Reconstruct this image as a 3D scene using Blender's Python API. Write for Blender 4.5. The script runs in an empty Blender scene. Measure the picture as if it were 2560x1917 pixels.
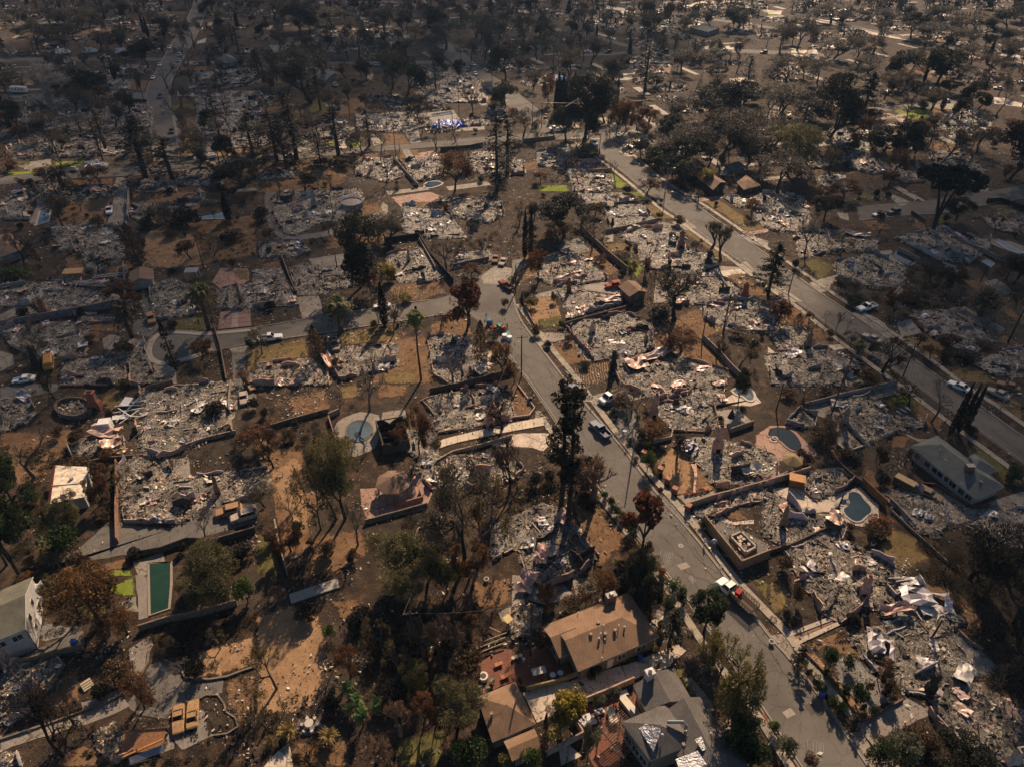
import bpy,math,random
import numpy as np
from mathutils import Vector,Matrix

random.seed(7)
RNG = np.random.default_rng(11)
R = math.radians
SC = bpy.context.scene
COL = SC.collection

# ------------------------------------------------------------------ camera
HAZE = 0.000065
PITCH = R(36.6)
CAM_H = 95.0
FPX = 1775.0
cam_d = bpy.data.cameras.new('camera')
cam_d.sensor_width = 36.0
cam_d.lens = FPX / 2560.0 * 36.0
cam_d.clip_start = 0.5
cam_d.clip_end = 6000
cam = bpy.data.objects.new('camera',cam_d)
cam.location = (0,0,CAM_H)
cam.rotation_euler = (math.pi / 2 - PITCH,0,0)
COL.objects.link(cam)
SC.camera = cam

# ------------------------------------------------------------------ light
SUN_EL = R(36.0)
SUN_AZ = R(13.7)            # to the right of straight ahead
sun_dir = Vector((math.sin(SUN_AZ) * math.cos(SUN_EL),math.cos(SUN_AZ) * math.cos(SUN_EL),math.sin(SUN_EL)))
W = bpy.data.worlds.new('World')
SC.world = W
W.use_nodes = True
nt = W.node_tree
bg = nt.nodes['Background']
sky = nt.nodes.new('ShaderNodeTexSky')
sky.sky_type = 'NISHITA'
sky.sun_disc = False
sky.sun_elevation = SUN_EL
sky.sun_rotation = SUN_AZ
sky.dust_density = 0.6
sky.air_density = 0.9
nt.links.new(sky.outputs[0],bg.inputs[0])
bg.inputs[1].default_value = 0.05
sl = bpy.data.lights.new('sun','SUN')
sl.energy = 5.0
sl.angle = R(0.6)
sl.color = (1.0,0.73,0.49)
so = bpy.data.objects.new('sun',sl)
so.rotation_euler = (-sun_dir).to_track_quat('-Z','Y').to_euler()
so.location = (0,0,200)
COL.objects.link(so)
SC.view_settings.view_transform = 'Standard'
SC.view_settings.look = 'None'
SC.view_settings.gamma = 1
SC.view_settings.exposure = 0.62
SC.view_settings.use_curve_mapping = False
SC.cycles.max_bounces = 5
SC.cycles.diffuse_bounces = 2
SC.cycles.glossy_bounces = 2
SC.cycles.transmission_bounces = 3
SC.cycles.transparent_max_bounces = 8
SC.cycles.volume_bounces = 1
SC.cycles.use_denoising = True
SC.cycles.use_adaptive_sampling = True
SC.cycles.adaptive_threshold = 0.02

# air and clouds: a hazy morning, unseen thin clouds placed to shade parts of the ground
def vol_mat(name,dens,col,an=.3):
 m = bpy.data.materials.new(name); m.use_nodes = True; t = m.node_tree; t.nodes.remove(t.nodes['Principled BSDF']); v = t.nodes.new('ShaderNodeVolumePrincipled')
 v.inputs['Density'].default_value = dens; v.inputs['Color'].default_value = (*col,1); v.inputs['Anisotropy'].default_value = an; t.links.new(v.outputs[0],t.nodes['Material Output'].inputs['Volume']); return m
def cloud(x,y,rx,ry,rot,dens,alt=620,thick=45,seed=1):
 import bmesh
 bm = bmesh.new(); bmesh.ops.create_icosphere(bm,subdivisions=4,radius=1); rr = np.random.default_rng(seed); W_ = [(rr.normal(0,2.2,3),rr.uniform(0,6)) for _ in range(9)]
 k = alt / math.tan(SUN_EL); cx,cy = x + k * math.sin(SUN_AZ),y + k * math.cos(SUN_AZ); ca,sa = math.cos(rot),math.sin(rot)
 for v in bm.verts:
  n = sum(math.sin(v.co.dot(Vector(w)) + p) for w,p in W_) / 9; f = 1 + n * .55; a,b = v.co.x * rx * f,v.co.y * ry * f; v.co = (cx + a * ca - b * sa,cy + a * sa + b * ca,alt + v.co.z * thick * f)
 me = bpy.data.meshes.new('cloud'); bm.to_mesh(me); bm.free(); me.materials.append(vol_mat('cloud_vapour',dens,(1,1,1),.6)); o = bpy.data.objects.new('cloud',me); COL.objects.link(o); o['kind'] = 'stuff'; o['label'] = 'thin unseen cloud that shades the town'
CLOUDS = [(168,150,92,125,-.25,.018),(-128,195,98,66,.25,.014),(-190,400,160,110,.2,.017),(0,480,150,70,0,.016),(-170,640,260,90,0,.015),(90,42,34,24,.5,.016)]  # far ones stretched and thickened to darken the upper ground
for i,c in enumerate(CLOUDS): cloud(*c,seed=i + 3)
import bmesh
bm = bmesh.new(); bmesh.ops.create_cube(bm,size=1)
for v in bm.verts: v.co = (v.co.x * 1900,v.co.y * 1500 + 560,-1.2 if v.co.z < 0 else 99)
me = bpy.data.meshes.new('haze'); bm.to_mesh(me); bm.free(); me.materials.append(vol_mat('smoky_air',HAZE,(.42,.66,1.0),.1)); hz = bpy.data.objects.new('haze',me); COL.objects.link(hz); hz['kind'] = 'stuff'; hz['label'] = 'thin smoky air that pales the far streets'

# ------------------------------------------------------------------ survey: points read off the photograph -> points on the ground
X0 = {1: 0,2: 640,3: 1280,4: 1920}
Y0 = {1: 0,2: 480,3: 960,4: 1437}
def src(reg,x,y):
 r,c = divmod(reg,10)
 return X0[c] + x / 3.45,Y0[r] + y / 3.45
def ray(px,py):
 v = (px - 1280) / FPX; w = (958.5 - py) / FPX
 return v,math.cos(PITCH) + w * math.sin(PITCH),-math.sin(PITCH) + w * math.cos(PITCH)
def GS(px,py,z=0.0):
 d = ray(px,py); t = (z - CAM_H) / d[2]
 return (t * d[0],t * d[1])
def G(reg,x,y,z=0.0):
 return GS(*src(reg,x,y),z)
def GP(reg,pts,z=0.0):
 if reg == 0:
  return [GS(x,y,z) for x,y in pts]
 return [G(reg,x,y,z) for x,y in pts]
def height_at(reg,x,y,ty):
 gx,gy = G(reg,x,y)
 _,sy = src(reg,x,ty)
 d = ray(1280,sy)
 return CAM_H + gy / d[1] * d[2]
def mpp(gy):                       # metres per source pixel, sideways, at ground distance gy
 return (gy * math.cos(PITCH) + CAM_H * math.sin(PITCH)) / FPX

# ------------------------------------------------------------------ mesh tools
class MB:
 """collects faces, then becomes one mesh; each face has a colour and a material slot"""
 def __init__(s):
  s.V = []; s.n = 0; s.L = []; s.T = []; s.C = []; s.M = []
 def add(s,V,F,col=(0.3,0.3,0.3),mat=0):
  V = np.asarray(V,float).reshape(-1,3); F = np.asarray(F,int)
  s.V.append(V); s.L.append((F + s.n).ravel()); s.T.append(np.full(len(F),F.shape[1],int))
  c = np.asarray(col,float)
  if c.ndim == 1: c = np.tile(c[:3],(len(F),1))
  s.C.append(c[:,:3]); s.M.append(np.full(len(F),mat,int)); s.n += len(V)
  return s
 def poly(s,pts,z=0.0,col=(.3,.3,.3),mat=0):
  V = [(p[0],p[1],p[2] if len(p) > 2 else z) for p in pts]
  return s.add(V,[list(range(len(V)))],col,mat)
 def box(s,c,size,rz=0.0,col=(.3,.3,.3),mat=0,tilt=(0,0),bottom=True,taper=1.0):
  hx,hy,hz = size[0] / 2,size[1] / 2,size[2] / 2
  V = np.array([(x * hx * (taper if z > 0 else 1),y * hy * (taper if z > 0 else 1),z * hz) for z in (-1,1) for x,y in ((-1,-1),(1,-1),(1,1),(-1,1))])
  m = np.array(Matrix.Rotation(rz,3,'Z') @ Matrix.Rotation(tilt[0],3,'X') @ Matrix.Rotation(tilt[1],3,'Y'))
  V = V @ m.T + np.array(c)
  F = [(4,5,6,7),(0,1,5,4),(1,2,6,5),(2,3,7,6),(3,0,4,7)]
  if bottom: F.append((3,2,1,0))
  return s.add(V,F,col,mat)
 def tube(s,pts,rad,n=6,col=(.3,.3,.3),mat=0,cap=True):
  pts = [Vector(p) for p in pts]
  if not hasattr(rad,'__len__'): rad = [rad] * len(pts)
  V = [];
  for i,p in enumerate(pts):
   d = (pts[min(i + 1,len(pts) - 1)] - pts[max(i - 1,0)]).normalized()
   a = d.orthogonal().normalized() if i == 0 else (a - d * a.dot(d)).normalized()
   b = d.cross(a)
   for k in range(n):
    t = 2 * math.pi * k / n
    q = p + (a * math.cos(t) + b * math.sin(t)) * rad[i]
    V.append(q[:])
  F = [(i * n + k,i * n + (k + 1) % n,(i + 1) * n + (k + 1) % n,(i + 1) * n + k) for i in range(len(pts) - 1) for k in range(n)]
  s.add(V,F,col,mat)
  if cap:
   s.add(V[-n:],[list(range(n))],col,mat)
  return s
 def cyl(s,c,r,h,n=12,col=(.3,.3,.3),mat=0,r2=None):
  r2 = r if r2 is None else r2
  return s.tube([c,(c[0],c[1],c[2] + h)],[r,r2],n,col,mat)
 def mesh(s,name,mats,smooth=False):
  me = bpy.data.meshes.new(name)
  if s.n:
   V = np.concatenate(s.V); L = np.concatenate(s.L); T = np.concatenate(s.T)
   me.vertices.add(len(V)); me.vertices.foreach_set('co',V.ravel())
   me.loops.add(len(L)); me.loops.foreach_set('vertex_index',L)
   me.polygons.add(len(T))
   me.polygons.foreach_set('loop_start',np.concatenate([[0],np.cumsum(T)[:-1]]))
   me.polygons.foreach_set('loop_total',T)
   me.polygons.foreach_set('material_index',np.concatenate(s.M))
   me.polygons.foreach_set('use_smooth',np.full(len(T),bool(smooth)))
   at = me.attributes.new('tint','FLOAT_COLOR','FACE')
   C = np.concatenate(s.C)
   at.data.foreach_set('color',np.hstack([C,np.ones((len(C),1))]).ravel())
   me.update(calc_edges=True)
  for m in (mats if isinstance(mats,(list,tuple)) else [mats]):
   me.materials.append(m)
  return me
 def obj(s,name,mats,parent=None,smooth=False):
  return link(name,s.mesh(name,mats,smooth),parent)

def link(name,data,parent=None,loc=None,rz=None):
 o = bpy.data.objects.new(name,data); COL.objects.link(o)
 if parent is not None: o.parent = parent
 if loc is not None: o.location = loc
 if rz is not None: o.rotation_euler = (0,0,rz)
 return o
def thing(name,label,cat,loc=(0,0,0),rz=0,group=None):
 o = bpy.data.objects.new(name,None); COL.objects.link(o)
 o.empty_display_size = 0.5
 o.location = loc; o.rotation_euler = (0,0,rz)
 return tag(o,label,cat,group)
def tag(o,label,cat,group=None):
 o['label'] = label; o['category'] = cat
 if group: o['group'] = group
 return o
def struct(o): o['kind'] = 'structure'; return o
def dup(root,loc=None,rz=None,scale=None):
 r = root.copy(); COL.objects.link(r)
 if loc is not None: r.location = loc
 if rz is not None: r.rotation_euler = (0,0,rz)
 if scale is not None: r.scale = scale if hasattr(scale,'__len__') else (scale,) * 3
 for ch in list(root.children):
  c = ch.copy(); COL.objects.link(c); c.parent = r
  for g in list(ch.children):
   d = g.copy(); COL.objects.link(d); d.parent = c
 return r
def inside(P,poly):
 P = np.asarray(P); x,y = P[:,0],P[:,1]; r = np.zeros(len(P),bool); n = len(poly)
 for i in range(n):
  x1,y1 = poly[i]; x2,y2 = poly[(i + 1) % n]
  if y1 == y2: continue
  c = ((y1 > y) != (y2 > y)) & (x < (x2 - x1) * (y - y1) / (y2 - y1) + x1)
  r ^= c
 return r
def centroid(poly):
 a = np.array(poly); x,y = a[:,0],a[:,1]; x2,y2 = np.roll(x,-1),np.roll(y,-1)
 w = x * y2 - x2 * y; A = w.sum() / 2
 return ((x + x2) * w).sum() / (6 * A),((y + y2) * w).sum() / (6 * A)
def area(poly):
 a = np.array(poly); x,y = a[:,0],a[:,1]
 return abs((x * np.roll(y,-1) - np.roll(x,-1) * y).sum() / 2)
def ccw(poly):
 a = np.array(poly); x,y = a[:,0],a[:,1]
 return list(poly) if (x * np.roll(y,-1) - np.roll(x,-1) * y).sum() > 0 else list(poly)[::-1]

# ------------------------------------------------------------------ materials
def nodes_of(name):
 m = bpy.data.materials.new(name); m.use_nodes = True
 t = m.node_tree; b = t.nodes['Principled BSDF']; b.inputs['Specular IOR Level'].default_value = 0.2
 return m,t,b
def noise(t,vec,scale,detail=6,rough=0.6,dist=0.0):
 n = t.nodes.new('ShaderNodeTexNoise'); n.inputs['Scale'].default_value = scale
 n.inputs['Detail'].default_value = detail; n.inputs['Roughness'].default_value = rough
 n.inputs['Distortion'].default_value = dist
 t.links.new(vec,n.inputs['Vector']); return n.outputs['Fac']
def ramp(t,fac,stops):
 r = t.nodes.new('ShaderNodeValToRGB'); e = r.color_ramp.elements
 while len(e) < len(stops): e.new(0.5)
 for k,(p,c) in enumerate(stops):
  e[k].position = p; e[k].color = (c,c,c,1) if not hasattr(c,'__len__') else (*c,1)
 t.links.new(fac,r.inputs[0]); return r.outputs[0]
def mixc(t,fac,a,b,mode='MIX'):
 m = t.nodes.new('ShaderNodeMix'); m.data_type = 'RGBA'; m.blend_type = mode
 for s,v in ((0,fac),(6,a),(7,b)):
  if isinstance(v,(int,float)): m.inputs[s].default_value = v
  elif isinstance(v,tuple): m.inputs[s].default_value = (*v,1)
  else: t.links.new(v,m.inputs[s])
 return m.outputs[2]
def bump(t,b,h,strength=0.5,dist=0.1):
 n = t.nodes.new('ShaderNodeBump'); n.inputs['Strength'].default_value = strength; n.inputs['Distance'].default_value = dist
 t.links.new(h,n.inputs['Height']); t.links.new(n.outputs[0],b.inputs['Normal'])
def coords(t,kind='world'):
 if kind == 'world': return t.nodes.new('ShaderNodeNewGeometry').outputs['Position']
 return t.nodes.new('ShaderNodeTexCoord').outputs['Object']

def mat_patch(name,c1,c2,spot=None,spot_amt=0.6,sc=0.5,fine=6.0,bm=0.5,rough=0.95,crack=0.0,soft=False,big=None):
 m,t,b = nodes_of(name); P = coords(t)
 f1 = noise(t,P,sc,5,.65); c = ramp(t,f1,[(0.32,c1),(0.68,c2)])
 f2 = noise(t,P,fine,4,.7)
 c = mixc(t,0.8,c,ramp(t,f2,[(0.25,0.55),(0.5,1.0),(0.75,1.35)]),'MULTIPLY')
 if big:
  f4 = noise(t,P,big[0],3,.6); c = mixc(t,ramp(t,f4,[(0.5,0.0),(0.62,big[2])]),c,big[1])
 if spot:
  f3 = noise(t,P,sc * 3.1,6,.72,.6)
  c = mixc(t,ramp(t,f3,[(spot_amt,0.0),(spot_amt + .09,0.9)]),c,spot)
 if crack:
  v = t.nodes.new('ShaderNodeTexVoronoi'); v.feature = 'DISTANCE_TO_EDGE'; v.inputs['Scale'].default_value = crack
  w = t.nodes.new('ShaderNodeVectorMath'); w.operation = 'ADD'
  nn = t.nodes.new('ShaderNodeTexNoise'); nn.inputs['Scale'].default_value = 1.2; nn.inputs['Detail'].default_value = 4
  t.links.new(P,nn.inputs['Vector'])
  t.links.new(P,w.inputs[0]); t.links.new(nn.outputs['Color'],w.inputs[1]); t.links.new(w.outputs[0],v.inputs['Vector'])
  c = mixc(t,ramp(t,v.outputs['Distance'],[(0.0,0.75),(0.028,0.0)]),c,(0.03,0.027,0.024))
 t.links.new(c,b.inputs['Base Color']); b.inputs['Roughness'].default_value = rough
 b.inputs['Specular IOR Level'].default_value = .12 if soft else .3
 if not soft: b.inputs['Roughness'].default_value = .75
 bump(t,b,f2,bm,0.15)
 if soft:                                            # ragged, thinning rim
  a = t.nodes.new('ShaderNodeAttribute'); a.attribute_name = 'rim'; ad = t.nodes.new('ShaderNodeMath'); ad.operation = 'ADD'
  t.links.new(a.outputs['Fac'],ad.inputs[0]); t.links.new(noise(t,P,.9,6,.75),ad.inputs[1])
  tr = t.nodes.new('ShaderNodeBsdfTransparent'); mx = t.nodes.new('ShaderNodeMixShader'); t.links.new(ramp(t,ad.outputs[0],[(.62,0.0),(.72,1.0)]),mx.inputs[0])
  t.links.new(tr.outputs[0],mx.inputs[1]); t.links.new(b.outputs[0],mx.inputs[2]); t.links.new(mx.outputs[0],t.nodes['Material Output'].inputs[0])
 return m
def mat_tint(name,rough=0.8,var=0.5,sc=2.5,metal=0.0,bm=0.3,spec=0.2,kind='world',trans=0.0,soot=None):
 """colour comes from the face, broken up by noise"""
 m,t,b = nodes_of(name); P = coords(t,kind)
 a = t.nodes.new('ShaderNodeAttribute'); a.attribute_name = 'tint'
 f = noise(t,P,sc,5,.7)
 c = mixc(t,1.0,a.outputs['Color'],ramp(t,f,[(0.3,1.0 - var),(0.5,1.0),(0.72,1.0 + var * .7)]),'MULTIPLY')
 if soot:
  f2 = noise(t,P,soot[0],5,.7,.5); c = mixc(t,ramp(t,f2,[(soot[1],0.0),(soot[1] + .12,0.85)]),c,soot[2])
 t.links.new(c,b.inputs['Base Color'])
 b.inputs['Roughness'].default_value = rough; b.inputs['Metallic'].default_value = metal
 b.inputs['Specular IOR Level'].default_value = spec
 if bm: bump(t,b,f,bm,0.05)
 if trans:
  tr = t.nodes.new('ShaderNodeBsdfTranslucent'); mx = t.nodes.new('ShaderNodeMixShader'); mx.inputs[0].default_value = trans
  t.links.new(c,tr.inputs[0]); t.links.new(b.outputs[0],mx.inputs[1]); t.links.new(tr.outputs[0],mx.inputs[2])
  t.links.new(mx.outputs[0],t.nodes['Material Output'].inputs[0])
 return m
M = {}
# bare burnt ground
def mat_ground():
 m,t,b = nodes_of('burnt_ground'); P = coords(t)
 big = noise(t,P,0.045,4,.6); mid = noise(t,P,0.35,6,.7); fine = noise(t,P,3.2,5,.75); vf = noise(t,P,14,3,.7)
 c = ramp(t,mid,[(0.36,(0.013,0.009,0.007)),(0.53,(0.048,0.030,0.018)),(0.70,(0.14,0.089,0.052))])
 c = mixc(t,ramp(t,big,[(0.48,0.0),(0.66,0.6)]),c,(0.075,0.060,0.048))
 c = mixc(t,ramp(t,fine,[(0.50,0.0),(0.62,0.8)]),c,(0.022,0.018,0.014))
 c = mixc(t,ramp(t,vf,[(0.60,0.0),(0.68,0.6)]),c,(0.26,0.21,0.165))
 t.links.new(c,b.inputs['Base Color']); b.inputs['Roughness'].default_value = 0.95
 bump(t,b,fine,.8,.3)
 return m
M['ground'] = mat_ground()
M['dirt'] = mat_patch('bare_dirt',(0.11,0.064,0.034),(0.21,0.128,0.07),(0.035,0.023,0.015),.55,.4,5,soft=True)
M['sand'] = mat_patch('pale_dirt',(0.20,0.122,0.066),(0.34,0.215,0.12),(0.075,0.045,0.026),.60,.5,5,soft=True)
M['dry'] = mat_patch('dry_lawn',(0.11,0.08,0.034),(0.20,0.14,0.06),(0.05,0.036,0.02),.54,.35,7,soft=True)
M['olive'] = mat_patch('half_dry_lawn',(0.07,0.068,0.022),(0.13,0.11,0.04),(0.04,0.03,0.018),.54,.3,7,soft=True)
M['green'] = mat_patch('green_lawn',(0.10,0.145,0.016),(0.20,0.23,0.04),(0.09,0.075,0.026),.62,.3,7,soft=True)
M['dark'] = mat_patch('charred_ground',(0.022,0.018,0.014),(0.06,0.046,0.033),(0.14,0.11,0.085),.64,.6,6,soft=True)
M['ash'] = mat_patch('ash_ground',(0.12,0.115,0.11),(0.22,0.205,0.19),(0.05,0.045,0.04),.58,.5,6,soft=True)
M['conc'] = mat_patch('concrete_paving',(0.15,0.128,0.105),(0.27,0.235,0.19),(0.07,0.058,0.047),.57,.35,5,.2,crack=.22)
M['pale'] = mat_patch('pale_concrete',(0.34,0.28,0.22),(0.56,0.46,0.36),(0.17,0.135,0.105),.6,.4,5,.2,crack=.2)
M['asph'] = mat_patch('old_asphalt',(0.085,0.078,0.071),(0.14,0.128,0.114),(0.045,0.04,0.035),.58,.3,6,.3,crack=.35)
M['pink'] = mat_patch('pink_paving',(0.23,0.13,0.095),(0.37,0.22,0.165),(0.10,0.07,0.052),.55,.5,5,.2,crack=.3)
M['brick'] = mat_patch('red_brick_paving',(0.12,0.042,0.025),(0.20,0.07,0.04),(0.06,0.03,0.02),.54,.6,8,.3)
M['redstrip'] = mat_patch('reddish_gravel',(0.15,0.085,0.06),(0.21,0.125,0.09),None,.6,.8,8,.4)
M['paver'] = mat_patch('grey_pavers',(0.15,0.13,0.112),(0.225,0.198,0.172),(0.08,0.066,0.055),.58,.5,9,.3)
def mat_street():
 m,t,b = nodes_of('street_asphalt'); P = coords(t)
 f = noise(t,P,0.12,4,.6); g = noise(t,P,9,4,.7)
 c = ramp(t,f,[(0.32,(0.095,0.085,0.075)),(0.66,(0.145,0.131,0.115))])
 c = mixc(t,.6,c,ramp(t,g,[(0.3,.75),(0.7,1.2)]),'MULTIPLY')
 f3 = noise(t,P,.9,5,.7,.8); c = mixc(t,ramp(t,f3,[(0.63,0.0),(0.72,0.5)]),c,(0.05,0.044,0.039))
 v = t.nodes.new('ShaderNodeTexVoronoi'); v.feature = 'DISTANCE_TO_EDGE'; v.inputs['Scale'].default_value = .33
 w = t.nodes.new('ShaderNodeVectorMath'); w.operation = 'ADD'; nn = t.nodes.new('ShaderNodeTexNoise'); nn.inputs['Scale'].default_value = .8
 t.links.new(P,nn.inputs['Vector']); t.links.new(P,w.inputs[0]); t.links.new(nn.outputs['Color'],w.inputs[1]); t.links.new(w.outputs[0],v.inputs['Vector'])
 c = mixc(t,ramp(t,v.outputs['Distance'],[(0.0,0.5),(0.02,0.0)]),c,(0.03,0.027,0.024))
 t.links.new(c,b.inputs['Base Color']); b.inputs['Roughness'].default_value = 0.85; b.inputs['Specular IOR Level'].default_value = 0.15
 bump(t,b,g,.25,.03); return m
M['street'] = mat_street()
def mat_furrow():
 m,t,b = nodes_of('furrowed_soil'); P = coords(t)
 w = t.nodes.new('ShaderNodeTexWave'); w.inputs['Scale'].default_value = .55; w.inputs['Distortion'].default_value = 6; w.inputs['Detail'].default_value = 2; w.inputs['Detail Scale'].default_value = .8
 t.links.new(P,w.inputs['Vector'])
 c = ramp(t,w.outputs['Fac'],[(0.2,(0.07,0.045,0.028)),(0.8,(0.24,0.165,0.10))])
 t.links.new(c,b.inputs['Base Color']); b.inputs['Roughness'].default_value = .95; bump(t,b,w.outputs['Fac'],1,.2); return m
M['furrow'] = mat_furrow()
M['rubble'] = mat_tint('rubble_mix',.6,.75,3.0,bm=.3,kind='object',spec=.3)
def mat_ash_bed():
 m,t,b = nodes_of('ash_bed'); P = coords(t); c = None
 big = ramp(t,noise(t,P,.35,5,.65),[(.34,.10),(.48,.7),(.66,1.6)])
 for sc,am in ((3.2,0),(8.0,.6)):
  v = t.nodes.new('ShaderNodeTexVoronoi'); v.inputs['Scale'].default_value = sc; v.inputs['Randomness'].default_value = 1; w = t.nodes.new('ShaderNodeVectorMath'); w.operation = 'ADD'; nn = t.nodes.new('ShaderNodeTexNoise'); nn.inputs['Scale'].default_value = sc; t.links.new(P,nn.inputs['Vector']); t.links.new(P,w.inputs[0]); t.links.new(nn.outputs['Color'],w.inputs[1]); t.links.new(w.outputs[0],v.inputs['Vector'])
  sp = t.nodes.new('ShaderNodeSeparateColor'); t.links.new(v.outputs['Color'],sp.inputs[0])
  k = ramp(t,sp.outputs[0],[(0,(.012,.010,.009)),(.34,(.05,.043,.037)),(.58,(.15,.13,.11)),(.78,(.37,.31,.24)),(.92,(.70,.60,.47))]); c = k if c is None else mixc(t,am,c,k)
 c = mixc(t,1.0,c,big,'MULTIPLY'); t.links.new(c,b.inputs['Base Color']); b.inputs['Roughness'].default_value = .6; b.inputs['Specular IOR Level'].default_value = .45; bump(t,b,noise(t,P,4,4,.8),1.0,.35); return m
M['rubble_base'] = mat_ash_bed()
M['sheet'] = mat_tint('scorched_sheet',.42,spec=.5,var=.5,sc=1.2,bm=.5,kind='object',soot=(.9,.55,(0.05,0.042,0.038)))
M['masonry'] = mat_tint('sooty_masonry',.9,.45,2.0,bm=.3,soot=(.7,.56,(0.045,0.038,0.032)))
M['plain'] = mat_tint('paint_and_plaster',.75,.16,1.5,bm=.1)
M['trim'] = mat_tint('smooth_trim',.5,.08,3,bm=0,kind='object')
M['bark'] = mat_tint('burnt_bark',.95,.5,3,bm=.5,kind='object')
M['leaf'] = mat_tint('leaves',.6,.35,1.2,bm=0,kind='object',trans=.34)
M['carpaint'] = mat_tint('car_paint',.6,.03,2,bm=0,kind='object',spec=.3)
M['rust'] = mat_tint('burnt_steel',.75,.45,3.5,bm=.2,kind='object',soot=(2.2,.58,(0.42,0.36,0.30)))
M['rubber'] = mat_tint('rubber',.8,.1,2,bm=0,kind='object')
M['chrome'] = mat_tint('bright_metal',.3,.1,2,metal=.9,bm=0,kind='object')
def mat_glass():
 m,t,b = nodes_of('dark_glass'); b.inputs['Base Color'].default_value = (0.02,0.025,0.03,1); b.inputs['Roughness'].default_value = .08
 b.inputs['Specular IOR Level'].default_value = .8; return m
M['glass'] = mat_glass()
def mat_water(name,col,col2,rough=.06):
 m,t,b = nodes_of(name); P = coords(t)
 t.links.new(ramp(t,noise(t,P,.25,4,.6),[(0.35,col),(0.65,col2)]),b.inputs['Base Color'])
 b.inputs['Roughness'].default_value = rough; b.inputs['Specular IOR Level'].default_value = .28
 bump(t,b,noise(t,P,2.5,3,.5),.06,.05); return m
M['pool_dark'] = mat_water('dark_pool_water',(0.012,0.020,0.026),(0.02,0.03,0.036))
M['pool_teal'] = mat_water('teal_pool_water',(0.02,0.038,0.048),(0.034,0.056,0.068))
M['pool_green'] = mat_water('green_pool_water',(0.010,0.032,0.022),(0.018,0.050,0.034),.2)
M['pool_light'] = mat_water('pale_pool_water',(0.055,0.08,0.095),(0.10,0.135,0.155))
def mat_foil(name,col,metal,rough,sc):
 m,t,b = nodes_of(name); P = coords(t)
 f = noise(t,P,sc,5,.6,1.5)
 b.inputs['Base Color'].default_value = (*col,1); b.inputs['Metallic'].default_value = metal; b.inputs['Roughness'].default_value = rough
 bump(t,b,f,.9,.25); return m
M['foil'] = mat_foil('silver_foil_sheet',(0.36,0.36,0.38),.8,.45,1.3)
M['tarp'] = mat_foil('blue_tarpaulin',(0.03,0.075,0.42),0.0,.22,.9)
def mat_shingle(name,c1,c2,size=.22):
 m,t,b = nodes_of(name)
 tc = t.nodes.new('ShaderNodeTexCoord'); uv = t.nodes.new('ShaderNodeAttribute'); uv.attribute_name = 'rooftile'
 br = t.nodes.new('ShaderNodeTexBrick'); br.inputs['Scale'].default_value = 1.0
 br.inputs['Brick Width'].default_value = size * 1.1; br.inputs['Row Height'].default_value = size
 br.inputs['Mortar Size'].default_value = .035; br.inputs['Bias'].default_value = .1
 br.inputs['Color1'].default_value = (*c1,1); br.inputs['Color2'].default_value = (*c2,1)
 br.inputs['Mortar'].default_value = (c1[0] * .66,c1[1] * .66,c1[2] * .66,1)
 t.links.new(uv.outputs['Vector'],br.inputs['Vector'])
 f = noise(t,coords(t),.5,5,.6)
 c = mixc(t,.9,br.outputs['Color'],ramp(t,f,[(0.3,.75),(0.7,1.25)]),'MULTIPLY')
 t.links.new(c,b.inputs['Base Color']); b.inputs['Roughness'].default_value = .9
 bump(t,b,br.outputs['Fac'],.5,-.03); return m
M['roof_brown'] = mat_shingle('brown_shingles',(0.235,0.15,0.095),(0.275,0.178,0.112))
M['roof_grey'] = mat_shingle('grey_shingles',(0.115,0.105,0.10),(0.15,0.14,0.13))
M['roof_slate'] = mat_shingle('slate_shingles',(0.12,0.13,0.125),(0.155,0.165,0.16))
M['roof_umber'] = mat_shingle('umber_shingles',(0.20,0.13,0.09),(0.25,0.165,0.115))
M['roof_moss'] = mat_shingle('moss_shingles',(0.135,0.135,0.105),(0.17,0.165,0.13))

# ------------------------------------------------------------------ polylines
def resample(pts,step):
 pts = [np.array(p[:2],float) for p in pts]; out = [pts[0]]
 for a,b in zip(pts,pts[1:]):
  d = np.linalg.norm(b - a); n = max(1,int(round(d / step)))
  for k in range(1,n + 1): out.append(a + (b - a) * k / n)
 return np.array(out)
def smooth(pts,it=2):
 p = np.array(pts,float)
 for _ in range(it):
  q = [p[0]]
  for a,b in zip(p,p[1:]): q += [a * .75 + b * .25,a * .25 + b * .75]
  q.append(p[-1]); p = np.array(q)
 return p
def even(pts,n):
 p = np.array(pts,float); d = np.r_[0,np.cumsum(np.linalg.norm(np.diff(p,axis=0),axis=1))]
 t = np.linspace(0,d[-1],n)
 return np.c_[np.interp(t,d,p[:,0]),np.interp(t,d,p[:,1])]
def length(pts):
 p = np.array(pts,float); return np.linalg.norm(np.diff(p,axis=0),axis=1).sum()
def normals(p):
 t = np.gradient(p,axis=0); t /= np.linalg.norm(t,axis=1)[:,None] + 1e-9
 return np.c_[-t[:,1],t[:,0]]
def ribbon(mb,pts,width,z0,z1,off=0.0,col=(.3,.3,.3),mat=0):
 """a solid strip of given width and height along a line"""
 p = np.array(pts,float); n = normals(p); a = p + n * (off - width / 2); b = p + n * (off + width / 2); k = len(p)
 V = np.vstack([np.c_[a,np.full(k,z0)],np.c_[a,np.full(k,z1)],np.c_[b,np.full(k,z1)],np.c_[b,np.full(k,z0)]])
 F = []
 for i in range(k - 1):
  for q in range(3): F.append((q * k + i,q * k + i + 1,(q + 1) * k + i + 1,(q + 1) * k + i))
 F += [(0,k,2 * k,3 * k),(k - 1,4 * k - 1,3 * k - 1,2 * k - 1)]
 mb.add(V,F,col,mat); return mb
def S(*p): return [GS(x,y) for x,y in p]

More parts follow.
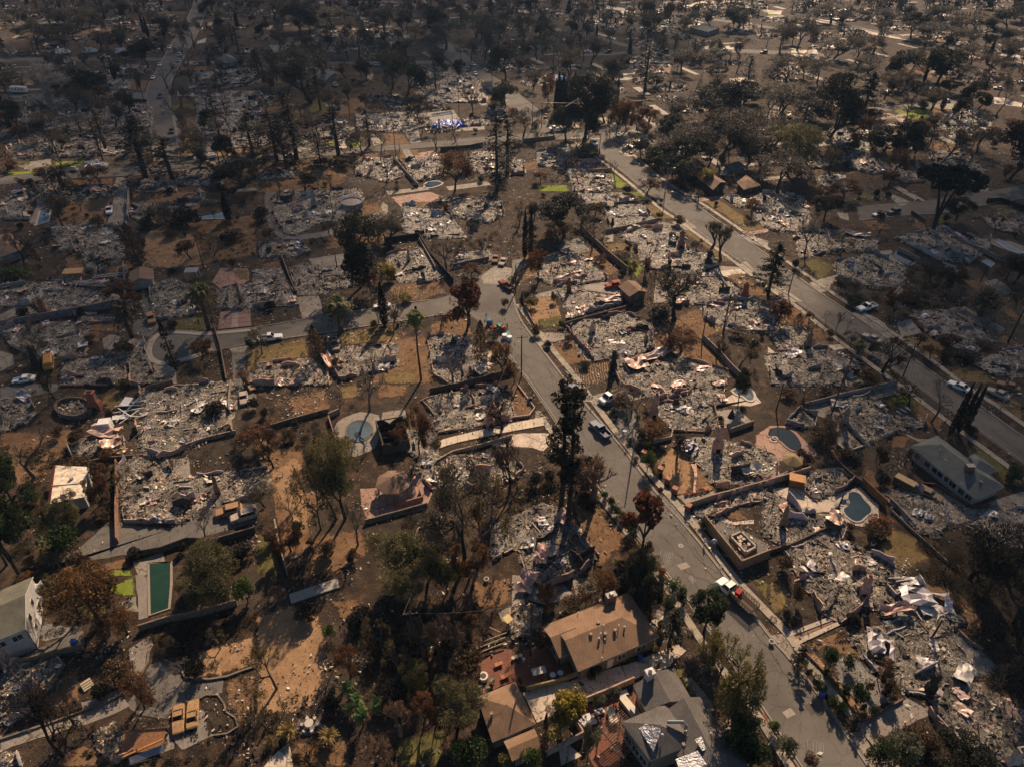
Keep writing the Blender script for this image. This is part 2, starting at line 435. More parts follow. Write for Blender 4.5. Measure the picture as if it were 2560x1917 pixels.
# ------------------------------------------------------------------ ground
g = MB()
xs = np.linspace(-750,750,61); ys = np.linspace(-60,1150,51)
XX,YY = np.meshgrid(xs,ys)
V = np.c_[XX.ravel(),YY.ravel(),np.zeros(XX.size)]
nx = len(xs)
F = [(j * nx + i,j * nx + i + 1,(j + 1) * nx + i + 1,(j + 1) * nx + i) for j in range(len(ys) - 1) for i in range(nx - 1)]
g.add(V,F,(.15,.1,.06)); struct(g.obj('ground',M['ground']))

# ------------------------------------------------------------------ streets (left and right kerb lines, source pixels)
A_L = S((1179,787),(1215,815),(1249,854),(1290,910),(1329,960),(1375,1027),(1489,1200),(1567,1302),(1671,1437),(1773,1567),(1840,1665),(1920,1788),(2005,1917),(2120,2090))
A_R = S((1270,705),(1281,741),(1294,793),(1329,842),(1367,892),(1419,960),(1486,1038),(1567,1134),(1642,1238),(1720,1322),(1810,1438),(1920,1590),(1975,1648),(2059,1755),(2166,1912),(2270,2060))
B_L = S((1462,338),(1480,352),(1500,388),(1558,429),(1605,470),(1625,487),(1660,515),(1715,556),(1781,606),(1865,664),(1926,711),(2004,760),(2082,822),(2170,882),(2268,946),(2340,998),(2421,1056),(2560,1155),(2800,1330))
B_R = S((1512,330),(1532,348),(1558,388),(1628,429),(1686,478),(1738,512),(1790,550),(1854,593),(1920,640),(1984,686),(2048,733),(2123,781),(2221,851),(2274,890),(2355,950),(2447,1012),(2537,1078),(2620,1135),(2870,1290))
C_L = S((497,-60),(490,0),(464,58),(432,104),(400,162),(362,229),(371,261),(374,319),(383,348),(386,405))
C_R = S((528,-60),(520,0),(506,58),(472,122),(448,162),(427,203),(423,232),(426,270),(435,319),(443,362),(446,405))
D_T = S((640,820),(750,801),(814,789),(930,774),(1002,760),(1075,751),(1120,741),(1172,716),(1196,690),(1228,672),(1268,690),(1281,741))
D_B = S((640,856),(767,840),(849,827),(930,814),(1040,797),(1110,788),(1150,784),(1179,787),(1215,790),(1250,786),(1272,772),(1285,758))
BULB = S((640,820),(590,825),(545,829),(513,832),(470,828),(429,826),(400,830),(382,840),(368,858),(362,878),(363,893),(372,905),(386,912),(406,915),(443,909),(487,897),(536,878),(574,870),(610,863),(640,856))
E_T = S((-60,448),(0,442),(130,433),(290,421),(435,408),(551,396),(640,389),(744,381),(843,374),(930,366),(1025,359),(1083,355),(1162,347),(1240,340),(1318,335),(1400,329),(1489,322),(1599,316),(1715,306),(1800,298))
E_B = S((-60,470),(0,464),(116,450),(290,442),(435,436),(545,424),(640,407),(785,394),(881,384),(988,376),(1075,369),(1160,364),(1240,358),(1323,353),(1400,350),(1500,346),(1564,334),(1715,321),(1800,312))
F_L = S((1085,110),(1115,142),(1144,165),(1162,176),(1208,214),(1254,252),(1280,270),(1312,300),(1340,336))
F_R = S((1110,100),(1153,128),(1176,151),(1220,185),(1280,222),(1312,250),(1355,284),(1372,310),(1384,332))
C2_T = S((-60,238),(0,238),(130,236),(260,234),(366,232)); C2_B = S((-60,256),(0,256),(130,252),(260,248),(368,250))
C3_T = S((-40,146),(60,145),(174,143),(300,144),(412,144)); C3_B = S((-40,156),(60,154),(174,152),(300,152),(408,152))
F2_T = S((690,158),(843,155),(960,154),(1115,152)); F2_B = S((690,166),(843,162),(960,161),(1125,160))
G_T = S((2140,518),(2245,509),(2326,503),(2442,486),(2560,463),(2700,440)); G_B = S((2149,552),(2276,538),(2355,535),(2436,518),(2560,497),(2700,475))
H_T = S((2160,270),(2282,260),(2330,254),(2345,250),(2390,252)); H_B = S((2166,283),(2285,272),(2330,272),(2350,268),(2392,262))
I_T = S((1450,135),(1560,131),(1671,124),(1800,122),(1930,127),(2060,134)); I_B = S((1450,141),(1560,138),(1671,132),(1800,131),(1930,136),(2060,143))
J_T = S((2030,44),(2150,68),(2282,97),(2420,124)); J_B = S((2022,50),(2145,74),(2276,104),(2415,133))
K_T = S((1780,46),(1900,62),(2020,84)); K_B = S((1775,51),(1896,67),(2014,90))
L_T = S((1340,64),(1440,78),(1530,100),(1610,122)); L_B = S((1336,69),(1434,83),(1523,106),(1600,130))
STREETS = []
def street(name,L,Rr,n=60,z=.022,kerbs=(True,True),step=2.5):
 L = even(smooth(L,1),n); Rr = even(smooth(Rr,1),n)
 mb = MB(); V = np.vstack([np.c_[L,np.full(n,z)],np.c_[(L + Rr) / 2,np.full(n,z + .05)],np.c_[Rr,np.full(n,z)]])
 F = [(q * n + i,q * n + i + 1,(q + 1) * n + i + 1,(q + 1) * n + i) for q in (0,1) for i in range(n - 1)]
 mb.add(V,[f[::-1] for f in F]); struct(mb.obj(name,M['street'])); STREETS.append(list(map(tuple,L)) + list(map(tuple,Rr[::-1])))
 for side,on,ln in ((1,kerbs[0],L),(-1,kerbs[1],Rr)):
  if on:
   k = MB(); ribbon(k,even(ln,n * 2),.22,0,.15,col=(.23,.20,.165)); ribbon(k,even(ln,n * 2),.3,0,z + .006,off=-.33 if side == 1 else .33,col=(.17,.15,.128))
   struct(k.obj('kerb',M['plain']))
street('street',A_L,A_R,120,.022,(True,True))
street('street',B_L,B_R,110,.022)
street('street',C_L,C_R,60,.022)
street('street',E_T,E_B,80,.018)
street('street',F_L,F_R,40,.014)
street('street',C2_T,C2_B,20,.010); street('street',C3_T,C3_B,20,.010,(False,False)); street('street',F2_T,F2_B,20,.010,(False,False))
street('street',G_T,G_B,30,.014); street('street',H_T,H_B,16,.010,(False,False)); street('street',I_T,I_B,20,.010,(False,False))
for a,b in ((J_T,J_B),(K_T,K_B),(L_T,L_B)): street('street',a,b,20,.010,(False,False))
def flat(name,mat,poly,z,jit=0.0,sub=None):
 p = np.array(poly,float)
 if sub:
  p = resample(list(map(tuple,p)) + [tuple(p[0])],sub)[:-1]
  if jit: p = p + RNG.normal(0,jit,p.shape)
 mb = MB().poly(ccw(list(map(tuple,p))),z)
 return struct(mb.obj(name,mat))
# the side street with its two turning circles is one flat piece
dpoly = D_T[:-1] + [D_T[-1]] + D_B[::-1] + BULB[::-1][1:-1]
flat('street',M['street'],[tuple(q) for q in smooth(dpoly + [dpoly[0]],1)],.030); STREETS.append(dpoly)
for ln in (BULB,D_T[:6],D_B[:8]):
 k = MB(); ribbon(k,smooth(ln,2),.3,0,.17,col=(.22,.19,.155)); struct(k.obj('kerb',M['plain']))
k = MB(); ribbon(k,smooth(BULB[:17],2),1.3,0,.13,off=.9,col=(.33,.29,.24)); struct(k.obj('sidewalk',M['plain']))

# ------------------------------------------------------------------ sidewalks laid slab by slab
def mesh_box(name,sx,sy,sz,mat,col,bev=.02):
 mb = MB(); mb.box((0,0,sz / 2),(sx,sy,sz),col=col,bottom=False); return mb.mesh(name,mat)
SLABS = [mesh_box('slab',1.0,1.0,.14,M['paver'],c) for c in ((.3,.3,.3),)]
M['slab'] = [mat_patch('sidewalk_concrete',(0.23,0.195,0.155),(0.31,0.265,0.21),(0.12,0.10,0.08),.58,.5,6,.15),
    mat_patch('sidewalk_concrete_worn',(0.17,0.145,0.117),(0.25,0.213,0.17),(0.09,0.077,0.063),.56,.5,6,.15)]
def sidewalk(pts,width,slab=1.5,skip=None,base=.0):
 L = length(pts); n = int(L / slab) + 1; p = even(smooth(pts,1),n + 1)
 root = bpy.data.objects.new('sidewalk',None); COL.objects.link(root); struct(root)
 bed = MB(); ribbon(bed,p,width + .04,0,.105,col=(.07,.06,.05)); bed.obj('joint_bed',M['plain'],root)
 cnt = 0
 for i in range(n):
  a,b = p[i],p[i + 1]; c = (a + b) / 2; d = b - a; l = np.linalg.norm(d)
  mi = int(RNG.random() < .35); key = ('slab',mi,round(l,1))
  if key not in SL: SL[key] = mesh_box('slab',l - .05,width,.14,M['slab'][mi],(.3,.3,.3))
  o = link('slab',SL[key],root,(c[0],c[1],base + RNG.normal(0,.006)),math.atan2(d[1],d[0]) + RNG.normal(0,.006)); cnt += 1
 return cnt
SL = {}
SW_AR = S((1294,762),(1340,822),(1385,880),(1440,943),(1489,1013),(1570,1119),(1602,1157),(1657,1221),(1709,1279),(1761,1343),(1831,1440),(1920,1533),(1969,1582),(2007,1640),(2082,1738),(2181,1843),(2260,1950),(2340,2060))
SW_AL = S((1345,1030),(1400,1110),(1460,1196),(1518,1264),(1593,1366),(1654,1452),(1695,1512),(1732,1572),(1800,1668),(1889,1780),(1975,1917),(2060,2050))
SW_BL = S((1477,385),(1541,432),(1587,470),(1607,486),(1657,529),(1691,549),(1726,575),(1790,622),(1848,665),(1920,722),(1978,757),(2042,808),(2105,860),(2190,922),(2276,984),(2355,1044),(2430,1100),(2560,1196),(2720,1320))
SW_BR = S((1541,350),(1584,390),(1680,468),(1750,506),(1857,580),(1883,598),(1972,658),(2042,707),(2108,752),(2181,799),(2268,858),(2366,928),(2413,968),(2471,1000),(2560,1062),(2700,1160))
sidewalk(SW_AR,1.35,1.6); sidewalk(SW_AL,1.2,1.8); sidewalk(SW_BL,1.3,2.2); sidewalk(SW_BR,1.3,2.2)
# strips of ground between kerb and sidewalk
def strip_between(a,b,name,mat,z,gaps=()):
 n = 80; a = even(a,n); b = even(b,n); mb = MB()
 for i in range(n - 1):
  t = i / (n - 1)
  if any(g0 <= t < g1 for g0,g1 in gaps): continue
  mb.add([(*a[i],z),(*a[i + 1],z),(*b[i + 1],z),(*b[i],z)],[(0,1,2,3)])
 struct(mb.obj(name,mat))
def cut(line,y0,y1,n=60):
 """piece of a line between two source rows"""
 p = even(line,400); out = []
 for q in p:
  s = CAM_H; d = q[1]
  # row of this ground point
  cz = d * math.cos(PITCH) + CAM_H * math.sin(PITCH); cy = d * math.sin(PITCH) - CAM_H * math.cos(PITCH)
  row = 958.5 - cy / cz * FPX
  if y0 <= row <= y1: out.append(q)
 return out
def verge(kerb,walk,y0,y1,mat,z=.115):
 a,b = cut(kerb,y0,y1),cut(walk,y0,y1)
 if len(a) > 2 and len(b) > 2: strip_between(a,b,'verge',M[mat],z)
for y0,y1,mt in ((395,470,'dry'),(475,512,'green'),(518,560,'dry'),(574,650,'olive'),(680,740,'dirt'),(752,860,'dirt'),(875,955,'dirt'),(972,1180,'olive')): verge(B_L,SW_BL,y0,y1,mt)
for y0,y1,mt in ((350,385,'dirt'),(405,470,'dirt'),(512,588,'dry'),(600,655,'dry'),(680,705,'dark'),(728,778,'dark'),(800,838,'dry'),(852,990,'dirt'),(1000,1070,'olive')): verge(B_R,SW_BR,y0,y1,mt)
for y0,y1,mt in ((760,848,'dirt'),(885,945,'dirt'),(960,1006,'conc'),(1030,1116,'dirt'),(1120,1170,'dirt'),(1178,1225,'dark'),(1320,1600,'olive'),(1652,1850,'dirt'),(1890,2050,'conc')): verge(A_R,SW_AR,y0,y1,mt)
for y0,y1,mt in ((1040,1250,'dirt'),(1250,1430,'dark'),(1440,1570,'dirt'),(1640,1900,'olive')): verge(A_L,SW_AL,y0,y1,mt)

# ------------------------------------------------------------------ painted marks on the streets
def mark(reg,pts,z=.09,col=(.62,.60,.55)):
 MB().poly(ccw(GP(reg,pts)),z,col).obj('road_marking',M['plain'])['kind'] = 'structure'
def stripe(a,b,w=.12,z=.09,col=(.6,.58,.53)):
 mb = MB(); ribbon(mb,[a,b],w,z - .004,z,col=col); struct(mb.obj('road_marking',M['plain']))
def road_word(x,y,ang,w,h,z=.09):
 """worn letters reading STOP seen from the driver's side, built of bars"""
 bars = {'S': [(0,2,1,2),(0,1,0,2),(0,1,1,1),(1,0,1,1),(0,0,1,0)],'T': [(0,2,1,2),(.5,0,.5,2)],'O': [(0,0,0,2),(1,0,1,2),(0,0,1,0),(0,2,1,2)],'P': [(0,0,0,2),(0,2,1,2),(1,1,1,2),(0,1,1,1)]}
 mb = MB(); ca,sa = math.cos(ang),math.sin(ang); step = w / 4
 for k,ch in enumerate('STOP'):
  for (x1,y1,x2,y2) in bars[ch]:
   p = [((k * step + a * step * .62) - w / 2,b * h / 2 - h / 2) for a,b in ((x1,y1),(x2,y2))]
   q = [(x + u * ca - v * sa,y + u * sa + v * ca) for u,v in p]
   ribbon(mb,q,.07,z - .004,z,col=(.2,.19,.17))
 struct(mb.obj('road_marking',M['plain']))
def digits25(reg,x,y,ang,w,h):
 cx,cy = G(reg,x,y); mb = MB(); ca,sa = math.cos(ang),math.sin(ang)
 two = [(0,2,1,2),(1,1,1,2),(0,1,1,1),(0,0,0,1),(0,0,1,0)]; five = [(0,2,1,2),(0,1,0,2),(0,1,1,1),(1,0,1,1),(0,0,1,0)]
 for k,br in enumerate((two,five)):
  for (x1,y1,x2,y2) in br:
   q = [(cx + (k * w * .55 + a * w * .38 - w / 2) * ca - (b * h / 2 - h / 2) * sa,cy + (k * w * .55 + a * w * .38 - w / 2) * sa + (b * h / 2 - h / 2) * ca) for a,b in ((x1,y1),(x2,y2))]
   ribbon(mb,q,.22,.086,.09,col=(.62,.6,.56))
 struct(mb.obj('road_marking',M['plain']))
digits25(13,1145,1572,R(160),2.6,4.5)
for (rg,x,y,w,h) in ((24,1240,1545,3.6,5.5),(33,1330,1495,2.2,2.6),(44,415,1515,2.2,2.6)):
 cx,cy = G(rg,x,y); road_word(cx,cy,R(160) if rg == 24 else R(-20),w,h)
for i in range(9):                                       # crosswalk at the junction
 a = G(13,510 + i * 27,1190 + (i % 2)); b = G(13,540 + i * 27,1203); stripe(a,b,.45)
stripe(G(13,900,1150),G(13,1130,1118),.3)
# tar seals wandering along the carriageways
for L_,R_,n_ in ((A_L,A_R,12),(B_L,B_R,12),(D_T[:8],D_B[:8],5),(E_T,E_B,4)):
 a,b = even(L_,200),even(R_,200)
 for _ in range(n_):
  i = int(RNG.integers(0,180)); t = RNG.uniform(.12,.88); k = np.clip(t + np.cumsum(RNG.normal(0,.035,20)),.05,.95)[:,None]; q = a[i:i + 20] * (1 - k) + b[i:i + 20] * k; mb = MB(); ribbon(mb,q,.055,.083,.087,col=(.045,.04,.036)); struct(mb.obj('crack_seal',M['plain']))
 for _ in range(n_ // 3):
  i = int(RNG.integers(0,190)); t = RNG.uniform(.15,.75); u = RNG.uniform(.12,.25); c = RNG.uniform(.6,1.5); mb = MB(); mb.poly(ccw([tuple(a[j] * (1 - s) + b[j] * s) for j,s in ((i,t),(min(i + 2,199),t),(min(i + 2,199),t + u),(i,t + u))]),.0795 + RNG.uniform(0,.003),np.array((.105,.095,.083)) * c); struct(mb.obj('asphalt_repair',M['plain']))
# repaired squares and covers in the asphalt
for rg,pts,c in ((44,[(120,1185),(190,1145),(240,1200),(165,1240)],(.26,.235,.2)),(33,[(1420,1560),(1500,1535),(1540,1575),(1460,1605)],(.25,.22,.19)),(33,[(1250,1475),(1280,1465),(1300,1495),(1270,1505)],(.07,.06,.055)),
       (22,[(310,1130),(335,1126),(338,1142),(314,1146)],(.07,.06,.055)),(22,[(970,1045),(998,1040),(1000,1052),(974,1056)],(.07,.06,.055)),(22,[(1245,1012),(1272,1008),(1275,1022),(1248,1026)],(.07,.06,.055)),
       (21,[(2100,1205),(2128,1200),(2130,1222),(2102,1226)],(.08,.07,.06)),(23,[(240,1495),(330,1570),(290,1590),(205,1510)],(.105,.095,.085))):
 mark(rg,pts,.088,c)
for rg,x,y in ((33,1455,1393),):
 p = G(rg,x,y); mb = MB(); mb.cyl((p[0],p[1],.06),.45,.034,14,(.36,.33,.30)); mb.cyl((p[0],p[1],.06),.3,.038,12,(.2,.18,.16)); struct(mb.obj('manhole_cover',M['plain']))

# ------------------------------------------------------------------ yards, drives, lawns
BOXES = []; HARD = []
def level(poly):
 a = np.array(poly); lo,hi = a.min(0),a.max(0); lv = 0
 for l2,h2,k in BOXES:
  if (lo < h2).all() and (l2 < hi).all(): lv = max(lv,k + 1)
 BOXES.append((lo,hi,lv)); return .034 + .004 * lv
def patch(kind,mat,reg,*pts):
 nm = {'L': 'lawn','D': 'dirt_yard','C': 'driveway','P': 'patio','W': 'path','A': 'ash_yard'}[kind]
 poly = GP(reg,pts); z = level(poly)
 if kind in 'CP': HARD.append(poly)
 if mat not in ('dirt','sand','dry','olive','green','dark','ash'): return flat(nm,M[mat],poly,z,.06,1.5)
 o = np.array(ccw(poly)); o = resample(list(map(tuple,o)) + [tuple(o[0])],1.5)[:-1]; c = np.array(centroid(poly)); o = c + (o - c) * 1.06; d = np.linalg.norm(o - c,axis=1)[:,None]; q = c + (o - c) * np.clip(1 - 2.6 / d,.3,.9); n = len(o)
 V = np.vstack([np.c_[o,np.full(n,z)],np.c_[q,z + RNG.uniform(0,.002,n)]]); mb = MB(); mb.add(V,[(k,(k + 1) % n,n + (k + 1) % n,n + k) for k in range(n)]); mb.add(V[n:],[list(range(n))])
 me = mb.mesh(nm,M[mat]); at = me.attributes.new('rim','FLOAT','POINT'); at.data.foreach_set('value',np.r_[np.zeros(n),np.full(2 * n,.55)]); return struct(link(nm,me))
